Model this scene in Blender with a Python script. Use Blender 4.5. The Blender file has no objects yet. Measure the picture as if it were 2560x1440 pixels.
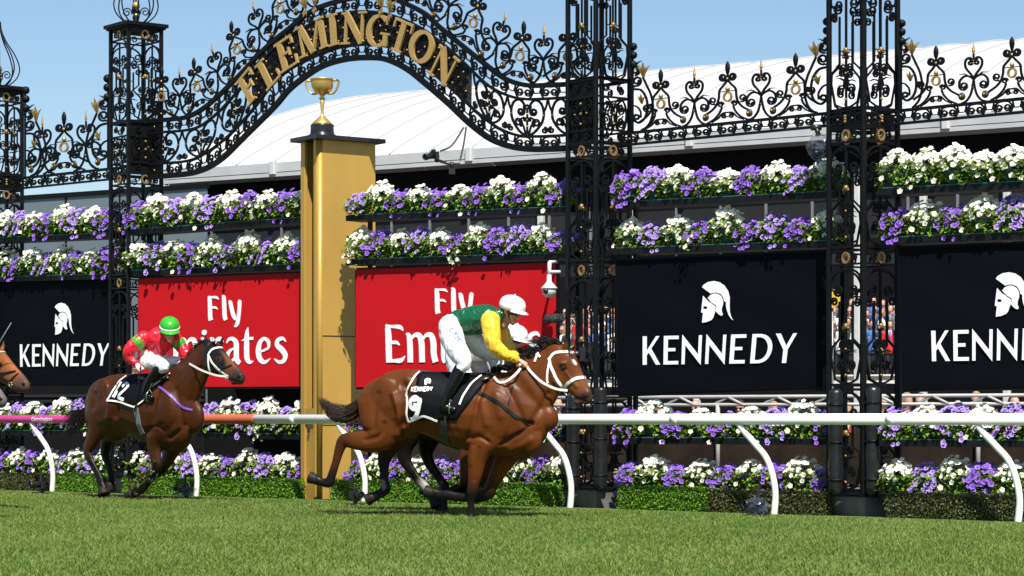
import bpy, bmesh, math, random
import numpy as np
from mathutils import Vector, Matrix, kdtree
from mathutils.bvhtree import BVHTree
from mathutils.geometry import tessellate_polygon
random.seed(7)
rng = np.random.default_rng(7)
SC = bpy.context.scene
COL = SC.collection
PI = math.pi
R = math.radians

# ---------------------------------------------------------------- camera, sky, sun, exposure
F_PX = 6000.0          # focal length in photo pixels (2560 wide)
HOR = 1048.0           # photo row of the horizon (camera is level, lens shifted)
CAM_H = 1.10
cam_d = bpy.data.cameras.new('camera')
cam = bpy.data.objects.new('camera', cam_d)
COL.objects.link(cam)
cam.location = (0, 0, CAM_H)
cam.rotation_euler = (R(90), 0, 0)
cam_d.sensor_width = 36.0
cam_d.lens = 36.0 * F_PX / 2560.0
cam_d.shift_y = (HOR - 720.0) / 2560.0
cam_d.clip_start = 0.5
cam_d.clip_end = 3000
SC.camera = cam

SUN_AZ, SUN_EL = R(8), R(56)     # right of straight behind the camera; elevation
sun_vec = Vector((math.sin(SUN_AZ)*math.cos(SUN_EL), -math.cos(SUN_AZ)*math.cos(SUN_EL), math.sin(SUN_EL)))
world = bpy.data.worlds.new('World')
SC.world = world
world.use_nodes = True
nt = world.node_tree
bg = nt.nodes['Background']
sky = nt.nodes.new('ShaderNodeTexSky')
sky.sky_type = 'NISHITA'
sky.sun_disc = False
sky.sun_elevation = SUN_EL
sky.sun_rotation = PI - SUN_AZ
sky.air_density = 1.1
sky.dust_density = 0.15
sky.ozone_density = 4.5
nt.links.new(sky.outputs[0], bg.inputs[0])
bg.inputs[1].default_value = 0.072
sun_d = bpy.data.lights.new('sun', 'SUN')
sun_d.energy = 5.0
sun_d.angle = R(0.53)
sun_d.color = (1.0, 0.95, 0.86)
sun = bpy.data.objects.new('sun', sun_d)
COL.objects.link(sun)
sun.rotation_euler = sun_vec.to_track_quat('Z', 'Y').to_euler()
SC.view_settings.view_transform = 'Standard'
SC.view_settings.look = 'None'
SC.view_settings.gamma = 1
SC.view_settings.exposure = 0.78
SC.view_settings.use_curve_mapping = False

# ---------------------------------------------------------------- materials
MATS = {}
def mat(name, col, rough=0.6, metal=0.0, var=0.0, vscale=8.0, bump=0.0, bscale=60.0, attr=None, spec=0.5, sheen=0.0,
        transl=0.0, coat=0.0, alpha=1.0, stretch=None):
    if name in MATS: return MATS[name]
    m = bpy.data.materials.new(name); m.use_nodes = True
    n = m.node_tree.nodes; l = m.node_tree.links
    b = n['Principled BSDF']
    b.inputs['Roughness'].default_value = rough
    b.inputs['Metallic'].default_value = metal
    b.inputs['Specular IOR Level'].default_value = spec
    b.inputs['Coat Weight'].default_value = coat
    b.inputs['Sheen Weight'].default_value = sheen
    b.inputs['Alpha'].default_value = alpha
    tc = n.new('ShaderNodeTexCoord')
    co = tc.outputs['Object']
    if stretch:
        mp = n.new('ShaderNodeMapping'); mp.inputs['Scale'].default_value = stretch
        l.new(co, mp.inputs[0]); co = mp.outputs[0]
    out = None
    if attr:
        a = n.new('ShaderNodeAttribute'); a.attribute_name = attr; out = a.outputs['Color']
    if var > 0:
        nz = n.new('ShaderNodeTexNoise'); nz.inputs['Scale'].default_value = vscale; nz.inputs['Detail'].default_value = 5
        l.new(co, nz.inputs['Vector'])
        mr = n.new('ShaderNodeMapRange')
        mr.inputs['From Min'].default_value = 0.3; mr.inputs['From Max'].default_value = 0.7
        mr.inputs['To Min'].default_value = 1 - var; mr.inputs['To Max'].default_value = 1 + var
        l.new(nz.outputs['Fac'], mr.inputs['Value'])
        vm = n.new('ShaderNodeVectorMath'); vm.operation = 'SCALE'
        if out: l.new(out, vm.inputs[0])
        else: vm.inputs[0].default_value = col[:3]
        l.new(mr.outputs[0], vm.inputs['Scale'])
        out = vm.outputs[0]
    if out: l.new(out, b.inputs['Base Color'])
    else: b.inputs['Base Color'].default_value = (*col[:3], 1)
    if bump > 0:
        nb = n.new('ShaderNodeTexNoise'); nb.inputs['Scale'].default_value = bscale; nb.inputs['Detail'].default_value = 6
        l.new(co, nb.inputs['Vector'])
        bp = n.new('ShaderNodeBump'); bp.inputs['Strength'].default_value = bump; bp.inputs['Distance'].default_value = 0.02
        l.new(nb.outputs['Fac'], bp.inputs['Height']); l.new(bp.outputs[0], b.inputs['Normal'])
    if transl > 0:
        tr = n.new('ShaderNodeBsdfTranslucent')
        if out: l.new(out, tr.inputs[0])
        else: tr.inputs[0].default_value = (*col[:3], 1)
        mx = n.new('ShaderNodeMixShader'); mx.inputs[0].default_value = transl
        l.new(b.outputs[0], mx.inputs[1]); l.new(tr.outputs[0], mx.inputs[2])
        l.new(mx.outputs[0], n['Material Output'].inputs['Surface'])
    MATS[name] = m
    return m

IRON = mat('black wrought iron', (0.0045, 0.0048, 0.0055), 0.45, 0.0, var=0.35, vscale=20, bump=0.25, bscale=90, spec=0.16)
GOLDI = mat('gilded iron', (0.46, 0.29, 0.10), 0.42, 0.6, var=0.3, vscale=30)
GOLDT = mat('tarnished gilding', (0.24, 0.15, 0.05), 0.45, 0.5, var=0.3, vscale=30)
GOLDL = mat('gold lettering', (0.43, 0.275, 0.095), 0.55, 0.3, var=0.12, vscale=25, bump=0.2, bscale=120)
WHITE = mat('white paint', (0.80, 0.80, 0.78), 0.35, var=0.04, vscale=6)
SIGNW = mat('white print', (0.78, 0.78, 0.80), 0.5)

# ---------------------------------------------------------------- object helpers
def clean(nm): return nm
def add_obj(name, me, parent=None):
    o = bpy.data.objects.new(name, me); COL.objects.link(o)
    if parent is not None: o.parent = parent
    return o
def tag(o, label=None, cat=None, group=None, kind=None):
    if label: o['label'] = label
    if cat: o['category'] = cat
    if group: o['group'] = group
    if kind: o['kind'] = kind
    return o
def empty(name, loc=(0, 0, 0), rz=0.0, parent=None):
    o = bpy.data.objects.new(name, None); COL.objects.link(o)
    o.empty_display_size = 0.1
    o.location = loc; o.rotation_euler = (0, 0, rz)
    if parent is not None: o.parent = parent
    return o
KIDS = {}
def copy_tree(o, parent=None):
    c = o.copy(); COL.objects.link(c)
    c.parent = parent
    for ch in list(o.children): copy_tree(ch, c)
    return c

class MB:
    def __init__(s): s.v = []; s.f = []; s.c = []
    def add(s, vs, fs, col=None):
        k = len(s.v); s.v.extend([tuple(p) for p in vs]); s.f.extend([tuple(i + k for i in f) for f in fs])
        if col is not None: s.c.extend([col] * len(vs))
        return s
    def box(s, c, d, M=None, col=None):
        x, y, z = d[0]/2, d[1]/2, d[2]/2
        vs = [Vector((a, b, e)) for a in (-x, x) for b in (-y, y) for e in (-z, z)]
        if M is not None: vs = [M @ v for v in vs]
        vs = [v + Vector(c) for v in vs]
        return s.add(vs, [(0, 1, 3, 2), (4, 6, 7, 5), (0, 4, 5, 1), (2, 3, 7, 6), (0, 2, 6, 4), (1, 5, 7, 3)], col)
    def bbox(s, c, d, bev=0.004, M=None):      # box with chamfered long edges (along z)
        x, y, z = d[0]/2, d[1]/2, d[2]/2; b = bev
        ring = [(-x+b, -y), (x-b, -y), (x, -y+b), (x, y-b), (x-b, y), (-x+b, y), (-x, y-b), (-x, -y+b)]
        vs = [Vector((p[0], p[1], -z)) for p in ring] + [Vector((p[0], p[1], z)) for p in ring]
        if M is not None: vs = [M @ v for v in vs]
        vs = [v + Vector(c) for v in vs]
        fs = [(i, (i+1) % 8, 8+(i+1) % 8, 8+i) for i in range(8)] + [tuple(range(7, -1, -1)), tuple(range(8, 16))]
        return s.add(vs, fs)
    def bar(s, pts, w, d, y=0.0, closed=False):       # flat bar following pts in the local xz plane
        n = len(pts); P = [Vector((p[0], p[1])) for p in pts]; vs = []
        ws = w if isinstance(w, (list, tuple)) else [w]*n
        for i in range(n):
            a = P[(i-1) % n] if (closed or i > 0) else P[i]
            b = P[(i+1) % n] if (closed or i < n-1) else P[i]
            t = b - a
            if t.length < 1e-9: t = Vector((1, 0))
            t.normalize(); nn = Vector((-t.y, t.x)) * ws[i] * 0.5
            for q in (P[i]-nn, P[i]+nn):
                vs.append((q.x, y - d/2, q.y)); vs.append((q.x, y + d/2, q.y))
        fs = []
        m = n if closed else n-1
        for i in range(m):
            a = 4*i; b = 4*((i+1) % n)
            fs += [(a, b, b+2, a+2), (a+1, a+3, b+3, b+1), (a, a+1, b+1, b), (a+2, b+2, b+3, a+3)]
        if not closed:
            fs += [(0, 2, 3, 1), (4*n-4, 4*n-3, 4*n-1, 4*n-2)]
        return s.add(vs, fs)
    def tube(s, pts, r, n=8, cap=True, col=None):
        P = [Vector(p) for p in pts]; rs = r if isinstance(r, (list, tuple)) else [r]*len(P)
        t0 = (P[1]-P[0]).normalized()
        up = Vector((0, 0, 1)) if abs(t0.z) < 0.9 else Vector((1, 0, 0))
        u = t0.cross(up).normalized(); vs = []
        for i, p in enumerate(P):
            t = (P[min(i+1, len(P)-1)] - P[max(i-1, 0)])
            if t.length < 1e-9: t = t0.copy()
            t.normalize()
            u = (u - t*u.dot(t)).normalized(); w = t.cross(u)
            for k in range(n):
                a = 2*PI*k/n; vs.append(p + (u*math.cos(a) + w*math.sin(a))*rs[i])
        fs = []
        for i in range(len(P)-1):
            for k in range(n):
                a, b = i*n+k, i*n+(k+1) % n
                fs.append((a, b, b+n, a+n))
        if cap: fs += [tuple(range(n-1, -1, -1)), tuple(range(len(vs)-n, len(vs)))]
        return s.add(vs, fs, col)
    def lathe(s, prof, c=(0, 0, 0), n=24, sx=1, sy=1, col=None):
        vs = []; fs = []; m = len(prof)
        for (r, z) in prof:
            for k in range(n):
                a = 2*PI*k/n; vs.append((c[0]+r*sx*math.cos(a), c[1]+r*sy*math.sin(a), c[2]+z))
        for i in range(m-1):
            for k in range(n):
                a, b = i*n+k, i*n+(k+1) % n
                fs.append((a, b, b+n, a+n))
        if prof[0][0] > 1e-5: fs.append(tuple(range(n-1, -1, -1)))
        if prof[-1][0] > 1e-5: fs.append(tuple(range((m-1)*n, m*n)))
        return s.add(vs, fs, col)
    def ball(s, c, r, n=10, m=7, sc=(1, 1, 1), col=None, M=None):
        vs = []; fs = []
        for i in range(m+1):
            th = PI*i/m
            for k in range(n):
                a = 2*PI*k/n
                v = Vector((r*sc[0]*math.sin(th)*math.cos(a), r*sc[1]*math.sin(th)*math.sin(a), r*sc[2]*math.cos(th)))
                if M is not None: v = M @ v
                vs.append(v + Vector(c))
        for i in range(m):
            for k in range(n):
                a, b = i*n+k, i*n+(k+1) % n
                fs.append((a, a+n, b+n, b))
        return s.add(vs, fs, col)
    def prism(s, poly, d, y=0.0):                     # polygon in xz, thickness d along y
        n = len(poly)
        tri = tessellate_polygon([[Vector((p[0], p[1], 0)) for p in poly]])
        vs = [(p[0], y-d/2, p[1]) for p in poly] + [(p[0], y+d/2, p[1]) for p in poly]
        fs = [tuple(t) for t in tri] + [tuple(n+i for i in reversed(t)) for t in tri]
        fs += [(i, n+i, n+(i+1) % n, (i+1) % n) for i in range(n)]
        return s.add(vs, fs)
    def xf(s, M):
        s.v = [tuple(M @ Vector(p)) for p in s.v]; return s
    def mesh(s, name, m, smooth=False, attr=None):
        me = bpy.data.meshes.new(name); me.from_pydata(s.v, [], s.f)
        if s.c and len(s.c) == len(s.v):
            ca = me.color_attributes.new('Col', 'FLOAT_COLOR', 'POINT')
            ca.data.foreach_set('color', np.array([(*c[:3], 1.0) for c in s.c], dtype=np.float32).ravel())
        for x in (m if isinstance(m, (list, tuple)) else [m]): me.materials.append(x)
        fix_normals(me)
        if smooth: me.shade_smooth()
        return me
    def build(s, name, m, parent=None, smooth=False):
        return add_obj(name, s.mesh(name, m, smooth), parent)
def fix_normals(me):
    bm = bmesh.new(); bm.from_mesh(me)
    bmesh.ops.recalc_face_normals(bm, faces=bm.faces[:])
    bm.to_mesh(me); bm.free()

def catmull(pts, k=6, closed=False):
    out = []; n = len(pts)
    g = lambda i: pts[i % n] if closed else pts[max(0, min(n-1, i))]
    for i in range(n if closed else n-1):
        p0, p1, p2, p3 = [np.array(g(j), float) for j in (i-1, i, i+1, i+2)]
        for q in range(k):
            t = q/k
            out.append(tuple(0.5*((2*p1) + (-p0+p2)*t + (2*p0-5*p1+4*p2-p3)*t*t + (-p0+3*p1-3*p2+p3)*t**3)))
    if not closed: out.append(tuple(float(x) for x in pts[-1]))
    return out
def spiral(cx, cy, r0, a0, turns, r1=None, n=None):   # from radius r0 inward, angles in degrees
    r1 = r0*0.25 if r1 is None else r1
    n = n or max(8, int(abs(turns)*16))
    return [(cx + (r0+(r1-r0)*i/n)*math.cos(R(a0+360*turns*i/n)), cy + (r0+(r1-r0)*i/n)*math.sin(R(a0+360*turns*i/n))) for i in range(n+1)]
def mir(pts, x=0.0): return [(2*x-p[0], p[1]) for p in pts]

# ---------------------------------------------------------------- plan of the place
TH = math.atan(F_PX/6890.0)                       # angle of the track to the picture plane
E = Vector((math.cos(TH), -math.sin(TH)))         # along the rail, towards camera right
NA = Vector((math.sin(TH), math.cos(TH)))         # away from the camera, square to the rail
P0 = Vector((0, F_PX*CAM_H/(179+0.0319*1280)))    # rail point in the middle of the view
def ray_line(px, A, d):                           # plan point where the ray of column px meets line A + u d
    rx = (px-1280)/F_PX
    u = (A.x - rx*A.y) / (rx*d.y - d.x)
    return A + d*u
def rail_pt(px, off=0.0): return ray_line(px, P0 + NA*off, E)
GATE_OFF = 0.80
def gate_pt(px, off=0.0): return ray_line(px, P0 + NA*(GATE_OFF+off), E)

class Panel:                                      # a vertical plane with its own origin and axes
    def __init__(s, A, B):
        s.A = Vector(A); s.B = Vector(B); s.d = (s.B-s.A).normalized(); s.L = (s.B-s.A).length
        s.rz = math.atan2(s.d.y, s.d.x)
    def uh(s, px, py, y=0.0):
        n = Vector((-s.d.y, s.d.x))
        q = ray_line(px, s.A + n*y, s.d)
        return ((q - s.A).dot(s.d), CAM_H + (HOR-py)/F_PX*q.y)
    def scale(s, px):                             # photo px per metre, (horizontal, vertical) at column px
        q = ray_line(px, s.A, s.d); k = F_PX/q.y
        u0 = (q-s.A).dot(s.d); p = s.A + s.d*(u0+0.1)
        return ((1280+F_PX*p.x/p.y - px)/0.1, k)
    def empty(s, name, u=0.0, y=0.0, z=0.0):
        n = Vector((-s.d.y, s.d.x)); q = s.A + s.d*u + n*y
        return empty(name, (q.x, q.y, z), s.rz)
# ---------------------------------------------------------------- organic surfaces (horses, people)
def chain(p, r, c, lat=(0, -1, 0), k=5):
    return dict(p=[Vector(q) for q in p], r=[(a, a) if not isinstance(a, (tuple, list)) else tuple(a) for a in r], c=c, lat=Vector(lat), k=k)
def blob(p, r, c, lat=(0, -1, 0)):               # ellipsoid-like blob: radii (x-ish, lateral, z-ish) handled by a short chain
    return dict(p=[Vector(p)], r=[r], c=c, lat=Vector(lat), k=1)
def _chain_geo(ch, nseg=16):
    lat = ch['lat'].normalized()
    if len(ch['p']) == 1:
        mb = MB(); r = ch['r'][0]
        mb.ball((0, 0, 0), 1.0, 16, 10)
        fx = Vector((0, 0, 1)).cross(lat); fx.normalize()
        vs = [ch['p'][0] + fx*v[0]*r[0] + lat*v[1]*r[1] + Vector((0, 0, 1))*v[2]*r[2] for v in mb.v]
        cc = ch['c'][0] if isinstance(ch['c'], list) else ch['c']
        return vs, mb.f, [(ch['p'][0], min(r), cc)]
    n0 = len(ch['p'])
    cols = ch['c'] if isinstance(ch['c'], list) else [ch['c']]*n0
    rows = [tuple(p)+tuple(r)+tuple(c[:3]) for p, r, c in zip(ch['p'], ch['r'], cols)]
    rows = catmull(rows, ch['k'])
    P = [Vector(r[:3]) for r in rows]; RR = [(max(r[3], .002), max(r[4], .002)) for r in rows]; CC = [tuple(max(0, x) for x in r[5:8]) for r in rows]
    T = []
    for i in range(len(P)):
        t = P[min(i+1, len(P)-1)] - P[max(i-1, 0)]
        T.append(t.normalized() if t.length > 1e-9 else (T[-1] if T else Vector((1, 0, 0))))
    rings = []
    for j in (80, 60, 40, 20): rings.append((P[0]-T[0]*max(RR[0])*0.9*math.sin(R(j)), T[0], (RR[0][0]*math.cos(R(j)), RR[0][1]*math.cos(R(j)))))
    for i in range(len(P)): rings.append((P[i], T[i], RR[i]))
    for j in (20, 40, 60, 80): rings.append((P[-1]+T[-1]*max(RR[-1])*0.9*math.sin(R(j)), T[-1], (RR[-1][0]*math.cos(R(j)), RR[-1][1]*math.cos(R(j)))))
    vs = []; fs = []
    for (p, t, r) in rings:
        l = lat - t*lat.dot(t)
        if l.length < 1e-3: l = Vector((0.3, 0.2, 1)); l = l - t*l.dot(t)
        l.normalize(); u = t.cross(l)
        for q in range(nseg):
            a = 2*PI*q/nseg
            vs.append(p + u*math.cos(a)*r[0] + l*math.sin(a)*r[1])
    for i in range(len(rings)-1):
        for q in range(nseg):
            a, b = i*nseg+q, i*nseg+(q+1) % nseg
            fs.append((a, b, b+nseg, a+nseg))
    fs.append(tuple(range(nseg-1, -1, -1))); fs.append(tuple(range(len(vs)-nseg, len(vs))))
    return vs, fs, [(P[i], 0.5*(RR[i][0]+RR[i][1]), CC[i]) for i in range(len(P))]
def organic(name, chains, m, voxel=0.015, smooth=6, parent=None, link=True, factor=0.5):
    mb = MB(); samp = []
    for ch in chains:
        vs, fs, sm = _chain_geo(ch); mb.add(vs, fs); samp += sm
    me0 = bpy.data.meshes.new('tmp'); me0.from_pydata(mb.v, [], mb.f); fix_normals(me0)
    o = bpy.data.objects.new('tmp', me0); COL.objects.link(o)
    md = o.modifiers.new('r', 'REMESH'); md.mode = 'VOXEL'; md.voxel_size = voxel
    if smooth:
        ms = o.modifiers.new('s', 'SMOOTH'); ms.iterations = smooth; ms.factor = factor
    dg = bpy.context.evaluated_depsgraph_get()
    me = bpy.data.meshes.new_from_object(o.evaluated_get(dg))
    bpy.data.objects.remove(o); bpy.data.meshes.remove(me0)
    me.name = name
    kd = kdtree.KDTree(len(samp))
    for i, s in enumerate(samp): kd.insert(s[0], i)
    kd.balance()
    n = len(me.vertices); cols = np.ones((n, 4), np.float32)
    for i, v in enumerate(me.vertices):
        w = 0; c = np.zeros(3)
        for (co, j, d) in kd.find_n(v.co, 7):
            k = 1.0/((d/samp[j][1])**6 + 1e-4)
            w += k; c += np.array(samp[j][2])*k
        cols[i, :3] = c/w
    ca = me.color_attributes.new('Col', 'FLOAT_COLOR', 'POINT')
    ca.data.foreach_set('color', cols.ravel())
    me.materials.clear()
    me.materials.append(m)
    me.shade_smooth()
    if not link: return me
    return add_obj(name, me, parent)
def bvh_of(me):
    return BVHTree.FromPolygons([v.co for v in me.vertices], [tuple(p.vertices) for p in me.polygons])

class Pose:
    """plane of a horse or rider: sagittal plane through O (plan) with heading yaw; px coordinates + side offset -> world"""
    def __init__(s, px, py, yaw):
        z = F_PX*CAM_H/(py-HOR)
        s.O = Vector(((px-1280)/F_PX*z, z)); s.yaw = yaw
        s.h = Vector((math.cos(R(yaw)), -math.sin(R(yaw)))); s.n = Vector((-s.h.y, s.h.x))*-1   # n: towards the camera side
        s.k = F_PX/z
        s.lat = Vector((s.n.x, s.n.y, 0)); s.fwd = Vector((s.h.x, s.h.y, 0))
    def __call__(s, px, py, t=0.0):
        q = ray_line(px, s.O + s.n*t, s.h)
        return Vector((q.x, q.y, CAM_H + (HOR-py)/F_PX*q.y))
    def mirror(s, v):
        d = (Vector((v.x, v.y)) - s.O).dot(s.n)
        return Vector((v.x-2*d*s.n.x, v.y-2*d*s.n.y, v.z))
CAM = Vector((0, 0, CAM_H))
def cam_hit(bvh, px, py, off=0.01):
    d = Vector(((px-1280)/F_PX, 1, (HOR-py)/F_PX)).normalized()
    loc, nor, i, dist = bvh.ray_cast(CAM, d)
    if loc is None: return None, None
    if nor.dot(d) > 0: nor = -nor
    return loc + nor*off, nor
def strap_mb(mb, pts, nors, w, th=0.006):        # ribbon with thickness lying on a surface
    vs = []; n = len(pts)
    for i in range(n):
        t = (pts[min(i+1, n-1)]-pts[max(i-1, 0)])
        if t.length < 1e-9: t = Vector((1, 0, 0))
        t.normalize()
        s_ = nors[i].cross(t).normalized()*w*0.5
        vs += [pts[i]-s_, pts[i]+s_, pts[i]+s_+nors[i]*th, pts[i]-s_+nors[i]*th]
    fs = []
    for i in range(n-1):
        a = 4*i; b = a+4
        for k in range(4): fs.append((a+k, a+(k+1) % 4, b+(k+1) % 4, b+k))
    fs += [(3, 2, 1, 0), (4*n-4, 4*n-3, 4*n-2, 4*n-1)]
    mb.add(vs, fs); return mb
def drape_line(bvh, pxs, off=0.008, k=6):
    P = []; N = []
    for (x, y) in catmull(pxs, k):
        p, n = cam_hit(bvh, x, y, off)
        if p is not None: P.append(p); N.append(n)
    # smooth out jumps
    for _ in range(2):
        if len(N) > 2:
            N = [N[0]] + [(N[i-1]+N[i]*2+N[i+1]).normalized() for i in range(1, len(N)-1)] + [N[-1]]
    return P, N
# ---------------------------------------------------------------- ground
def sheet(name, corners, m, z=0.0, n=1):
    me = bpy.data.meshes.new(name)
    me.from_pydata([(c[0], c[1], z) for c in corners], [], [tuple(range(len(corners)))]); me.materials.append(m)
    o = add_obj(name, me); o['kind'] = 'structure'
    return o
EARTH = mat('paved apron', (0.10, 0.085, 0.075), 0.9, var=0.25, vscale=1.2)
TURF = mat('turf soil', (0.085, 0.125, 0.028), 0.95, var=0.25, vscale=3.0, bump=0.6, bscale=40)
sheet('ground', [(-900, -60), (900, -60), (900, 1500), (-900, 1500)], EARTH, -0.06)
lp = P0 + NA*0.42
a = lp - E*60; b = lp + E*40
sheet('track_turf', [(a.x, a.y), (-60, -20), (60, -20), (b.x, b.y)], TURF, 0.0)

def grass_field(name, n, poly_test, zr, seed=3):
    g = np.random.default_rng(seed)
    z = zr[0] + (zr[1]-zr[0])*g.random(n)**0.9
    x = (g.random(n)*2-1)*(z*0.2134 + 2.0)
    keep = poly_test(x, z); x = x[keep]; z = z[keep]; n = len(x)
    # patches
    pat = 0.5*np.sin(x*1.7+0.6*np.sin(z*1.1))*np.sin(z*1.3+1.3) + 0.35*np.sin(x*4.1+z*2.2)*np.sin(z*3.7-x*1.9) + 0.3*np.sin(x*0.8+1)*np.sin(z*0.45) + 0.15*g.standard_normal(n)
    dr = -((x-P0.x)*NA.x + (z-P0.y)*NA.y)          # distance in front of the rail
    h = 0.034*(1+0.22*pat+0.28*g.standard_normal(n)).clip(0.4, 1.9)*np.clip(0.4+dr*0.8, 0.3, 1)
    w = 0.0036 + 0.0022*g.random(n)
    a = g.random(n)*2*np.pi; la = g.random(n)*2*np.pi; lean = h*(0.25+0.55*g.random(n))
    dx, dy = np.cos(a)*w, np.sin(a)*w
    lx, ly = np.cos(la)*lean, np.sin(la)*lean
    V = np.empty((n, 4, 3), np.float32)
    V[:, 0] = np.stack([x-dx, z-dy, np.full(n, -0.004)], 1)
    V[:, 1] = np.stack([x+dx, z+dy, np.full(n, -0.004)], 1)
    V[:, 2] = np.stack([x+dx*0.8+lx*0.4, z+dy*0.8+ly*0.4, h*0.62], 1)
    V[:, 3] = np.stack([x+lx, z+ly, h], 1)
    me = bpy.data.meshes.new(name)
    me.vertices.add(4*n); me.vertices.foreach_set('co', V.ravel())
    idx = np.arange(n)[:, None]*4 + np.array([[0, 1, 2, 0, 2, 3]])
    me.loops.add(6*n); me.loops.foreach_set('vertex_index', idx.ravel().astype(np.int32))
    me.polygons.add(2*n); me.polygons.foreach_set('loop_start', np.arange(2*n, dtype=np.int32)*3)
    me.polygons.foreach_set('loop_total', np.full(2*n, 3, np.int32))
    me.update(calc_edges=True)
    c1 = np.array([0.092, 0.172, 0.022]); c2 = np.array([0.205, 0.275, 0.062]); c3 = np.array([0.25, 0.25, 0.10])
    t = (0.45+0.35*pat+0.22*g.standard_normal(n)).clip(0, 1)[:, None]
    c = c1*(1-t)+c2*t
    dry = (g.random(n) < 0.10)[:, None]
    c = np.where(dry, c3, c)
    # divots and bare, trampled turf keep their own brown colour
    bare = np.zeros(n)
    for (bx, by, br) in BARE:
        d = np.hypot((x-bx)/1.7, z-by); bare = np.maximum(bare, (1-d/br).clip(0, 1))
    bm_ = (g.random(n) < bare*0.8)[:, None]
    c = np.where(bm_, np.array([0.10, 0.065, 0.035]), c)
    C = np.ones((n, 4, 4), np.float32); C[:, :, :3] = c[:, None, :]
    ca = me.color_attributes.new('Col', 'FLOAT_COLOR', 'POINT'); ca.data.foreach_set('color', C.ravel())
    me.materials.append(mat('grass blades', (0.1, 0.15, 0.04), 0.6, attr='Col', transl=0.25, spec=0.25))
    o = add_obj(name, me); tag(o, 'short mown green turf of the race track', None, kind='stuff')
    return o
def track_side(x, z):
    d = (x-P0.x)*NA.x + (z-P0.y)*NA.y
    return d < 0.12
def gpt(px, py):
    z = F_PX*CAM_H/(py-HOR); return ((px-1280)/F_PX*z, z)
BARE = [(*gpt(960, 1287), 0.55), (*gpt(1080, 1291), 0.4), (*gpt(330, 1250), 0.35), (*gpt(860, 1283), 0.3), (*gpt(730, 1290), 0.22), (*gpt(560, 1268), 0.2), (*gpt(1450, 1330), 0.16), (*gpt(420, 1300), 0.2), (*gpt(1900, 1345), 0.15), (*gpt(150, 1262), 0.25)]
grass_field('grass', 800000, track_side, (14.5, 39))

# ---------------------------------------------------------------- marquee and stand behind the gate
TENT = mat('white marquee fabric', (0.47, 0.47, 0.475), 0.6, var=0.03, vscale=0.6)
FASCIA = mat('grey gutter fabric', (0.40, 0.41, 0.42), 0.5, var=0.08, vscale=2)
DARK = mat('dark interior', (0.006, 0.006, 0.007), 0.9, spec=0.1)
GLASS = mat('smoky glazing', (0.02, 0.025, 0.03), 0.15, spec=0.5)
GREYP = mat('grey wall panel', (0.017, 0.017, 0.018), 0.6, var=0.1, vscale=1, spec=0.2)
SEAM = mat('aluminium mullion', (0.20, 0.20, 0.205), 0.4, 0.3)
zt = 48.0
pA = Vector(((1380-1280)/F_PX*zt, zt))
TT = math.atan(F_PX/9650.0); ET = Vector((math.cos(TT), -math.sin(TT))); NT = Vector((math.sin(TT), math.cos(TT)))
def tent_pt(px, off=0): return ray_line(px, pA + NT*off, ET)
TP = Panel(tent_pt(411), tent_pt(2900))
troot = TP.empty('marquee')
tag(troot, 'long white hip-roofed marquee with dark glazed side behind the iron gates', 'marquee')
eh = TP.uh(1380, 386)[1]
L = TP.L
# roof: one barrel profile, read from the gable end, carried along the whole length; raised seams between fabric bays
gable = [(411, 420), (445, 402), (480, 384), (520, 362), (560, 342), (600, 323), (640, 306), (680, 292), (720, 280), (770, 266), (820, 255), (880, 244), (940, 237), (1010, 232)]
prof = []
for px, py in gable:
    q = ray_line(px, tent_pt(411), NT)
    prof.append(((q-tent_pt(411)).dot(NT), CAM_H+(HOR-py)/F_PX*q.y))
prof[0] = (0.0, eh+0.23)
print('tent profile', prof[0], prof[-1])
nbay = 22; wb = L/nbay; npf = len(prof)
for i in range(nbay):
    mb = MB(); vs = []
    for (y, z) in prof:
        for q in range(4): vs.append((wb*(i+q/3), y, z - 0.03*math.sin(q/3*PI)))
    mb.add(vs, [(j*4+q, j*4+q+1, j*4+q+5, j*4+q+4) for j in range(npf-1) for q in range(3)]); mb.build('roof_panel', TENT, troot, True)
    mb = MB(); mb.tube([(wb*i, y-0.005, z+0.006) for y, z in prof], 0.022, 5); mb.build('roof_seam', mat('seam webbing', (0.36, 0.36, 0.365), .7), troot, True)
ry, rz_ = prof[-1]
mb = MB(); mb.add([(0, ry, rz_), (L, ry, rz_), (L, ry+9, eh), (0, ry+9, eh)], [(0, 1, 2, 3)]); mb.build('back_slope', TENT, troot)
mb = MB(); vs = [(0.01, y, z-0.02) for y, z in prof] + [(0.01, ry+9, eh)]; mb.add(vs + [(0.01, 0, eh-0.1), (0.01, ry+9, eh-0.1)], [tuple(range(len(vs))) + (len(vs)+1, len(vs))]); mb.build('gable_end', TENT, troot)
# fascia
f0 = 0.0
edges = [0.0] + [TP.uh(px, 400)[0] for px in (690, 1180, 1730, 2370)] + [L]
for a, b in zip(edges, edges[1:]):
    mb = MB(); mb.box(((a+b)/2, -0.06, eh+0.115), (b-a-0.03, 0.05, 0.20)); mb.build('gutter', FASCIA, troot)
    if a > 0:
        mb = MB(); mb.bbox((a, -0.10, eh+0.10), (0.16, 0.14, 0.27), 0.03); mb.build('gutter_bracket', TENT, troot)
mb = MB(); mb.box((L/2, -0.05, eh-0.045), (L, 0.10, 0.08)); mb.build('eave_beam', FASCIA, troot)
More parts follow.
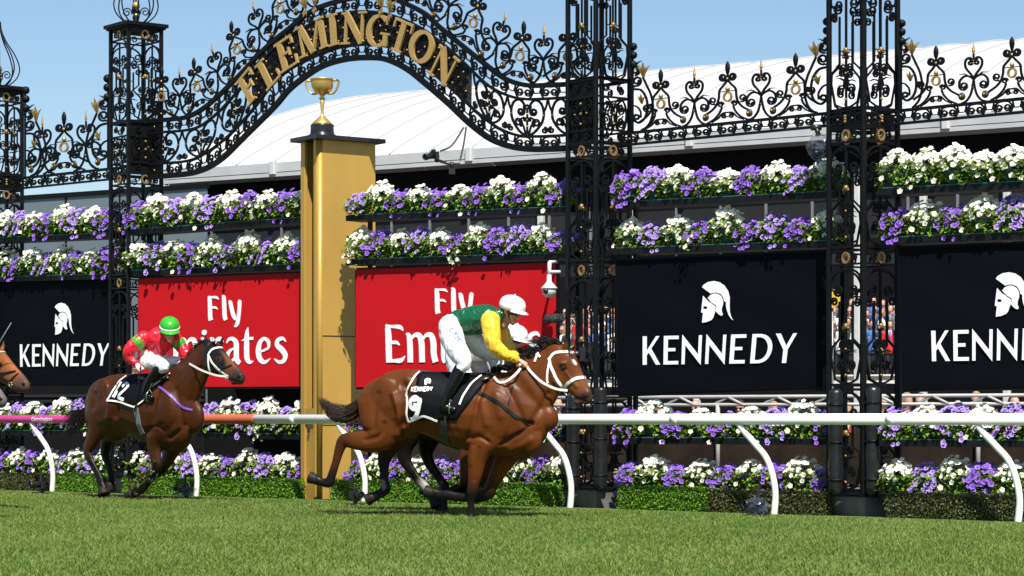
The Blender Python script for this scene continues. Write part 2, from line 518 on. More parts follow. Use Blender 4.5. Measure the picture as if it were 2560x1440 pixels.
# side wall: dark fascia, glazing, grey panels with mullions
hB = TP.uh(1700, 500)[1]; hC = TP.uh(1700, 600)[1]
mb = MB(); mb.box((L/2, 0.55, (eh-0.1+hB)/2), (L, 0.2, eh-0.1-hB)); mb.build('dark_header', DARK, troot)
step = 0.95; n = int(L/step)
for i in range(n):
    u = (i+0.5)*L/n
    px_ok = True
    mb = MB(); mb.box((u, 0.5, (hB+hC)/2-0.3), (L/n-0.06, 0.05, hB-hC+0.6)); mb.build('wall_panel', GLASS if u < TP.uh(620, 500)[0] else GREYP, troot)
    mb = MB(); mb.box((u-L/n/2, 0.49, (hB+hC)/2-0.3), (0.05, 0.09, hB-hC+0.6)); mb.build('mullion', SEAM, troot)
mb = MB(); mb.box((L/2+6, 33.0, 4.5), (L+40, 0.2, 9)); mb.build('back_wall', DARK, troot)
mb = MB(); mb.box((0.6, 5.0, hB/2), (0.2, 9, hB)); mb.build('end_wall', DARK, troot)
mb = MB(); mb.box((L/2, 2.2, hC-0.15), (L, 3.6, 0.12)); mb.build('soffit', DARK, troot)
# left-hand glass screens beyond the marquee
SP = Panel(tent_pt(-160, -1.5), tent_pt(520, -1.5))
sroot = SP.empty('glass_screen')
tag(sroot, 'tall tinted glass screen wall beyond the far iron gate panel', 'screen')
hs0 = SP.uh(100, 492)[1]
for i in range(6):
    u = (i+0.5)*SP.L/6
    mb = MB(); mb.box((u, 0, hs0/2+0.4), (SP.L/6-0.05, 0.03, hs0-0.8))
    mb.build('pane', mat('tinted glass', (0.115, 0.15, 0.175), 0.4, spec=0.3), sroot)
    mb = MB(); mb.box((u-SP.L/12, 0, hs0/2), (0.05, 0.07, hs0)); mb.build('mullion', DARK, sroot)
mb = MB(); mb.box((SP.L/2, 0, hs0), (SP.L, 0.1, 0.10)); mb.build('top_rail', IRON, sroot)
hs1 = SP.uh(100, 960)[1]
mb = MB(); mb.box((SP.L/2, -0.1, hs1/2), (SP.L, 0.04, hs1)); mb.build('dark_skirt', DARK, sroot)
for yy in (990, 1003): mb = MB(); mb.box((SP.L/2, -0.16, SP.uh(100, yy)[1]), (SP.L, 0.05, 0.06)); mb.build('grey_rail', GREYP, sroot)

# viewing deck with white edge, balusters and rail, standing crowd on two steps
DP = Panel(tent_pt(900, 27), tent_pt(2800, 27))
droot = DP.empty('viewing_deck')
tag(droot, 'raised viewing deck with white edge beam and black railing under the marquee', 'grandstand deck')
DECKH = DP.uh(2160, 937)[1]
DB = DP.uh(2160, 962)[1]
CREAM = mat('cream edge beam', (0.72, 0.68, 0.60), 0.5, var=0.05)
mb = MB(); mb.box((DP.L/2, 0.0, (DECKH+DB)/2), (DP.L, 0.25, DECKH-DB)); mb.box((DP.L/2, -0.03, DECKH-0.02), (DP.L, 0.33, 0.05)); mb.build('edge_beam', CREAM, droot)
mb = MB(); mb.box((DP.L/2, 0.9, DECKH-0.12), (DP.L, 1.55, 0.1)); mb.build('deck_floor', EARTH, droot)
for k_ in (0, 1): mb = MB(); mb.box((DP.L/2, 1.9+k_*1.0, DECKH+0.15+k_*0.35), (DP.L, 0.98, 0.40)); mb.build('upper_step', EARTH, droot)
mb = MB(); mb.box((DP.L/2, 0.1, DECKH+0.62), (DP.L, 0.06, 0.05)); mb.build('hand_rail', IRON, droot)
nb_ = int(DP.L/0.14)
mbm = MB(); mbm.box((0, 0, 0.3), (0.02, 0.02, 0.62)); bal = mbm.mesh('baluster', IRON)
uo0, uo1 = DP.uh(1390, 900)[0], DP.uh(2290, 900)[0]
u = uo0
while u < uo1:
    o = add_obj('baluster', bal, droot); o.location = (u, 0.1, DECKH); u += 0.16
for px in (1330, 1560, 2125, 2290, 2500):
    u, _ = TP.uh(px, 800)
    mb = MB(); mb.bbox((u, 0.35, 2.9), (0.13, 0.13, 5.8), 0.02); mb.build('column', mat('white column', (0.5, 0.5, 0.48), 0.5, var=0.08), troot)
# white crowd-control truss in front of the deck
WP = Panel(tent_pt(900, -3.5), tent_pt(2800, -3.5))
wroot = WP.empty('crowd_barrier')
tag(wroot, 'white tubular barrier with zigzag bracing between the gate and the deck', 'barrier')
hw0 = WP.uh(1800, 1012)[1]; hw1 = WP.uh(1800, 992)[1]
GALV = mat('dull white tube', (0.34, 0.34, 0.33), 0.5, var=0.15, vscale=3)
for h in (hw0, hw1):
    mb = MB(); mb.tube([(0, 0, h), (WP.L, 0, h)], 0.03, 8); mb.build('rail', GALV, wroot, True)
mb = MB(); u = 0
while u < WP.L-0.8:
    mb.tube([(u, 0.02, hw0), (u+0.3, 0.02, hw1)], 0.025, 6); mb.tube([(u+0.3, -0.02, hw1), (u+0.6, -0.02, hw0)], 0.025, 6); u += 0.95
mb.build('bracing', GALV, wroot, True)
u = 0.5
while u < WP.L:
    mb = MB(); mb.tube([(u, 0, 0), (u, 0, hw0)], 0.04, 8); mb.build('post', GALV, wroot, True); u += 2.4

mb = MB(); mb.box((WP.L/2, 0.12, 0.42), (WP.L, 0.03, 0.86)); mb.build('dark_skirt', mat('dark brown screen', (0.02, 0.014, 0.010), 0.9, var=0.4, vscale=2, spec=0.1), wroot)
# ---------------------------------------------------------------- towers
TW = 0.55
tower_yaw = math.atan2(-0.610, 0.792)     # local x axis along the left face: see below
XL = Vector((0.610, -0.792)); 
def tower_center(px): return gate_pt(px)
def spiral_pair(mb, x, z, r, w, d, up=True, y=0):
    pass
def tier_face(parent, W, z0, z1, M, rings=True, meshcache={}):
    """one lattice face of one tier; local frame: x in -W/2..W/2, z0..z1, matrix M places it"""
    H = z1-z0; key = (round(W, 3), round(H, 3), rings)
    if key not in meshcache:
        it = []
        a = W/2-0.03; w = 0.016; d = 0.022
        def B(name, pts, ww=w, m=IRON, closed=False, dd=d):
            mb = MB(); mb.bar(pts, ww, dd, closed=closed); it.append((name, mb.mesh(name, m)))
        top = H-0.02
        ry = 0.17 if rings else 0.0
        B('cross_rail', [(-a, top), (a, top)], 0.022)
        if rings:
            B('cross_rail', [(-a, top-0.15), (a, top-0.15)], 0.022)
            mb = MB(); mb.bar([(0.052*math.cos(t*PI/8), top-0.075+0.058*math.sin(t*PI/8)) for t in range(16)], 0.022, 0.03, closed=True); it.append(('ring', mb.mesh('ring', mat('brass ring', (0.36, 0.22, 0.08), 0.4, 0.6))))
            B('scroll', spiral(-0.12, top-0.075, 0.05, 20, 1.4, 0.015), 0.012); B('scroll', mir(spiral(-0.12, top-0.075, 0.05, 20, 1.4, 0.015)), 0.012)
        t2 = top-ry
        B('arch', [(a*math.cos(PI*t/14), t2-0.20+0.17*math.sin(PI*t/14)) for t in range(15)], 0.02)
        for s in (-1, 1):
            sp = [(s*a, t2-0.2)] + [(s*(a-0.01), t2-0.27)] + [(s*p[0], p[1]) for p in spiral(0.125, t2-0.27, 0.068, 0, -1.5, 0.016)]
            B('scroll', sp, 0.017)
            sp2 = [(s*p[0], p[1]) for p in spiral(a-0.055, t2-0.40, 0.05, 10, 1.35, 0.014)]
            B('scroll', sp2, 0.016)
            zb = 0.44 if H > 0.9 else 0.3*H
            B('side_bar', [(s*0.105, t2-0.40), (s*0.105, zb+0.10), (s*a*0.93, zb), (s*a*0.97, zb-0.12), (s*a*0.72, 0.08), (s*a*0.3, 0.035), (0, 0.03)], 0.018)
            B('scroll', [(s*0.012, zb+0.06), (s*0.05, zb+0.085)] + [(s*p[0], p[1]) for p in spiral(0.062, zb+0.03, 0.045, 60, -1.4, 0.012)], 0.015)
            B('scroll', [(s*0.01, zb-0.05), (s*0.03, zb-0.12)] + [(s*p[0], p[1]) for p in spiral(0.085, zb-0.21, 0.06, 130, -1.5, 0.014)], 0.016)
            B('leaf', [(s*0.03, zb-0.05), (s*0.10, zb-0.03), (s*0.17, zb-0.045)], [0.018, 0.012, 0.003])
        B('mid_bar', [(0, 0.03), (0, t2-0.04)], 0.018)
        zb = 0.44 if H > 0.9 else 0.3*H
        mb = MB(); mb.ball((0, -0.005, zb+0.24), 0.032, 8, 6, (1, 1, 1.2)); mb.ball((-0.035, -0.005, zb+0.22), 0.02, 7, 5); mb.ball((0.035, -0.005, zb+0.22), 0.02, 7, 5); it.append(('knot', mb.mesh('knot', GOLDT, True)))
        mb = MB(); mb.ball((0, -0.01, zb-0.02), 0.016, 7, 5); mb.ball((0, -0.01, 0.12), 0.018, 7, 5); it.append(('bead', mb.mesh('bead', GOLDT, True)))
        B('tie_bar', [(-0.105, zb+0.24), (0.105, zb+0.24)], 0.01)
        B('cross_rail', [(-a, 0.012), (a, 0.012)], 0.03)
        meshcache[key] = it
    for nm, me in meshcache[key]:
        o = add_obj(nm, me, parent); o.matrix_local = M @ Matrix.Translation((0, 0, z0))
def band_face(parent, W, z0, z1, M, plate, cache={}):
    H = z1-z0; key = (round(W, 3), round(H, 3), plate)
    if key not in cache:
        it = []
        a = W/2-0.03
        def B(name, pts, ww=0.016, m=IRON, closed=False, y=0, dd=0.022):
            mb = MB(); mb.bar(pts, ww, dd, y=y, closed=closed); it.append((name, mb.mesh(name, m)))
        B('cross_rail', [(-a, 0), (a, 0)], 0.035); B('cross_rail', [(-a, H), (a, H)], 0.035); B('cross_rail', [(-a, H*0.72), (a, H*0.72)], 0.025); B('cross_rail', [(-a, H*0.2), (a, H*0.2)], 0.025)
        if plate:
            mb = MB(); mb.box((0, 0.02, H*0.5), (2*a, 0.012, H-0.02)); it.append(('plate', mb.mesh('plate', IRON)))
        for s in (-1, 1):
            for zc, r in ((H*0.56, 0.07), (H*0.35, 0.07), (H*0.86, 0.05), (H*0.1, 0.045)):
                B('scroll', [(s*p[0], p[1]) for p in spiral(0.115, zc, r, 90, 1.5, 0.014)], 0.015, y=-0.004)
            B('side_oval', [(s*(0.115+0.10*math.cos(t*PI/8)), H*0.46+H*0.25*math.sin(t*PI/8)) for t in range(16)], 0.013, closed=True)
        mb = MB()
        for zc in (H*0.3, H*0.46, H*0.62): mb.ball((0, -0.02, zc), 0.02, 7, 5)
        for s in (-1, 1): mb.ball((s*0.115, -0.022, H*0.46), 0.014, 7, 5)
        it.append(('bead', mb.mesh('bead', GOLDT, True)))
        cache[key] = it
    for nm, me in cache[key]:
        o = add_obj(nm, me, parent); o.matrix_local = M @ Matrix.Translation((0, 0, z0))

def acanthus(mb, base, dirn, L, spread=0.5):
    """a small gilded leaf bunch"""
    d = Vector(dirn).normalized(); sd = Vector((d.z, 0, -d.x))
    for k in (-1, 0, 1):
        tip = Vector(base) + d*L*(1.0 if k == 0 else 0.85) + sd*L*spread*k
        mid = Vector(base) + d*L*0.55 + sd*L*0.22*k
        n = Vector((0, -1, 0))
        w = sd*L*0.16
        mb.add([Vector(base)-w*0.5, Vector(base)+w*0.5, mid+w+n*0.02, mid-w+n*0.02, tip+n*0.035*(k == 0)], [(0, 1, 2, 3), (3, 2, 4)])
        mb.add([Vector(base)-w*0.5-n*0.012, Vector(base)+w*0.5-n*0.012, mid+w+n*0.008, mid-w+n*0.008, tip+n*0.03*(k == 0)], [(3, 2, 1, 0), (4, 2, 3)])

def make_tower(name, px, top_h, label, bands):
    C = tower_center(px)
    # front corner towards the camera: local +x is the outward normal of the right face
    rz = math.atan2(-0.792, 0.610)
    root = empty(name, (C.x, C.y, 0), rz)
    tag(root, label, 'gate tower', 'black iron gate towers')
    W = TW
    # local frame: right-face normal = +x, left-face normal = -y ( (0.610,-0.792) rotated by -90deg = (-0.792,-0.610) )
    zbase = 0.22
    for sx in (-1, 1):
        for sy in (-1, 1):
            mb = MB(); mb.bbox((sx*(W/2), sy*(W/2), (top_h+zbase)/2), (0.052, 0.052, top_h-zbase), 0.006); mb.build('corner_post', IRON, root)
    faces = [Matrix.Translation((0, -W/2, 0)), Matrix.Translation((W/2, 0, 0)) @ Matrix.Rotation(PI/2, 4, 'Z'),
             Matrix.Translation((0, W/2, 0)) @ Matrix.Rotation(PI, 4, 'Z'), Matrix.Translation((-W/2, 0, 0)) @ Matrix.Rotation(-PI/2, 4, 'Z')]
    for (kind, z0, z1) in bands:
        for i, M in enumerate(faces):
            if kind == 'tier': tier_face(root, W, z0, z1, M)
            elif kind == 'plain': tier_face(root, W, z0, z1, M, rings=False)
            else: band_face(root, W, z0, z1, M, plate=(i == (1 if px < 1000 else 0)))
    # cap slab with moulding
    mb = MB(); mb.bbox((0, 0, top_h+0.05), (W+0.17, W+0.17, 0.05), 0.01); mb.bbox((0, 0, top_h+0.012), (W+0.11, W+0.11, 0.03), 0.01); mb.build('cap', IRON, root)
    # onion cage
    for k in range(8):
        a = k*PI/4+PI/8
        pts = [(0.03, 0.0), (0.16, 0.04), (0.29, 0.16), (0.33, 0.32), (0.26, 0.52), (0.13, 0.72), (0.05, 0.9), (0.03, 1.05)]
        mb = MB(); mb.tube([(r*math.cos(a), r*math.sin(a), top_h+0.08+z) for r, z in catmull(pts, 4)], 0.011, 6); mb.build('cage_rib', IRON, root, True)
    mb = MB(); mb.lathe([(0.045, 0), (0.06, 0.03), (0.04, 0.06), (0.055, 0.12), (0.03, 0.16)], (0, 0, top_h+0.075), 12); mb.tube([(0, 0, top_h+0.2), (0, 0, top_h+1.3)], 0.014, 6); mb.build('spindle', IRON, root, True)
    mb = MB(); mb.ball((0, 0, top_h+0.37), 0.062, 12, 8); mb.lathe([(0.045, 0), (0.055, 0.025), (0.04, 0.05)], (0, 0, top_h+0.20), 12); mb.build('gilt_ball', GOLDI, root, True)
    for k in range(4):
        a = k*PI/2+PI/4; ca, sa = math.cos(a), math.sin(a)
        mb = MB(); mb.tube([((0.04+p[0])*ca, (0.04+p[0])*sa, top_h+0.25+p[1]) for p in spiral(0.10, 0.02, 0.075, 200, -1.5, 0.015)], 0.01, 5); mb.build('cage_scroll', IRON, root, True)
    # plinth of concrete below, separate part
    PL = mat('stained concrete', (0.09, 0.085, 0.078), 0.85, var=0.5, vscale=4, bump=0.3)
    mb = MB(); mb.bbox((0, 0, 0.075), (W+0.10, W+0.10, 0.29), 0.02); mb.build('plinth', PL, root)
    mb = MB(); mb.box((0, 0, 0.235), (W+0.14, W+0.14, 0.025)); mb.build('plinth_cap', IRON, root)
    # side scrolls and gilded leaves where the panels meet the tower
    return root

T2s = F_PX/tower_center(340).y
h_of = lambda px, py: CAM_H + (HOR-py)/F_PX*tower_center(px).y
tops = {0: h_of(-4, 222)-0.06, 1: h_of(340, 66)-0.06}
tops[3] = tops[0]; tops[2] = tops[1]
print('tower tops', tops)
b2 = [h_of(340, y) for y in (310, 335, 412, 436)]
hi = [('tier', b2[0], tops[1]), ('band', b2[3], b2[0]), ('tier', h_of(340, 690), b2[3]), ('tier', h_of(340, 985), h_of(340, 690)-0.02), ('plain', 0.26, h_of(340, 985)-0.02)]
b3 = [h_of(1497, y) for y in (205, 362, 655, 985)]
hi3 = [('tier', b3[0], tops[2]), ('band', b3[1], b3[0]), ('tier', b3[2], b3[1]), ('tier', b3[3], b3[2]-0.02), ('plain', 0.26, b3[3]-0.02)]
b4 = [h_of(2158, y) for y in (280, 322, 622, 965)]
lo4 = [('tier', b4[0], tops[3]), ('band', b4[1], b4[0]), ('tier', b4[2], b4[1]), ('tier', b4[3], b4[2]-0.02), ('plain', 0.26, b4[3]-0.02)]
b1 = [h_of(-4, y) for y in (440, 475, 700, 985)]
lo1 = [('tier', b1[0], tops[0]), ('band', b1[1], b1[0]), ('tier', b1[2], b1[1]), ('tier', b1[3], b1[2]-0.02), ('plain', 0.26, b1[3]-0.02)]
make_tower('gate_tower', -4, tops[0], 'lower black iron lattice tower with onion cage, farthest along the gate', lo1)
make_tower('gate_tower', 340, tops[1], 'tall black iron lattice tower with onion cage at the far foot of the lettered arch', hi)
make_tower('gate_tower', 1497, tops[2], 'tall black iron lattice tower at the near foot of the lettered arch', hi3)
make_tower('gate_tower', 2158, tops[3], 'black iron lattice tower standing between the two near black helmet banners', lo4)

# black padding round the lower posts
PAD = mat('black vinyl padding', (0.010, 0.011, 0.012), 0.35, bump=0.5, bscale=14, spec=0.4)
def pad(px, y0, y1, label):
    C = gate_pt(px, -0.30); k = F_PX/C.y
    z0 = CAM_H+(HOR-y1)/k; z1 = CAM_H+(HOR-y0)/k
    mb = MB(); pr = [(0.045, z0), (0.075, z0+0.02)]
    for i in range(9): pr.append((0.082+0.008*math.sin(i*2.3+px), z0+0.05+(z1-z0-0.1)*i/8))
    pr += [(0.075, z1-0.02), (0.04, z1)]
    mb.lathe(pr, (C.x, C.y, 0), 14)
    o = mb.build('post_padding', PAD, None, True)
    tag(o, label, 'post padding', 'padding sleeves strapped to the tower posts')
    st = MB()
    for f in (0.15, 0.5, 0.85): st.lathe([(0.089, z0+(z1-z0)*f-0.012), (0.0925, z0+(z1-z0)*f), (0.089, z0+(z1-z0)*f+0.012)], (C.x, C.y, 0), 14)
    st.build('strap', IRON, o, True)
pad(1433, 985, 1225, 'black padding sleeve behind the leading horse head, on the post nearer the red banner')
pad(1501, 968, 1228, 'black padding sleeve on the post beside the near end of the leading horse nose')
pad(2089, 972, 1240, 'black padding sleeve on the far post of the tower between black banners')
pad(2182, 965, 1240, 'black padding sleeve on the near post of the tower between black banners')

# ---------------------------------------------------------------- crest railings
class Unit:
    """motifs drawn in photo px around a foot point, mapped into a panel (x stretched, z up)"""
    def __init__(s, f, k): s.f = f; s.k = k     # f: (dx,dy px) -> (x,z) panel coordinates ; k metres per px
    def bar(s, name, pts, w, parent, m=IRON, d=0.022, closed=False, y=0):
        mb = MB(); ww = [q*s.k for q in w] if isinstance(w, (list, tuple)) else w*s.k
        mb.bar([s.f(*p) for p in pts], ww, d, y=y, closed=closed); return mb.build(name, m, parent)
    def ball(s, name, p, r, parent, m=GOLDI, sc=(1, 1, 1)):
        x, z = s.f(*p); mb = MB(); mb.ball((x, 0, z), r*s.k, 10, 7, sc); return mb.build(name, m, parent, True)
def fleur(U, P):
    for s in (-1, 1):
        S = lambda pts: [(s*x, y) for x, y in pts]
        og = catmull([(0, 108), (-9, 97), (-20, 84), (-22, 66), (-27, 50), (-38, 37), (-52, 28), (-58, 24)], 5)
        U.bar('ogee_bar', S(og), 5, P)
        U.bar('scroll', S(spiral(-37, 60, 10, -60, -1.4, 2.5)), 4, P)
        U.bar('scroll', S([(-2, 113)] + spiral(-12, 116, 9.5, -40, -1.6, 2.5) ), 5, P)
        U.bar('scroll', S(spiral(-17, 48, 7.5, 0, 1.4, 2)), 3.6, P)
        U.bar('leg', S(catmull([(-14, 42), (-20, 28), (-34, 13), (-52, 4)], 5)), 4.5, P)
        U.bar('scroll', S(spiral(-8.5, 18, 6, 60, 1.4, 1.5)), 3.4, P)
        U.bar('wave_bar', S(catmull([(0, 27), (-12, 26), (-24, 14), (-40, 6)], 4)), 3.4, P)
    x, z = U.f(0, 138); k = U.k
    mb = MB(); mb.lathe([(0.1*k, -17*k), (5*k, -13*k), (7.5*k, 0), (6.5*k, 8*k), (3.5*k, 14*k), (0.3*k, 18*k)], (x, 0, z), 10, 1, 0.7); mb.build('bud', IRON, P, True)
    U.bar('stem', [(0, 108), (0, 124)], 5, P)
    U.bar('ring', [(9.5*math.cos(t*PI/7), 66+11*math.sin(t*PI/7)) for t in range(14)], 4.2, P, GOLDI, 0.03, True)
    U.ball('bead', (0, 86), 6, P); U.ball('bead', (0, 111), 4.2, P); U.ball('bead', (0, 17), 3, P)
    U.bar('tie_bar', [(-21, 80), (21, 80)], 1.8, P)
def spear(U, P):
    for s in (-1, 1):
        S = lambda pts: [(s*x, y) for x, y in pts]
        U.bar('heart_bar', S(catmull([(0, 62), (-7, 74), (-19, 90), (-21, 105), (-14, 114), (-5, 113)], 5) + spiral(-8.5, 102, 7, 100, -1.1, 2)), 5, P)
        U.bar('scroll', S(catmull([(0, 60), (-8, 67), (-22, 70), (-34, 60), (-36, 46)], 4)), 5, P)
        U.bar('scroll', S([(-36, 46)] + spiral(-25, 46, 11, 190, 1.5, 3)), 4.4, P)
        U.bar('scroll', S(catmull([(0, 58), (-3, 40), (-8, 22), (-18, 8), (-30, 3)], 4)), 4.8, P)
        U.bar('leaf', S([(-8, 66), (-22, 76), (-37, 75)]), [4, 2.5, 0.6], P)
        x, z = U.f(s*29, 20); mb = MB(); k = U.k
        mb.lathe([(9.5*k, -0.012), (10*k, 0), (7*k, 0.018), (4*k, 0.022), (0.2*k, 0.026)], (0, 0, 0), 12); mb.xf(Matrix.Translation((x, -0.005, z)) @ Matrix.Rotation(PI/2, 4, 'X'))
        mb.build('rosette', mat('dull gilt', (0.05, 0.036, 0.018), 0.5, 0.4), P, True)
        x, z = U.f(s*29, 20); mb = MB(); mb.ball((x, -0.034, z), 3.2*k, 7, 5); mb.build('bead', GOLDI, P, True)
    U.bar('stem', [(0, 108), (0, 124)], 4, P)
    x, z = U.f(0, 135); k = U.k
    mb = MB(); mb.lathe([(1.5*k, -13*k), (5.5*k, -4*k), (3*k, 6*k), (0.2*k, 18*k)], (x, 0, z), 4, 1, 0.6); mb.build('spearhead', GOLDI, P)
    U.ball('bead', (0, 100), 3.5, P); U.ball('bead', (0, 40), 3, P)
def frieze(U, P, hgt, w=29):
    """one heart of facing spirals between two rails; (0,0) is on the upper rail, rails hgt px apart"""
    r = hgt*0.30
    for s in (-1, 1):
        S = lambda pts: [(s*x, y) for x, y in pts]
        U.bar('scroll', S([(0, -2), (-r*1.3, -hgt*0.10), (-r*2.1, -hgt*0.35)] + spiral(-r*1.12, -hgt*0.52, r*0.98, 170, 1.5, r*0.22)), hgt*0.125, P)
        U.bar('step_bar', S([(-r*2.1, -hgt*0.42), (-w*0.78, -hgt*0.42), (-w*0.78, -hgt*0.58), (-w, -hgt*0.58)]), hgt*0.08, P)
        U.bar('wave_bar', S(catmull([(-r*2.3, -hgt*0.08), (-r*2.45, -hgt*0.5), (-r*1.6, -hgt*0.93), (0, -hgt*0.97)], 3)), hgt*0.10, P)
    U.ball('bead', (0, -hgt*0.5), hgt*0.085, P)
def side_scroll(U, P, s):
    """big C scroll with gilded leaves against a tower; s=+1 opens away to the right"""
    S = lambda pts: [(s*x, y) for x, y in pts]
    U.bar('scroll', S(catmull([(30, 4), (47, 22), (55, 55), (50, 90), (38, 118), (28, 140)], 5)), 5, P)
    U.bar('scroll', S(catmull([(2, 112), (22, 108), (36, 88), (40, 60), (33, 35), (18, 24), (6, 30)], 5) + spiral(12, 38, 9, 240, -1.1, 3)), 5.5, P)
    U.bar('scroll', S(catmull([(0, 70), (12, 66), (22, 52), (22, 36)], 4)), 4, P)
    U.bar('scroll', S([(2, 118)] + spiral(12, 132, 13, -110, 1.4, 4)), 5, P)
    U.bar('scroll', S(spiral(9, 160, 13, -100, 1.5, 4)), 5, P)
    U.bar('leaf', S([(6, 172), (16, 180), (24, 183)]), [4, 2.5, 0.6], P)
    U.bar('scroll', S(spiral(47, 62, 7, 0, 1.3, 2)), 3.6, P)
    U.bar('spine', [(s*1, 0), (s*1, 232)], 4, P)
    mb = MB(); x, z = U.f(s*28, 141); acanthus(mb, (x, 0, z), (0.12*s, 0, 1), 38*U.k, 0.55); mb.build('gilt_leaf', GOLDI, P); mb = MB()
    x, z = U.f(s*24, 72); acanthus(mb, (x, 0, z), (0.1*s, 0, 1), 26*U.k, 0.5); mb.build('gilt_leaf', GOLDI, P)
    for yy in (176, 200, 222): U.ball('knop', (3*s, yy), 10, P, IRON)

def straight_crest(pxA, pxB, yref, label, units, hgt, fr_n, scroll_px, name='iron_crest_rail'):
    """pxA,pxB: visible ends; yref: (px, y) of the upper of the two rails"""
    P = Panel(gate_pt(pxA), gate_pt(pxB))
    root = P.empty(name); tag(root, label, 'iron railing', 'scrolled iron crest railings between towers')
    h = P.uh(*yref)[1]
    sx, sz = P.scale(yref[0])
    k0 = F_PX/ray_line(yref[0], P.A, P.d).y
    for hh, w in ((h, 0.035), (h-hgt/k0, 0.03)):
        mb = MB(); mb.box((P.L/2, 0, hh), (P.L, 0.035, w)); mb.build('rail', IRON, root)
    kx = 1.0/sx; kz = 1.0/k0
    mk = lambda u0, z0: Unit(lambda dx, dy: (u0+dx*kx, z0+dy*kz), kz)
    for kind, px in units:
        u0 = P.uh(px, yref[1])[0]
        # units on the same railing share one drawing
        if kind == 'f': fleur(mk(u0, h), root)
        else: spear(mk(u0, h), root)
    for i in range(fr_n):
        frieze(mk(P.L*(i+0.5)/fr_n, h), root, hgt, w=P.L/fr_n/2/kx)
    for px, s in scroll_px: side_scroll(mk(P.uh(px, yref[1])[0], h), root, s)
    return P
straight_crest(1545, 2112, (1820, 308), 'scrolled iron railing with spear finials between the two nearest towers',
    [('f', 1652), ('s', 1736), ('f', 1819), ('s', 1903), ('f', 1989)], 30, 9, [(1581, 1), (2070, -1)])
straight_crest(2206, 2760, (2400, 262), 'scrolled iron railing with spear finials running out of frame past the nearest tower',
    [('f', 2340), ('s', 2434), ('f', 2530), ('s', 2620)], 33, 8, [(2252, 1)])
straight_crest(34, 318, (160, 434), 'small scrolled iron railing with spear finials between the two farthest towers',
    [('s', 106), ('f', 160), ('s', 215)], 26, 7, [(271, -1), (62, 1)])
straight_crest(-330, -44, (-200, 470), 'scrolled iron railing beyond the farthest tower, mostly out of frame', [('s', -200)], 26, 6, [])

# ---------------------------------------------------------------- the arch
AP = Panel(gate_pt(362), gate_pt(1476))
aroot = AP.empty('lettered_arch')
tag(aroot, 'wavy iron arch with gilded letters spanning the two tall towers', 'gate arch')
c1 = [(408, 300), (469, 292), (523, 260), (592, 195), (661, 123), (722, 72), (785, 25), (859, 0), (930, -8), (990, 0), (1059, 32), (1098, 67), (1158, 116), (1210, 158), (1263, 197), (1316, 213), (1369, 213), (1414, 211)]
c2 = [(410, 330), (487, 321), (541, 285), (592, 231), (640, 172), (683, 123), (726, 89), (771, 63), (811, 44), (859, 32), (926, 29), (982, 39), (1052, 70), (1123, 123), (1165, 162), (1217, 211), (1263, 236), (1316, 248), (1414, 244)]
c3 = [(411, 408), (487, 397), (563, 347), (632, 274), (663, 232), (700, 190), (735, 167), (771, 148), (841, 121), (897, 112), (964, 116), (1017, 137), (1070, 172), (1137, 229), (1193, 281), (1246, 320), (1298, 339), (1350, 341), (1414, 338)]
c4 = [(411, 440), (487, 431), (549, 401), (614, 339), (686, 267), (722, 225), (760, 194), (806, 165), (859, 149), (912, 144), (964, 148), (1017, 172), (1070, 214), (1123, 260), (1175, 309), (1228, 348), (1281, 367), (1333, 373), (1414, 371)]
def arch_curve(c):
    p = [AP.uh(*q) for q in c]
    p = catmull(p, 6)
    p = [(0.0, p[0][1]+0.01)] + p + [(AP.L, p[-1][1])]
    d = [0]
    for a, b in zip(p, p[1:]): d.append(d[-1]+math.hypot(b[0]-a[0], b[1]-a[1]))
    n = 160; out = []
    dd = np.array(d)
    return np.stack([np.interp(np.linspace(0, d[-1], n), dd, [q[i] for q in p]) for i in (0, 1)], 1), d[-1]
CV = [arch_curve(c) for c in (c1, c2, c3, c4)]
def on(i, s):
    c, L_ = CV[i]; x = s*(len(c)-1); j = int(min(max(x, 0), len(c)-2)); t = x-j
    return c[j]*(1-t)+c[j+1]*t
for i, w in enumerate((0.06, 0.035, 0.035, 0.075)):
    mb = MB(); mb.bar([tuple(q) for q in CV[i][0]], w, 0.05 if i in (0, 3) else 0.035); mb.build(('top_rail', 'upper_rail', 'lower_rail', 'bottom_rail')[i], IRON, aroot)
def band_unit(i, j, s0, s1, hp):
    """map px-like unit coordinates between curves i (dy=0) and j (dy=-hp)"""
    Lm = (CV[i][1])*(s1-s0)
    def f(dx, dy):
        s = (s0+s1)/2 + dx*(s1-s0)
        t = -dy/hp
        a = on(i, s); b = on(j, s); q = a*(1-t)+b*t
        return (float(q[0]), float(q[1]))
    return f
def frieze_band(i, j, n, s_from=0.0, s_to=1.0):
    for q in range(n):
        s0 = s_from+(s_to-s_from)*q/n; s1 = s_from+(s_to-s_from)*(q+1)/n
        f0 = band_unit(i, j, s0, s1, 30.0)
        U = Unit(lambda dx, dy, f0=f0: f0(dx/62.0, dy), 1/185.0)
        frieze(U, aroot, 30.0, w=31)
frieze_band(0, 1, 21); frieze_band(2, 3, 21)
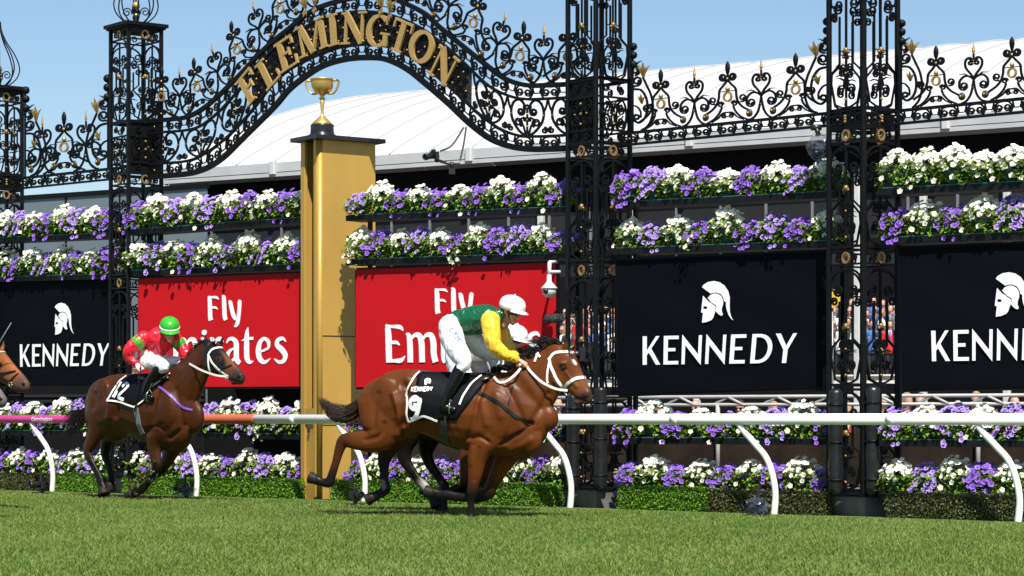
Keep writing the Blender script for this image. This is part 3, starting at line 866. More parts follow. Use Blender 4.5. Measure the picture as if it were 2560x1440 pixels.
# open scrollwork of the arch ends between the two middle rails
def oval_unit(s0, s1):
    f0 = band_unit(1, 2, s0, s1, 90.0)
    U = Unit(lambda dx, dy: f0(dx/110.0, dy), 1/185.0)
    for s in (-1, 1):
        S = lambda pts: [(s*x, y) for x, y in pts]
        U.bar('scroll', S(catmull([(-4, -88), (-22, -78), (-40, -55), (-44, -32), (-36, -10), (-20, -3), (-8, -14), (-8, -30)], 5) + spiral(-17, -31, 9, 0, -1.4, 3)), 5.5, aroot)
        U.bar('scroll', S(catmull([(-44, -32), (-50, -20), (-54, -4)], 4)), 4, aroot)
        U.bar('scroll', S(spiral(-24, -58, 11, -60, 1.5, 3)), 4.5, aroot)
        U.bar('scroll', S(catmull([(-4, -88), (-10, -66), (-20, -52), (-8, -44)], 4)), 4, aroot)
        U.bar('scroll', S(spiral(-46, -76, 8, 90, 1.4, 2)), 4, aroot)
        U.bar('scroll', S(spiral(-5, -50, 5.5, 0, 1.3, 1.5)), 3.4, aroot)
        U.bar('scroll', S(spiral(-6, -20, 5.5, 0, 1.3, 1.5)), 3.4, aroot)
    U.bar('tie_bar', [(0, -12), (0, -86)], 4, aroot)
    for y in (-20, -36, -50, -66): U.ball('bead', (0, y), 3.2, aroot)
    for x in (-44, 44): U.ball('bead', (x, -40), 3.0, aroot)
for (a, b) in ((0.0, 0.09), (0.09, 0.18), (0.18, 0.262), (0.775, 0.85), (0.85, 0.925), (0.925, 1.0)): oval_unit(a, b)
# sign board
sb = np.linspace(0.268, 0.768, 60)
mb = MB(); vs = []
for s in sb:
    a = on(1, s); b = on(2, s)
    # trim the plate square to the curve at its ends
    vs += [(a[0], 0.012, a[1]), (b[0], 0.012, b[1]), (a[0], 0.03, a[1]), (b[0], 0.03, b[1])]
fs = []
for i in range(59):
    a = 4*i; b = a+4
    fs += [(a, a+1, b+1, b), (a+2, b+2, b+3, a+3), (a, b, b+2, a+2), (a+1, a+3, b+3, b+1)]
fs += [(0, 2, 3, 1), (4*59, 4*59+1, 4*59+3, 4*59+2)]
mb.add(vs, fs); mb.build('sign_board', mat('black cast backing', (0.018, 0.015, 0.012), 0.55, var=0.5, vscale=18, bump=1.0, bscale=26), aroot)
# cast scroll relief and gilt studs on the board
random.seed(11)
mbs = MB(); mbg = MB()
for q in range(40):
    s = 0.275+0.485*(q+0.5)/40
    for t in (0.22, 0.5, 0.78):
        a = on(1, s)*(1-t)+on(2, s)*t
        mbs.bar([(a[0]+p[0], a[1]+p[1]) for p in spiral(0, 0, 0.055, random.random()*360, random.choice((-1.4, 1.4)), 0.012)], 0.016, 0.02, y=0.004)
        if random.random() < 0.6: mbg.ball((a[0]+random.uniform(-.04, .04), -0.012, a[1]+random.uniform(-.04, .04)), 0.014, 6, 4)
o = mbs.build('cast_relief', IRON, aroot); o['kind'] = 'stuff'
o = mbg.build('gilt_stud', GOLDI, aroot); o['kind'] = 'stuff'

# ---- glyphs as ribbons (x, y, width) in cap heights
def ribbon(mb, pts, z, depth, f):
    """pts: (x,y,w); f maps glyph xy to panel xz; extruded towards the viewer from y=z"""
    P = [Vector(p[:2]) for p in pts]; n = len(P); vs = []
    for i in range(n):
        t = (P[min(i+1, n-1)]-P[max(i-1, 0)])
        if t.length < 1e-9: t = Vector((1, 0))
        t.normalize(); q = Vector((-t.y, t.x))*pts[i][2]*0.5
        for e in (P[i]-q, P[i]+q):
            x, y = f(e.x, e.y); vs += [(x, z-depth, y), (x, z, y)]
    fs = []
    for i in range(n-1):
        a, b = 4*i, 4*i+4
        fs += [(a, a+2, b+2, b), (a+1, b+1, b+3, a+3), (a, b, b+1, a+1), (a+2, a+3, b+3, b+2)]
    fs += [(0, 1, 3, 2), (4*n-4, 4*n-2, 4*n-1, 4*n-3)]
    mb.add(vs, fs)
def ln(x0, y0, x1, y1, w, w2=None): return [(x0, y0, w), (x1, y1, w if w2 is None else w2)]
def arcr(cx, cy, rx, ry, a0, a1, w0, w1, n=28):     # width blends with |cos|: w0 on the sides, w1 at top/bottom
    out = []
    for i in range(n+1):
        a = R(a0+(a1-a0)*i/n); out.append((cx+rx*math.cos(a), cy+ry*math.sin(a), w1+(w0-w1)*abs(math.cos(a))))
    return out
SERIF = {
 'F': (0.80, [ln(.24, 0, .24, 1, .20), ln(.04, .96, .74, .96, .08), ln(.71, 1, .71, .70, .06), ln(.3, .53, .55, .53, .08), ln(.55, .66, .55, .40, .05), ln(.04, .035, .44, .035, .07)]),
 'L': (0.80, [ln(.24, 0, .24, 1, .20), ln(.04, .965, .44, .965, .07), ln(.04, .04, .72, .04, .08), ln(.70, .0, .70, .32, .06)]),
 'E': (0.84, [ln(.24, 0, .24, 1, .20), ln(.04, .96, .76, .96, .08), ln(.73, 1, .73, .72, .06), ln(.3, .53, .55, .53, .08), ln(.55, .66, .55, .40, .05), ln(.04, .04, .78, .04, .08), ln(.76, 0, .76, .32, .06)]),
 'M': (1.16, [ln(.16, 0, .16, 1, .08), ln(1.0, 0, 1.0, 1, .19), ln(.19, 1, .56, .02, .18), ln(.56, .02, .93, 1, .07), ln(.02, .035, .30, .035, .07), ln(.84, .035, 1.14, .035, .07), ln(.02, .965, .2, .965, .07), ln(.95, .965, 1.14, .965, .07)]),
 'I': (0.48, [ln(.24, 0, .24, 1, .20), ln(.04, .965, .44, .965, .07), ln(.04, .035, .44, .035, .07)]),
 'N': (0.98, [ln(.18, 0, .18, 1, .075), ln(.82, 0, .82, 1, .075), ln(.16, 1, .82, .02, .19), ln(.03, .035, .33, .035, .07), ln(.02, .965, .2, .965, .07), ln(.68, .965, .97, .965, .07)]),
 'G': (0.95, [arcr(.50, .5, .38, .46, 48, 318, .20, .08), ln(.80, .05, .80, .44, .17), ln(.60, .435, .94, .435, .07), ln(.80, .98, .80, .72, .05)]),
 'T': (0.84, [ln(.42, 0, .42, 1, .20), ln(.05, .96, .79, .96, .08), ln(.07, 1, .07, .70, .06), ln(.77, 1, .77, .70, .06), ln(.22, .035, .62, .035, .07)]),
 'O': (0.98, [arcr(.49, .5, .38, .46, 0, 360, .21, .08, 40)]),
}
lets = list('FLEMINGTON')
lpx = [(624, 217), (672, 178), (717, 135), (780, 94), (833, 75), (885, 70), (946, 77), (1003, 91), (1055, 117), (1110, 166)]
mid = [(on(1, s)+on(2, s))/2 for s in np.linspace(0, 1, 400)]
for ch, (px, py) in zip(lets, lpx):
    u, h = AP.uh(px, py, -0.02)
    # glyph width tuned so that the letter looks regular from the track
    i = int(np.argmin([abs(m[0]-u) for m in mid])); i = max(4, min(395, i))
    tg = mid[i+4]-mid[i-4]; ang = math.atan2(tg[1], tg[0])
    c_, s_ = math.cos(ang), math.sin(ang)
    Wd, st = SERIF[ch]
    sx, sz = AP.scale(px)
    hh = 80.0/sz; ww = 80.0/sz*1.14
    def f(x, y, u=u, h=h, c_=c_, s_=s_, Wd=Wd):
        a = (x-Wd/2)*ww*0.98; b = (y-0.5)*hh
        return (u + a*c_ - b*s_, h + a*s_ + b*c_)
    mb = MB()
    for q, stx in enumerate(st): ribbon(mb, stx, -0.006, 0.034+0.0016*q, f)
    o = mb.build('letter', GOLDL, aroot)
# finials along the top rail
def along(s):
    q = on(0, s); t = on(0, min(1, s+0.01))-on(0, max(0, s-0.01)); a = math.atan2(t[1], t[0])*0.62
    return q, a
seq = [('f', .040), ('s', .085), ('f', .135), ('s', .190), ('f', .245), ('s', .300), ('f', .352), ('s', .405), ('s', .595), ('f', .645), ('s', .700), ('f', .755), ('s', .812), ('f', .866), ('s', .915), ('f', .960)]
kx0 = 1/AP.scale(900)[0]; kz0 = 1/AP.scale(900)[1]
for kind, s in seq:
    q, a = along(s); ca, sa = math.cos(a), math.sin(a)
    u_px = 1.0
    def f(dx, dy, q=q, ca=ca, sa=sa):
        x = dx*kx0*0.92; z = dy*kz0*0.93+0.01
        # small legs follow the rail itself
        if dy < 30: 
            sl = math.tan(a/0.62); zz = z + x*ca*sl*(1-dy/30) + x*sa*(dy/30)
            return (q[0]+x*ca - z*sa*(dy/30), q[1]+zz)
        return (q[0]+x*ca-z*sa, q[1]+x*sa+z*ca)
    (fleur if kind == 'f' else spear)(Unit(f, kz0*0.93), aroot)
for px, py, dx in ((768, 22, -.3), (790, 14, .2), (978, 30, .25), (958, 18, -.2)):
    mb = MB(); u, h = AP.uh(px, py); acanthus(mb, (u, -0.03, h), (dx, 0, 1), 0.2, 0.5); mb.build('gilt_leaf', GOLDI, aroot)
    mb = MB(); acanthus(mb, (u, -0.03, h-0.01), (dx*0.6, 0, -1), 0.12, 0.3); mb.build('gilt_leaf', GOLDI, aroot)
# ---------------------------------------------------------------- display bays: shelves, banners, flower pots, hedges
TROUGH = mat('black steel trough', (0.005, 0.0055, 0.0065), 0.5, spec=0.2, var=0.3, vscale=10)
TEAL = mat('teal plastic pot', (0.025, 0.10, 0.095), 0.4, var=0.25, vscale=12)
LEAFM = mat('petunia leaf', (0.1, 0.2, 0.03), 0.45, attr='Col', transl=0.3, spec=0.4)
PETAL = mat('petunia petal', (0.8, 0.8, 0.8), 0.55, attr='Col', transl=0.15, spec=0.1)
class Bay(Panel): pass
bays = {
 'far':  Bay(gate_pt(-120, -0.28), gate_pt(276, -0.12)),
 'mid1': Bay(gate_pt(318, -0.30), gate_pt(770, 0.14)),
 'mid2': Bay(gate_pt(868, -0.32), gate_pt(1424, 0.02)),
 'near': Bay(gate_pt(1536, -0.34), gate_pt(2092, 0.06)),
 'out':  Bay(gate_pt(2200, -0.36), gate_pt(2790, 0.09)),
}
rows = {   # bay -> shelf edge: list of ((px,py) of the front bar centre at the left end, py at the right end px)
 'far':  [((0, 598), 592, 265), ((0, 699), 692, 265), ((0, 1082), 1084, 265), ((0, 1196), 1204, 265)],
 'mid1': [((330, 581), 552, 738), ((345, 683), 668, 738), ((345, 1088), 1092, 738), ((345, 1206), 1216, 738)],
 'mid2': [((870, 546), 525, 1410), ((882, 656), 640, 1410), ((882, 1094), 1098, 1410), ((882, 1218), 1226, 1410)],
 'near': [((1540, 514), 487, 2080), ((1545, 629), 610, 2075), ((1545, 1102), 1104, 2075), ((1545, 1230), 1240, 2075)],
 'out':  [((2210, 480), 463, 2560), ((2250, 602), 589, 2560), ((2250, 1108), 1110, 2560), ((2250, 1244), 1250, 2560)],
}
rown = ['top', 'second', 'third', 'lowest']
bayn = {'far': 'beyond the farther tall tower', 'mid1': 'between the farther tall tower and gold post', 'mid2': 'between the gold post and the nearer tall tower',
        'near': 'above and below the big centre-right black banner', 'out': 'past the nearest tower'}
bays_short = {'far': 'in farthest bay', 'mid1': 'before gold post', 'mid2': 'past gold post', 'near': 'in full black banner bay', 'out': 'in nearest bay'}

# --- plant variants (shared meshes)
def flower_geo(mb, c, n, r, col_edge, col_mid, g):
    n = Vector(n).normalized(); a = n.cross(Vector((0, 0, 1)))
    if a.length < 1e-3: a = Vector((1, 0, 0))
    a.normalize(); b = n.cross(a); ph = g.random()*6.28
    vs = [Vector(c)-n*r*0.35]; cols = [col_mid]
    for k in range(10):
        t = ph+2*PI*k/10; rr = r*(1.0 if k % 2 == 0 else 0.82)
        vs.append(Vector(c)+(a*math.cos(t)+b*math.sin(t))*rr + n*r*(0.10*g.standard_normal())); cols.append(tuple(x*(0.9+0.2*g.random()) for x in col_edge))
    k0 = len(mb.v); mb.v.extend([tuple(v) for v in vs]); mb.c.extend(cols)
    for k in range(10): mb.f.append((k0, k0+1+k, k0+1+(k+1) % 10))
def leaf_geo(mb, c, d, n, L, col):
    d = Vector(d).normalized(); n = Vector(n).normalized(); s = d.cross(n).normalized()
    c = Vector(c)
    k0 = len(mb.v)
    mb.v.extend([tuple(c), tuple(c+d*L*0.5+s*L*0.28+n*L*0.05), tuple(c+d*L-n*L*0.12), tuple(c+d*L*0.5-s*L*0.28+n*L*0.05)])
    mb.c.extend([col]*4); mb.f.extend([(k0, k0+1, k0+2), (k0, k0+2, k0+3)])
def plant_variant(seed, colour):
    g = np.random.default_rng(seed)
    W, D, Hh = 0.215, 0.16, 0.155
    fl = MB(); lf = MB()
    base = 0.22 if colour == 'white' else 0.205
    Hh = 0.185 if colour == 'white' else 0.17
    nf = {'white': 88, 'purple': 82, 'pale': 74}[colour]
    for i in range(nf):
        th = g.uniform(0, 2*PI); cz = g.random()**0.8
        ph = math.acos(min(1, cz)); ph = min(ph*1.05, 1.5)
        n = Vector((math.sin(ph)*math.cos(th), math.sin(ph)*math.sin(th), math.cos(ph)))
        if n.y > 0.55: n.y *= 0.5
        c = Vector((n.x*W*g.uniform(0.75, 1.1), n.y*D*g.uniform(0.8, 1.1), base+n.z*Hh*g.uniform(0.8, 1.2)))
        nn = (n*0.8 + Vector((0.12, -0.75, 0.55)) + Vector(g.standard_normal(3))*0.28)
        r = g.uniform(0.028, 0.040)
        if colour == 'white': ce = (0.82, 0.81, 0.74); cm = (0.70, 0.70, 0.42)
        elif colour == 'purple': ce = (0.24, 0.115, 0.54) if g.random() < 0.6 else (0.36, 0.23, 0.65); cm = (0.08, 0.02, 0.22)
        else: ce = (0.42, 0.30, 0.68); cm = (0.14, 0.06, 0.34)
        flower_geo(fl, c, nn, r, ce, cm, g)
    # front skirt of foliage with a few drooping blooms
    for i in range(int(g.integers(1, 5) if colour == 'white' else g.integers(9, 18))):
        x = g.uniform(-0.15, 0.15); z = g.uniform(0.09, 0.24) if g.random() < 0.88 else g.uniform(0.0, 0.08)
        c = Vector((x, -0.17-g.random()*0.04, z))
        ce, cm = {'white': ((0.78, 0.77, 0.70), (0.6, 0.6, 0.3)), 'purple': ((0.30, 0.15, 0.64), (0.08, 0.02, 0.2)), 'pale': ((0.46, 0.33, 0.74), (0.14, 0.06, 0.32))}[colour]
        flower_geo(fl, c, (g.normal()*0.3, -1, 0.35), g.uniform(0.026, 0.036), ce, cm, g)
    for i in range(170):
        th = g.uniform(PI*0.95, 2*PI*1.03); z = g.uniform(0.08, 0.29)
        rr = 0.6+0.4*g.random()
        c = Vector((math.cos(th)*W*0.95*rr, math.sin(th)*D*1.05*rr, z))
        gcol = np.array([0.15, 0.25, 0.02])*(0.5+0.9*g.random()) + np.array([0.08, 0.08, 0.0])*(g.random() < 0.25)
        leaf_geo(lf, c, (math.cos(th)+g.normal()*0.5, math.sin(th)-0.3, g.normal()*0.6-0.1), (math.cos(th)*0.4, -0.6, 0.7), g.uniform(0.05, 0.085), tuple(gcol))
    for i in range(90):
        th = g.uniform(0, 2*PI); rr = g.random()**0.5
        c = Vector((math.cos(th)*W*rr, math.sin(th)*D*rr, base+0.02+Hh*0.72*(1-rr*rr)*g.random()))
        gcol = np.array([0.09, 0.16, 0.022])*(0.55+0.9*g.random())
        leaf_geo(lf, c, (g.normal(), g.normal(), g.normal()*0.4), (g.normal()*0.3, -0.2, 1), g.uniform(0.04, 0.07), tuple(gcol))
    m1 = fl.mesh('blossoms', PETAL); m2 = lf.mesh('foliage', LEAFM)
    return m1, m2
potmb = MB(); potmb.lathe([(0.085, 0.0), (0.115, 0.16), (0.125, 0.165), (0.125, 0.19), (0.112, 0.19), (0.105, 0.15)], (0, 0, 0), 14); POTM = potmb.mesh('pot', TEAL, True)
PV = {c: [plant_variant(40+i*3+j, c) for i in range(5)] for j, c in enumerate(('white', 'purple', 'pale'))}
trail = None
def ordw(i): return ['first', 'second', 'third', 'fourth', 'fifth', 'sixth', 'seventh', 'eighth', 'ninth', 'tenth', 'eleventh', 'twelfth', 'thirteenth', 'fourteenth', 'fifteenth', 'sixteenth', 'seventeenth', 'eighteenth', 'nineteenth', 'twentieth'][i]
pr = random.Random(5)
SHELFZ = {}
for bk, P in bays.items():
    for ri, ((pxa, pya), pyb, pxb) in enumerate(rows[bk]):
        ua, ha = P.uh(pxa, pya); ub, hb = P.uh(pxb, pyb)
        sl = (hb-ha)/(ub-ua); sl = max(-0.02, min(0.02, sl))
        um = (ua+ub)/2; hm = (ha+hb)/2
        hof = lambda u: hm+(u-um)*sl
        u0, u1 = 0.0, P.L
        if bk == 'mid1': u1 = P.uh(775, 600)[0]
        sh = P.empty('flower_shelf', um, 0, hof(um)); sh.rotation_euler = (0, -math.atan(sl), P.rz)
        tag(sh, f'{rown[ri]} black steel trough shelf of flower pots {bays_short[bk]}', 'shelf', 'flower trough shelves on the gate')
        Ls = u1-u0; uc = (u0+u1)/2-um
        kz = P.scale((pxa+pxb)/2)[1]
        mb = MB(); mb.bbox((uc, -0.02, 0), (Ls, 0.03, 0.075), 0.004); mb.build('front_lip', TROUGH, sh)
        mb = MB(); mb.box((uc, 0.15, -0.03), (Ls, 0.30, 0.012)); mb.build('tray', TROUGH, sh)
        mb = MB(); mb.box((uc, 0.31, 0.02), (Ls, 0.015, 0.11)); mb.build('back_lip', TROUGH, sh)
        mb = MB(); mb.box((uc, -0.004, 0.0425), (Ls*0.97, 0.05, 0.012)); mb.build('drip_edge', TEAL, sh)
        SHELFZ[(bk, ri)] = (um, hm, sl)
        # pots
        n = max(3, int(round(Ls/0.335)))
        last = None; seqc = []
        for i in range(n):
            c = pr.choice(['white', 'white', 'purple', 'purple', 'pale']) if last is None else (pr.choice(['purple', 'purple', 'pale']) if last == 'white' else pr.choice(['white']*7+['purple' if last == 'pale' else 'pale']))
            if bk == 'out' and ri == 0 and c != 'white' and pr.random() < 0.6: c = 'white'
            seqc.append(c); last = c
        for i in range(n):
            u = u0+Ls*(i+0.5)/n
            pw = P.A + P.d*u
            c = seqc[i]
            r = P.empty('petunia_pot', u, 0.125+pr.uniform(-.015, .015), hof(u)-0.02)
            cn = {'white': 'white', 'purple': 'deep purple', 'pale': 'lilac'}[c]
            tag(r, f'{cn} petunias, {ordw(i)} pot from far end, {rown[ri]} shelf {bays_short[bk]}', 'potted plant', 'petunia pots on the gate shelves')
            r.rotation_euler = (0, 0, P.rz + pr.uniform(-.25, .25)); s = pr.uniform(1.0, 1.14) if c == 'white' else pr.uniform(0.95, 1.1)
            if bk in ('mid1', 'far'): s *= 1.10
            r.scale = (s*pr.uniform(.95, 1.08), s, s*pr.uniform(0.92, 1.15))
            m1, m2 = pr.choice(PV[c])
            add_obj('pot', POTM, r)
            o = add_obj('blossoms', m1, r); o['kind'] = 'stuff'
            o = add_obj('foliage', m2, r); o['kind'] = 'stuff'
# trailing sprays where the photo shows them
def spray(px, py, bk, col, label, n=9, hgt=0.16):
    P = bays[bk]; u, h = P.uh(px, py, -0.06)
    g = np.random.default_rng(int(px)); mb = MB(); lf = MB()
    for i in range(n):
        t = i/n
        c = Vector((g.normal()*0.055, -0.02-0.03*g.random(), -hgt*t + 0.03*g.normal()))
        ce, cm = ((0.78, 0.77, 0.70), (0.6, 0.6, 0.3)) if col == 'white' else ((0.27, 0.13, 0.58), (0.05, 0.012, 0.15))
        flower_geo(mb, c, (g.normal()*0.4, -1, 0.3), 0.031, ce, cm, g)
        for q in range(3): leaf_geo(lf, c+Vector(g.normal(size=3))*0.03, g.normal(size=3), (0, -1, 0.4), 0.05, (0.11*g.uniform(.6, 1.3), 0.18*g.uniform(.7, 1.2), 0.025))
    r = P.empty('trailing_spray', u, -0.06, h+hgt*0.5)
    tag(r, label, 'flower spray')
    o = mb.build('blossoms', PETAL, r); o['kind'] = 'stuff'
    o = lf.build('foliage', LEAFM, r); o['kind'] = 'stuff'
spray(500, 648, 'mid1', 'white', 'white trailing petunia spray hanging over the far red banner', 9, 0.24)
spray(632, 528, 'mid1', 'white', 'white trailing spray drooping from the top shelf before the gold post', 8, 0.22)
spray(876, 635, 'mid2', 'white', 'white trailing spray hanging beside the gold post under the second shelf', 7, 0.2)
spray(1135, 645, 'mid2', 'white', 'white trailing spray hanging in front of the near red banner', 8, 0.2)
spray(1712, 605, 'near', 'white', 'white trailing spray hanging over the full black banner', 7, 0.16)
spray(2055, 1215, 'near', 'purple', 'purple trailing spray hanging over the dull hedge by the tower', 8, 0.25)
spray(2290, 455, 'out', 'white', 'white trailing spray drooping from the top shelf of the nearest bay', 6, 0.12)
spray(640, 1080, 'mid1', 'white', 'white trailing spray under the orange wrapped rail', 8, 0.16)
spray(1320, 1195, 'mid2', 'purple', 'purple trailing spray near the bent rail post and nearer red banner tower', 8, 0.2)

# support uprights behind the shelves
for bk, P in bays.items():
    for f in ((0.03, 0.97) if bk != 'out' else (0.03,)):
        r = P.empty('shelf_upright', P.L*f, 0.36, 0)
        hh = SHELFZ[(bk, 0)][1]+0.1
        mb = MB(); mb.box((0, 0, hh/2), (0.05, 0.05, hh)); o = mb.build('shaft', TROUGH, r)
        mb = MB(); mb.box((0, 0, 0.01), (0.14, 0.14, 0.02)); mb.build('foot_plate', TROUGH, r)
        tag(r, f'black steel upright carrying the flower shelves {bays_short[bk]}, {"far" if f < .5 else "near"} end', 'upright', 'uprights behind the flower shelves')

# ---------------------------------------------------------------- banners
KLET = {
 'K': (0.0, [[(0, 0), (0, 1), (.15, 1), (.15, .49), (.49, 1), (.62, 1), (.315, .56), (.655, 0), (.495, 0), (.23, .43), (.15, .33), (.15, 0)]]),
 'E': (0.0, [[(0, 0), (0, 1), (.54, 1), (.54, .88), (.15, .88), (.15, .57), (.43, .57), (.43, .46), (.15, .46), (.15, .12), (.55, .12), (.55, 0)]]),
 'N': (0.0, [[(0, 0), (0, 1.03), (.60, .33), (.60, 1), (.71, 1), (.71, -.03), (.115, .67), (.115, 0)]]),
 'Y': (0.0, [[(.32, 0), (.32, .45), (0, 1), (.17, 1), (.405, .58), (.60, 1), (.73, 1), (.47, .45), (.47, 0)]]),
}
def klet(mb, ch, f, y, d=0.004):
    if ch == 'D':
        ribbon(mb, ln(.075, 0, .075, 1, .15), y, d, f)
        pts = [(.10, .945, .11), (.3, .945, .11)] + [(.3+.36*math.cos(R(a)), .5+.435*math.sin(R(a)), .11+.04*math.cos(R(a))) for a in range(80, -81, -10)] + [(.3, .055, .11), (.10, .055, .11)]
        ribbon(mb, pts, y, d+0.0012, f); return
    for poly in KLET[ch][1]: 
        q = [f(*p) for p in poly]
        k = MB(); k.prism(q, d, y-d/2); mb.add(k.v, k.f)
KX = {0: ('K', 0), 1: ('E', .78), 2: ('N', 1.45), 3: ('N', 2.32), 4: ('E', 3.20), 5: ('D', 3.95), 6: ('Y', 4.76)}
HELM = [
 [(975, 205), (1000, 170), (1060, 135), (1140, 122), (1220, 140), (1290, 190), (1340, 270), (1362, 360), (1358, 470), (1360, 560), (1380, 640), (1405, 685), (1385, 670), (1345, 610), (1318, 530), (1308, 470), (1310, 425), (1285, 410), (1272, 360), (1240, 310), (1190, 285), (1140, 285), (1095, 298)],
 [(1055, 360), (1090, 320), (1140, 298), (1190, 300), (1240, 335), (1268, 390), (1270, 450), (1250, 510), (1248, 550), (1265, 600), (1245, 615), (1210, 595), (1165, 545), (1178, 490), (1170, 465), (1110, 425)],
 [(990, 328), (1050, 395), (1110, 440), (1168, 485), (1160, 550), (1130, 640), (1105, 670), (1040, 695), (975, 703), (985, 600), (993, 512), (1045, 512), (1050, 490), (1035, 475), (998, 472), (985, 562), (963, 562), (975, 450)]]
NAVY = mat('black banner vinyl', (0.0022, 0.0028, 0.005), 0.6, spec=0.05, bump=0.25, bscale=3)
REDB = mat('red banner vinyl', (0.43, 0.008, 0.013), 0.55, spec=0.08, var=0.04, vscale=2)
FRAME = mat('black banner frame', (0.004, 0.004, 0.0045), 0.5, spec=0.15)
def banner(bk, tl, tr, bl, br, m, label, nm='banner', off=0.03):
    P = bays[bk]; q = [P.uh(*c, off) for c in (tl, tr, bl, br)]
    root = P.empty(nm, 0, off, 0); tag(root, label, 'banner')
    # taut sheet, faint cloth waves
    nx, nz = 40, 18; mb = MB(); vs = []
    g = random.Random(int(tl[0]))
    for j in range(nz+1):
        for i in range(nx+1):
            a, b = i/nx, j/nz
            x = (q[0][0]*(1-b)+q[2][0]*b)*(1-a)+(q[1][0]*(1-b)+q[3][0]*b)*a
            z = (q[0][1]*(1-a)+q[1][1]*a)*(1-b)+(q[2][1]*(1-a)+q[3][1]*a)*b
            w = (0.007*math.sin(a*21+b*9)+0.006*math.sin(a*9-b*13+2)) if m is NAVY else 0.003*math.sin(a*5+b*7)
            edge = min(a, 1-a, b, 1-b)*8
            vs.append((x, w*min(1, edge), z))
    mb.add(vs, [(j*(nx+1)+i, j*(nx+1)+i+1, (j+1)*(nx+1)+i+1, (j+1)*(nx+1)+i) for j in range(nz) for i in range(nx)])
    mb.build('sheet', m, root, True)
    for (a, b, ww) in ((0, 1, .05), (2, 3, .06), (0, 2, .035), (1, 3, .035)):
        k = MB(); dx = q[b][0]-q[a][0]; dz = q[b][1]-q[a][1]; 
        k.bar([q[a], q[b]], ww, 0.05, y=0.034); k.build('frame_bar', FRAME, root)
    k = MB(); k.box(((q[0][0]+q[1][0])/2, 0.08, (q[0][1]+q[2][1])/2), (abs(q[1][0]-q[0][0])-0.05, 0.02, abs(q[0][1]-q[2][1])-0.05)); k.build('backing', FRAME, root)
    return P, root, off
def quadmap(P, off, src, dst):
    """affine-ish bilinear map: glyph rectangle -> photo quadrilateral on the banner (keeps the shear of the print)"""
    d = [P.uh(*c, off) for c in dst]    # bl, br, tl, tr
    (x0, x1, y0, y1) = src
    def f(x, y):
        a = (x-x0)/(x1-x0); b = (y-y0)/(y1-y0)
        return tuple((d[0][k]*(1-a)+d[1][k]*a)*(1-b)+(d[2][k]*(1-a)+d[3][k]*a)*b for k in (0, 1))
    return f
def kennedy(P, root, off, word, helm):
    f = quadmap(P, off, (0, 5.49, 0, 1), word)
    for i in range(7):
        ch, x0 = KX[i]; mb = MB()
        klet(mb, ch, lambda x, y, x0=x0: f(x+x0, y), -0.009); mb.build('letter', SIGNW, root)
    fh = quadmap(P, off, (963, 1405, 703, 122), helm)
    for poly in HELM:
        mb = MB(); mb.prism([fh(*p) for p in poly], 0.004, -0.011); mb.build('helmet_emblem', SIGNW, root)
b = banner('near', (1540, 652), (2068, 628), (1545, 986), (2070, 968), NAVY, 'whole black banner with white warrior helmet and lettering KENNEDY beside the leading horse')
kennedy(*b, [(1608, 912), (1985, 907), (1608, 841), (1994, 833)], [(1754, 807), (1834, 804), (1754, 703), (1833, 702)])
b = banner('out', (2248, 620), (2790, 600), (2256, 974), (2790, 964), NAVY, 'black helmet banner cut off by the picture edge, reading KENN, nearest bay')
kennedy(*b, [(2331, 903), (2722, 898), (2329, 827), (2728, 817)], [(2488, 792), (2576, 789), (2488, 681), (2576, 680)])
b = banner('far', (-8, 706), (313, 697), (-8, 962), (313, 962), NAVY, 'small far black banner with white helmet and KENNEDY behind the second horse')
kennedy(*b, [(52, 917), (268, 914), (51, 861), (276, 858)], [(138, 837), (185, 836), (137, 757), (182, 757)])

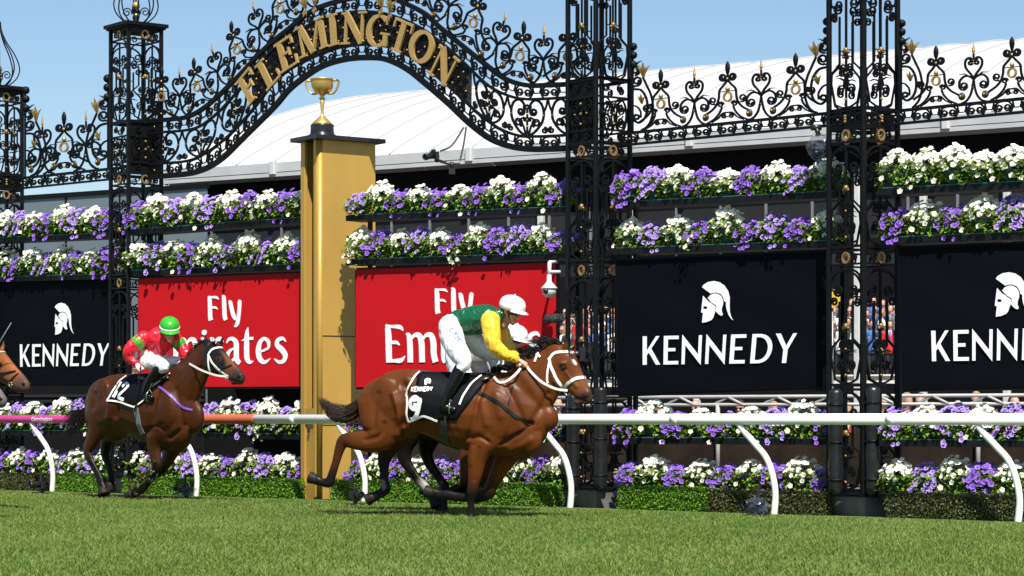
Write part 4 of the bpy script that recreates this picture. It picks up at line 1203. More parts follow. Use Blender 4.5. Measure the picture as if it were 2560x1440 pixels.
# ---- the airline lettering (ribbon strokes in x-heights and caps; cap height 1)
def cr(pts, k=7):
    return [tuple(p) for p in catmull(pts, k)]
ELET = {
 'F': (.60, [cr([(.04, .985, .02), (.10, .93, .14), (.125, .75, .17), (.135, .4, .175), (.14, .12, .175), (.17, 0, .19)]), cr([(.06, .95, .08), (.25, .945, .085), (.42, .93, .10), (.52, .84, .02)]), cr([(.2, .52, .09), (.36, .52, .09), (.46, .44, .02)])]),
 'l': (.28, [cr([(.04, 1.0, .03), (.11, .95, .15), (.125, .8, .17), (.13, .4, .175), (.135, .12, .175), (.18, 0, .16)])]),
 'y': (.58, [cr([(.02, .78, .03), (.09, .72, .15), (.14, .45, .16), (.21, .15, .16), (.30, .0, .10)]), cr([(.53, .80, .08), (.50, .72, .15), (.46, .4, .15), (.40, .05, .15), (.35, -.15, .15), (.28, -.25, .12), (.20, -.27, .03)])]),
 'E': (.66, [cr([(.05, .985, .03), (.11, .94, .14), (.135, .75, .18), (.14, .4, .185), (.14, .12, .18), (.13, .02, .16)]), cr([(.06, .955, .075), (.3, .95, .085), (.50, .93, .11), (.60, .83, .02)]), cr([(.2, .53, .09), (.38, .53, .09), (.48, .45, .02)]), cr([(.06, .045, .085), (.3, .05, .09), (.52, .06, .12), (.64, .17, .02)])]),
 'm': (1.0, [cr([(.0, .76, .03), (.09, .70, .14), (.12, .45, .165), (.12, 0, .17)]), cr([(.15, .58, .05), (.26, .71, .10), (.40, .70, .15), (.47, .52, .17), (.48, .2, .17), (.48, .0, .17)]), cr([(.51, .58, .05), (.62, .71, .10), (.76, .70, .15), (.83, .52, .17), (.84, .2, .17), (.89, .0, .17)])]),
 'i': (.30, [cr([(.0, .76, .03), (.09, .70, .14), (.125, .45, .165), (.13, .12, .17), (.18, 0, .16)]), [(.12, .845, .05), (.12, .865, .14), (.12, .92, .18), (.12, .975, .14), (.12, .995, .05)]]),
 'r': (.50, [cr([(.0, .76, .03), (.09, .70, .14), (.12, .45, .165), (.12, 0, .17)]), cr([(.15, .55, .05), (.25, .70, .10), (.38, .72, .13), (.47, .62, .03)])]),
 'a': (.60, [cr([(.07, .60, .03), (.15, .71, .09), (.29, .72, .12), (.40, .60, .165), (.41, .35, .17), (.42, .12, .17), (.53, .0, .13)]), cr([(.38, .46, .04), (.2, .38, .09), (.09, .22, .15), (.13, .07, .12), (.26, .07, .09), (.38, .22, .04)])]),
 't': (.44, [cr([(.20, 1.06, .01), (.16, .9, .12), (.15, .6, .17), (.15, .3, .17), (.17, .12, .16), (.26, .03, .11), (.38, .06, .02)]), cr([(-.02, .66, .02), (.14, .72, .07), (.28, .73, .08), (.38, .73, .09)])]),
 'e': (.58, [cr([(.13, .33, .06), (.30, .38, .07), (.44, .46, .08), (.43, .63, .12), (.29, .72, .10), (.15, .60, .14), (.095, .36, .175), (.15, .12, .16), (.31, .025, .11), (.50, .13, .03)])]),
 's': (.50, [cr([(.43, .62, .03), (.32, .72, .10), (.16, .66, .13), (.14, .52, .15), (.30, .38, .17), (.41, .22, .16), (.36, .06, .12), (.20, .025, .10), (.04, .12, .03)])]),
}
def eword(P, root, off, text, quad, track=0.02):
    x = 0; pos = []
    for ch in text: pos.append(x); x += ELET[ch][0]+track
    f = quadmap(P, off, (0, x-track-0.06, 0, 1), quad)
    for ch, x0 in zip(text, pos):
        mb = MB()
        for i, st in enumerate(ELET[ch][1]): ribbon(mb, st, -0.004, 0.004+0.0012*i, lambda a, b_, x0=x0: f(a+x0, b_))
        mb.build('letter', SIGNW, root)
b = banner('mid1', (346, 697), (766, 682), (346, 968), (766, 966), REDB, 'far red banner with white airline lettering between second horse and the gold post')
eword(*b, 'Fly', [(518, 801), (604, 799), (518, 740), (600, 738)])
eword(*b, 'Emirates', [(385, 911), (716, 907), (385, 826), (716, 822)], 0.015)
b = banner('mid2', (889, 674), (1390, 656), (889, 968), (1390, 962), REDB, 'near red banner with white airline lettering behind the jockey in green and yellow')
eword(*b, 'Fly', [(1085, 784), (1182, 782), (1085, 721), (1180, 719)])
eword(*b, 'Emirates', [(962, 907), (1352, 902), (960, 812), (1352, 806)], 0.015)

# ---------------------------------------------------------------- clipped hedges at the foot of the gate
HB1 = mat('bright box leaf', (0.06, 0.13, 0.012), 0.45, attr='Col', transl=0.25)
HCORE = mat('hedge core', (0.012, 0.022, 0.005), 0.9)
def hedge_leaves(seed, L, D, H, base):
    g = np.random.default_rng(seed); mb = MB()
    n = int(4600*L)
    for i in range(n):
        face = g.random()
        if face < 0.55: c = Vector((g.uniform(-L/2, L/2), -D/2, g.uniform(0, H))); nn = Vector((0, -1, 0.3))
        elif face < 0.85: c = Vector((g.uniform(-L/2, L/2), g.uniform(-D/2, D/2), H)); nn = Vector((0, -.3, 1))
        else: c = Vector((random.choice((-1, 1))*L/2, g.uniform(-D/2, D/2), g.uniform(0, H))); nn = Vector((0.3, -.3, .5))
        c += Vector(g.normal(size=3))*0.014
        col = np.array(base)*(0.35+1.2*g.random())
        leaf_geo(mb, c, g.normal(size=3), nn+Vector(g.normal(size=3))*0.7, g.uniform(0.02, 0.034), tuple(col))
    return mb.mesh('leaves', HB1)
HL = {}
def hedge(px0, px1, ptop, label, bright, off=-0.20):
    A, B = gate_pt(px0, off-0.28), gate_pt(px1, off-0.28)
    P = Panel(A, B); L = P.L; D = 0.26
    H = P.uh((px0+px1)/2, ptop)[1]
    key = (round(L, 1), bright)
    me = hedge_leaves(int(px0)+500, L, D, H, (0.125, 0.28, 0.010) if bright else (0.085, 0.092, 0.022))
    r = P.empty('box_hedge', L/2, 0.13, 0); tag(r, label, 'hedge', 'clipped hedges along the foot of the gate')
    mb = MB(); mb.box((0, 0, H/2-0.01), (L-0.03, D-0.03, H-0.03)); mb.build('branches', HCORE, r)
    o = add_obj('leaves', me, r); o['kind'] = 'stuff'
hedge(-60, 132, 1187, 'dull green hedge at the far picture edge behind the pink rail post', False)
hedge(140, 250, 1188, 'bright green hedge behind the hind legs of the second horse', True)
hedge(308, 470, 1198, 'bright green hedge behind the front hooves of the second horse', True)
hedge(496, 728, 1200, 'long bright green hedge between the second horse and the gold post', True)
hedge(826, 1075, 1206, 'bright green hedge just past the gold post under the leading horse hind hoof', True)
hedge(1085, 1376, 1212, 'bright green hedge behind the leading horse front legs', True)
hedge(1546, 1768, 1222, 'bright green hedge with a camera in front, near the big tower plinth', True)
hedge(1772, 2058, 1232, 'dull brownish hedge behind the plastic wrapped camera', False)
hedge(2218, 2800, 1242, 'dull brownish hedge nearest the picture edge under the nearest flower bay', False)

# ---------------------------------------------------------------- gold winning post
GP = mat('gold painted post', (0.52, 0.31, 0.066), 0.42, 0.30, var=0.10, vscale=1.6, bump=0.08, bscale=160, stretch=(1, 1, 0.25))
GPD = mat('dark slot', (0.02, 0.014, 0.008), 0.7)
BLK = mat('gloss black cap', (0.012, 0.012, 0.013), 0.28)
cpt = gate_pt(797, -0.28)                    # front corner
kpx = F_PX/cpt.y
yw = math.atan2(-0.792, 0.610)               # same frame as the towers: +x right face normal, -y left face normal
# widths from the photo: left face 58 px, right face 148 px
lw = 0.49; rw = 0.92
root = empty('winning_post', (cpt.x, cpt.y, 0), yw - R(2)); tag(root, 'tall square gold winning post with black cap and dark slot', 'winning post')
# local: front corner at the origin, body extends -x (left face, length lw) and +y (right face, length rw)
topz = CAM_H+(HOR-348)/kpx
slot0, slot1 = -lw*0.78, -lw*0.30
wt = 0.05
mb = MB(); mb.bbox((slot0/2-lw/2, wt/2, topz/2), (lw+slot0, wt, topz), 0.004); mb.build('front_panel', GP, root)
mb = MB(); mb.bbox((slot1/2-0.04, wt/2, topz/2), (-slot1-0.08, wt, topz), 0.004); mb.build('front_panel', GP, root)
mb = MB(); mb.tube([(-0.045, 0.045, 0), (-0.045, 0.045, topz)], 0.047, 16); mb.build('rounded_corner', GP, root, True)
mb = MB(); mb.box((-0.025, rw/2+0.03, topz/2), (0.05, rw-0.06, topz)); mb.build('side_panel', GP, root)
mb = MB(); mb.box((-lw+0.025, rw/2+0.03, topz/2), (0.05, rw-0.06, topz)); mb.build('side_panel', GP, root)
mb = MB(); mb.box((-lw/2, rw-0.025, topz/2), (lw-0.1, 0.05, topz)); mb.build('rear_panel', GP, root)
mb = MB(); mb.box((-lw/2, 0.30, topz/2), (lw-0.1, 0.02, topz)); mb.build('slot_lining', GPD, root)
zs = CAM_H-0.02
mb = MB(); mb.box(((slot0+slot1)/2, 0.02, zs+0.06), (slot1-slot0, 0.03, 0.22)); mb.box(((slot0+slot1)/2, 0.035, zs/2-0.05), (slot1-slot0, 0.02, zs)); mb.build('slot_cover', GP, root)
mb = MB(); mb.lathe([(0.034, 0), (0.034, 0.01)], (0, 0, 0), 14, 0.8, 1.3); mb.xf(Matrix.Translation(((slot0+slot1)/2, 0.0, zs-0.13)) @ Matrix.Rotation(PI/2, 4, 'X')); mb.build('oval_hole', GPD, root)
mb = MB(); mb.box((0.003, rw*0.5, 2.25), (0.006, rw-0.12, 0.012)); mb.box((0.003, rw*0.5, 1.02), (0.006, rw-0.12, 0.012)); mb.build('panel_joint', GPD, root)
mb = MB(); mb.bbox((-lw/2, rw/2, topz+0.03), (lw+0.22, rw+0.22, 0.055), 0.012); mb.build('cap', BLK, root)
# trophy
tx, ty = -lw/2, rw*0.22
tm = Matrix.Translation((cpt.x, cpt.y, 0)) @ Matrix.Rotation(yw-R(2), 4, 'Z')
tc = tm @ Vector((tx, ty, topz+0.058))
tr = empty('trophy_cup', tc, R(-8)); tag(tr, 'gold two-handled loving cup on a black round base atop the gold post', 'trophy')
tdep = tc.y; k = tdep/F_PX
CUPG = mat('brushed gold cup', (0.72, 0.46, 0.14), 0.36, 0.75)
S_ = k  # metres per photo px
mb = MB(); mb.lathe([(36*S_, 0), (37*S_, 5*S_), (31*S_, 8*S_), (30*S_, 12*S_), (29*S_, 26*S_), (30*S_, 31*S_), (27*S_, 33*S_)], (0, 0, 0), 32); mb.build('plinth', BLK, tr, True)
mb = MB(); mb.lathe([(25*S_, 31.5*S_), (26*S_, 34*S_), (21*S_, 40*S_), (19*S_, 42*S_), (11*S_, 49*S_), (5*S_, 55*S_), (3.6*S_, 60*S_), (4*S_, 72*S_), (6*S_, 88*S_), (5.5*S_, 91*S_), (4*S_, 93*S_), (8*S_, 97*S_), (8*S_, 99*S_), (4*S_, 103*S_), (7*S_, 107*S_), (14*S_, 110*S_), (22*S_, 117*S_), (27*S_, 127*S_), (28*S_, 138*S_), (28.6*S_, 143*S_), (30*S_, 144.5*S_), (30*S_, 147*S_), (27.5*S_, 147*S_), (26.5*S_, 140*S_), (24*S_, 126*S_), (14*S_, 114*S_), (0.2*S_, 112*S_)], (0, 0, 0), 36); mb.build('bowl', CUPG, tr, True)
for s in (-1, 1):
    mb = MB(); mb.bar([(s*x*S_, z*S_) for x, z in catmull([(27, 142), (38, 143), (42, 139), (40, 130), (34, 117), (26, 110), (14, 110)], 5)], 4.2*S_, 7*S_); mb.build('handle', CUPG, tr, True)

# ---------------------------------------------------------------- running rail
PINK = mat('pink rail sleeve', (0.52, 0.04, 0.21), 0.45)
ORNG = mat('orange foam wrap', (0.40, 0.095, 0.04), 0.75, bump=0.3)
RZ = CAM_H
rr_ = 0.064
rp = lambda px: rail_pt(px)
RP = Panel(rp(-250), rp(2800))
root = RP.empty('running_rail'); tag(root, 'white running rail on curved posts with pink and orange sleeves at its far end', 'rail')
uo = lambda px: RP.uh(px, HOR)[0]
mb = MB()
n = 90; vs = []
mb.tube([(uo(635), 0, RZ), (uo(1400), 0, RZ), (RP.L, 0, RZ)], rr_, 18); mb.build('rail_tube', WHITE, root, True)
mb = MB(); mb.tube([(0, 0, RZ), (uo(200), 0, RZ), (uo(330), 0, RZ)], rr_*0.97, 18); mb.build('pink_section', PINK, root, True)
mb = MB(); pts = []; rads = []
u = uo(330); i = 0
while u < uo(640): pts.append((u, 0, RZ)); rads.append(rr_*1.06+0.004*(1 if i % 2 else -1)); u += 0.035; i += 1
mb.tube(pts, rads, 18); mb.build('orange_wrap', ORNG, root, True)
for px in (735, 1690, 2230):
    mb = MB(); mb.tube([(uo(px)-0.05, 0, RZ), (uo(px)+0.05, 0, RZ)], rr_*1.05, 18); mb.build('joint_sleeve', WHITE, root, True)
# curved posts lean away under the rail like a swan neck
plx = [(130, 1225), (490, 1243), (910, 1256), (1425, 1271), (1935, 1290), (2545, 1308), (-240, 1212)]
BASEW = mat('scuffed white post', (0.74, 0.74, 0.70), 0.5, var=0.12, vscale=9)
for px, py in plx:
    ub = uo(px)
    # photo: the top of a post meets the rail about 0.36 m further along towards the far end
    pts = catmull([(ub-0.50, 0.0, RZ-0.04), (ub-0.42, 0.0, RZ-0.14), (ub-0.26, 0.0, RZ-0.29), (ub-0.11, 0.0, RZ-0.44), (ub-0.02, 0, RZ-0.64), (ub+0.02, 0, RZ-0.86), (ub, 0, 0.0)], 6)
    mb = MB(); mb.tube(pts, [0.037]*(len(pts)-5)+[0.039]*5, 14); mb.build('post', BASEW, root, True)
def rail_text(txt, px, size):
    cu = bpy.data.curves.new('t', 'FONT'); cu.body = txt; cu.size = size; cu.shear = 0.25; cu.extrude = 0.002; cu.align_x = 'CENTER'; cu.align_y = 'CENTER'
    o = bpy.data.objects.new('t', cu); COL.objects.link(o)
    me = bpy.data.meshes.new_from_object(o.evaluated_get(bpy.context.evaluated_depsgraph_get())); bpy.data.objects.remove(o)
    # wrap the print round the tube
    for v in me.vertices:
        a = (v.co.y)/rr_; rad = rr_*0.975+0.002+v.co.z
        v.co = Vector((v.co.x*1.25, -rad*math.cos(a), rad*math.sin(a)))
    me.materials.clear(); me.materials.append(SIGNW)
    o = add_obj('rail_lettering', me, root); o.location = (uo(px), 0, RZ)
rail_text('flemington', 112, 0.095)
rail_text('flemington', -20, 0.095)
# ---------------------------------------------------------------- horses
COAT = mat('horse coat', (0.2, 0.1, 0.05), 0.40, attr='Col', var=0.16, vscale=4, bump=0.16, bscale=70, spec=0.17, stretch=(1, 1, 0.45))
HAIRB = mat('dark horse hair', (0.009, 0.006, 0.005), 0.6, var=0.3, vscale=30, spec=0.12)
HAIRR = mat('brown tail hair', (0.020, 0.008, 0.004), 0.55, var=0.5, vscale=25, spec=0.2)
HOOF = mat('hoof', (0.014, 0.011, 0.009), 0.6, spec=0.2)
EYE = mat('dark eye', (0.012, 0.008, 0.006), 0.06)
STRAPW = mat('white leather strap', (0.78, 0.76, 0.70), 0.5)
STRAPB = mat('black leather strap', (0.006, 0.006, 0.006), 0.45, spec=0.25)
CLOTHB = mat('black saddle cloth', (0.0035, 0.004, 0.0055), 0.6, bump=0.2, bscale=14, spec=0.12)
LEATH = mat('dark saddle leather', (0.015, 0.011, 0.009), 0.3)
GIRTH = mat('dark elastic girth', (0.022, 0.024, 0.028), 0.6)
METAL = mat('steel bit', (0.6, 0.6, 0.6), 0.25, 0.9)

def sculpt(me, P, strokes, px, py, side, V):
    N = np.empty(len(V)*3, np.float32); me.vertices.foreach_get('normal', N); N = N.reshape(-1, 3)
    D = np.zeros(len(V))
    for pts, w, dep in strokes:
        pl = np.array(catmull(pts, 4)) if len(pts) > 1 else np.array(pts, float)
        dmin = np.full(len(V), 1e9)
        for a, b in (zip(pl, pl[1:]) if len(pl) > 1 else [(pl[0], pl[0]+1e-3)]):
            ab = b-a; t = np.clip(((px-a[0])*ab[0]+(py-a[1])*ab[1])/(ab@ab+1e-9), 0, 1)
            dmin = np.minimum(dmin, np.hypot(px-a[0]-t*ab[0], py-a[1]-t*ab[1]))
        D += 1.6*dep*np.exp(-(dmin/w)**2)*(side > 0.0)*np.clip((N[:, 0]*P.n.x+N[:, 1]*P.n.y+0.2)/0.5, 0, 1)
    V2 = V + N*D[:, None]
    me.vertices.foreach_set('co', V2.astype(np.float32).ravel()); me.update()

def build_horse(name, P, S, label, tack):
    """P pose, S spec dict with px joints"""
    K = P.k; lat = P.lat
    c0, c1, cb, cw = S['coat'], S['dark'], S['black'], (0.62, 0.6, 0.56)
    ch = []
    st = S['trunk']
    pts = [P(x, (a+b)/2) for x, a, b, w in st]
    rad = [((b-a)/2/K, w) for x, a, b, w in st]
    colr = [tuple(np.array(c0)*(1 if i % 2 else 1)) for i in range(len(st))]
    ch.append(chain(pts, rad, colr, lat, 7))
    nk = S['neck']
    ch.append(chain([P(x, y) for x, y, r, w in nk], [(r/K, w) for x, y, r, w in nk], [c0]*(len(nk)-1)+[c0], lat, 5))
    hd = S['head']
    ch.append(chain([P(x, y) for x, y, r, w, c in hd], [(r/K, w) for x, y, r, w, c in hd], [S[c] if isinstance(c, str) else c for x, y, r, w, c in hd], lat, 5))
    for lst in S['legs']:
        pp = [P(x, y, t) for x, y, t, r, w, c in lst]
        ch.append(chain(pp, [(r/K, w) for x, y, t, r, w, c in lst], [S[c] if isinstance(c, str) else c for x, y, t, r, w, c in lst], lat, 5))
    for (x, y, t, rx, rl, rz, c) in S['blobs']:
        b = blob(P(x, y, t), (rx/K, rl, rz/K), S[c] if isinstance(c, str) else c, lat); ch.append(b)
    for (bx, by, tx, ty, t) in S['ears']:
        b, e = P(bx, by, t), P(tx, ty, t*1.25)
        e = b + (e-b)*1.25; ch.append(chain([b, b.lerp(e, .35), b.lerp(e, .75), e], [(.026, .024), (.033, .026), (.022, .016), (.006, .006)], [S.get('hood', c0), S.get('hood', c0), cb, cb], lat, 3))
    root = organic(name, ch, COAT, S.get('voxel', 0.012), 9)
    tag(root, label, 'horse', 'galloping racehorses')
    me = root.data
    # paint: black points already in the spec; white markings
    colat = me.color_attributes['Col']
    n = len(me.vertices); C = np.empty(n*4, np.float32); colat.data.foreach_get('color', C); C = C.reshape(n, 4)
    V = np.array([v.co[:] for v in me.vertices])
    px = 1280+F_PX*V[:, 0]/V[:, 1]; py = HOR-F_PX*(V[:, 2]-CAM_H)/V[:, 1]
    side = (V[:, 0]-P.O.x)*P.n.x + (V[:, 1]-P.O.y)*P.n.y
    for (mx, my, rx, ry, ang, t0, colm) in S.get('marks', []):
        a = R(ang); dx, dy = px-mx, py-my
        u = (dx*math.cos(a)+dy*math.sin(a))/rx; v = (-dx*math.sin(a)+dy*math.cos(a))/ry
        d = np.sqrt(u*u+v*v)
        k = np.clip((1.15-d)/0.3, 0, 1) * (side > t0)
        C[:, :3] = C[:, :3]*(1-k[:, None]) + np.array(colm)*k[:, None]
    colat.data.foreach_set('color', C.ravel())
    if S.get('sculpt'): sculpt(me, P, S['sculpt'], px, py, side, V)
    bv = bvh_of(me)
    # eyes
    for (ex, ey, er) in S['eyes']:
        p, nr = cam_hit(bv, ex, ey, -er*0.35)
        if p is None: continue
        for q in (p, P.mirror(p)):
            mb = MB(); mb.ball(q, er, 12, 8); mb.build('eye', EYE, root, True)
    for (nx, ny, nr_) in S['nostrils']:
        p, nn = cam_hit(bv, nx, ny, 0.001)
        if p is None: continue
        for q, nq in ((p, nn), (P.mirror(p), P.mirror(P.lat*0+Vector((P.O.x, P.O.y, 0))+nn)-P.mirror(Vector((P.O.x, P.O.y, 0))))):
            M = nq.to_track_quat('Z', 'Y').to_matrix().to_4x4()
            mb = MB(); mb.ball((0, 0, 0), nr_, 12, 6, (1.25, 0.8, 0.3)); mb.xf(Matrix.Translation(q) @ M); mb.build('nostril', HAIRB, root, True)
    # hooves
    for lst in S['legs']:
        x, y, t, r, w, c = lst[-1]; x2, y2, t2, r2, w2, c2 = lst[-2]
        a, b = P(x2, y2, t2), P(x, y, t); d = (b-a).normalized()
        f = d.cross(P.lat).normalized()
        q = d.to_track_quat('Z', 'Y').to_matrix().to_4x4()
        mb = MB(); rr = max(r/K, 0.045)
        mb.lathe([(rr*0.80, -0.035), (rr*0.92, 0.0), (rr*1.12, 0.055), (rr*1.14, 0.07), (rr*0.9, 0.071), (rr*0.75, 0.062)], (0, 0, 0), 14); mb.xf(Matrix.Translation(b + d*0.005) @ q); mb.build('hoof', HOOF, root, True)
    # mane and tail from tapering locks
    g = np.random.default_rng(S.get('seed', 3))
    def locks(name, items, m=HAIRB, wid=0.016):
        mb = MB()
        for pts, w in items:
            pts = [Vector(p) for p in pts]; side_ = P.lat
            vs = []; n = len(pts)
            for i, p in enumerate(pts):
                t = (pts[min(i+1, n-1)]-pts[max(0, i-1)]).normalized()
                s_ = t.cross(P.lat); 
                if s_.length < 1e-3: s_ = Vector((0, 0, 1))
                s_.normalize(); ww = w*(1-0.9*i/(n-1))
                vs += [p-s_*ww, p+P.lat*ww*0.5, p+s_*ww, p-P.lat*ww*0.5]
            fs = []
            for i in range(n-1):
                for k in range(4): fs.append((4*i+k, 4*i+(k+1) % 4, 4*i+4+(k+1) % 4, 4*i+4+k))
            mb.add(vs, fs)
        o = mb.build(name, m, root); o['kind'] = 'stuff'
    it = []
    for (ax, ay), (dx, dy), L_ in S['mane']:
        for q in range(S.get('mane_n', 26)):
            b = P(ax+g.normal()*5, ay+g.normal()*3, g.uniform(-.03, .03))
            tx, ty = ax+dx*L_*g.uniform(.5, 1.2)+g.normal()*5, ay+dy*L_*g.uniform(.5, 1.2)+g.normal()*6
            e = P(tx, ty, g.uniform(-.05, .09)); mdl = b.lerp(e, .5)+Vector((0, 0, 0.02+0.02*g.random()))
            it.append(([b, b.lerp(mdl, .5)+Vector((0, 0, .012)), mdl, e], 0.011))
    locks('mane', it)
    it = []
    for q in range(S.get('tail_n', 230)):
        path = S['tail']; f = g.random()
        off = np.array([0.0, 0.35, 0.8, 1.15, 1.3, 1.25]); pts = []
        a, b, lt_ = g.uniform(-1, 1), g.uniform(-1, 1), g.normal()*0.8; lastk = g.uniform(0.75, 1.0); fz = 1.0 if g.random() < 0.75 else 4.0
        for i, (x, y, wd) in enumerate(path):
            pts.append(P(x+wd*0.5*a+g.normal()*fz*(0.3+0.25*i), y+wd*0.5*b+g.normal()*fz*(0.3+0.25*i), lt_*0.022*(1+i)))
        pts = pts[:max(3, int(round(len(pts)*lastk)))]
        it.append(([Vector(v) for v in catmull([tuple(v) for v in pts], 3)], 0.007))
    locks('tail', it, S.get('tailm', HAIRB))
    # ---- tack
    tm = {'w': STRAPW, 'b': STRAPB}
    for (nm, pxs, w, m) in tack.get('straps', []):
        pp, nn = drape_line(bv, pxs, 0.004)
        if len(pp) < 3: continue
        mb = MB(); strap_mb(mb, pp, nn, w, 0.007)
        mp = [P.mirror(q) for q in pp]; mn = [(P.mirror(q+n_)-P.mirror(q)) for q, n_ in zip(pp, nn)]
        mb.build(nm, m, root, False)
        mb = MB(); strap_mb(mb, mp, mn, w, 0.007); mb.build(nm, m, root, False)
    for (nm, pts, r, m) in tack.get('reins', []):
        mb = MB(); pp = catmull([tuple(P(x, y, t)) for x, y, t in pts], 6); 
        pv = [Vector(p) for p in pp]; nn = [P.lat]*len(pv); strap_mb(mb, pv, nn, r, 0.006); mb.build(nm, m, root)
    if 'rings' in tack:
        for (x, y) in tack['rings']:
            p, nq = cam_hit(bv, x, y, 0.012)
            if p is not None:
                mb = MB(); mb.tube([p+P.fwd*0.03*math.cos(k*PI/6)+Vector((0, 0, 0.03*math.sin(k*PI/6))) for k in range(13)], 0.005, 6); mb.build('bit_ring', METAL, root, True)
    if 'cloth' in tack:
        TL, TR, BR_, BL = tack['cloth']; cv = tack.get('cloth_curve', 0)
        def patch(nm, quad, m, off, n1=16, n2=14, th=0.008, both=True):
            (tl, tr, br, bl) = quad; G = []
            for j in range(n2+1):
                for i in range(n1+1):
                    a, b = i/n1, j/n2
                    x = (tl[0]*(1-a)+tr[0]*a)*(1-b)+(bl[0]*(1-a)+br[0]*a)*b
                    y = (tl[1]*(1-a)+tr[1]*a)*(1-b)+(bl[1]*(1-a)+br[1]*a)*b
                    p, nn = cam_hit(bv, x, y, off)
                    G.append(p)
            for k in range(len(G)):
                if G[k] is None:
                    near = [(abs(k % (n1+1)-q % (n1+1))+abs(k//(n1+1)-q//(n1+1)), q) for q in range(len(G)) if G[q] is not None]
                    G[k] = G[min(near)[1]].copy() if near else P(0, 0)
            mb = MB(); vs = [tuple(p) for p in G]; fs = [(j*(n1+1)+i, j*(n1+1)+i+1, (j+1)*(n1+1)+i+1, (j+1)*(n1+1)+i) for j in range(n2) for i in range(n1)]
            mb.add(vs, fs); o = mb.build(nm, m, root, True)
            md = o.modifiers.new('s', 'SOLIDIFY'); md.thickness = th; md.offset = 0
            if both:
                mb = MB(); mb.add([tuple(P.mirror(Vector(p))) for p in vs], fs); o = mb.build(nm, m, root, True)
                md = o.modifiers.new('s', 'SOLIDIFY'); md.thickness = th; md.offset = 0
            return G
        patch('saddle_cloth', (TL, TR, BR_, BL), CLOTHB, 0.014)
        # piping, number and lettering printed on the cloth
        for pl in tack['piping']:
            pp, nn = drape_line(bv, pl, 0.020, 8)
            mb = MB(); strap_mb(mb, pp, nn, 0.022, 0.006); mb.build('white_piping', STRAPW, root)
        for pl in tack.get('digits', []):
            pp, nn = drape_line(bv, pl, 0.024, 10)
            if len(pp) > 2: mb = MB(); strap_mb(mb, pp, nn, tack['digit_w'], 0.004); mb.build('cloth_number', SIGNW, root)
        for pl in tack.get('letters', []):
            pp, nn = drape_line(bv, pl, 0.024, 3)
            if len(pp) > 1: mb = MB(); strap_mb(mb, pp, nn, 0.013, 0.003); mb.build('cloth_lettering', SIGNW, root)
        for poly in tack.get('emblem', []):
            pp = [cam_hit(bv, x, y, 0.026)[0] for x, y in poly]
            if all(q is not None for q in pp):
                me2 = bpy.data.meshes.new('cloth_emblem'); me2.from_pydata([tuple(q) for q in pp], [], [tuple(range(len(pp)))]); me2.materials.append(SIGNW); add_obj('cloth_emblem', me2, root)
    if 'saddle' in tack:
        sp = tack['saddle']
        mb = MB()
        for t in (-0.10, -0.05, 0, 0.05, 0.10): pass
        rows = []
        for (x, y) in sp:
            rows.append([P(x, y+abs(t)*abs(t)*K*2.2, t) for t in np.linspace(-0.17, 0.17, 9)])
        vs = [tuple(p) for r_ in rows for p in r_]; n1 = 9
        mb.add(vs, [(j*n1+i, j*n1+i+1, (j+1)*n1+i+1, (j+1)*n1+i) for j in range(len(rows)-1) for i in range(n1-1)])
        o = mb.build('saddle', LEATH, root, True); md = o.modifiers.new('s', 'SOLIDIFY'); md.thickness = 0.02
    return root, bv

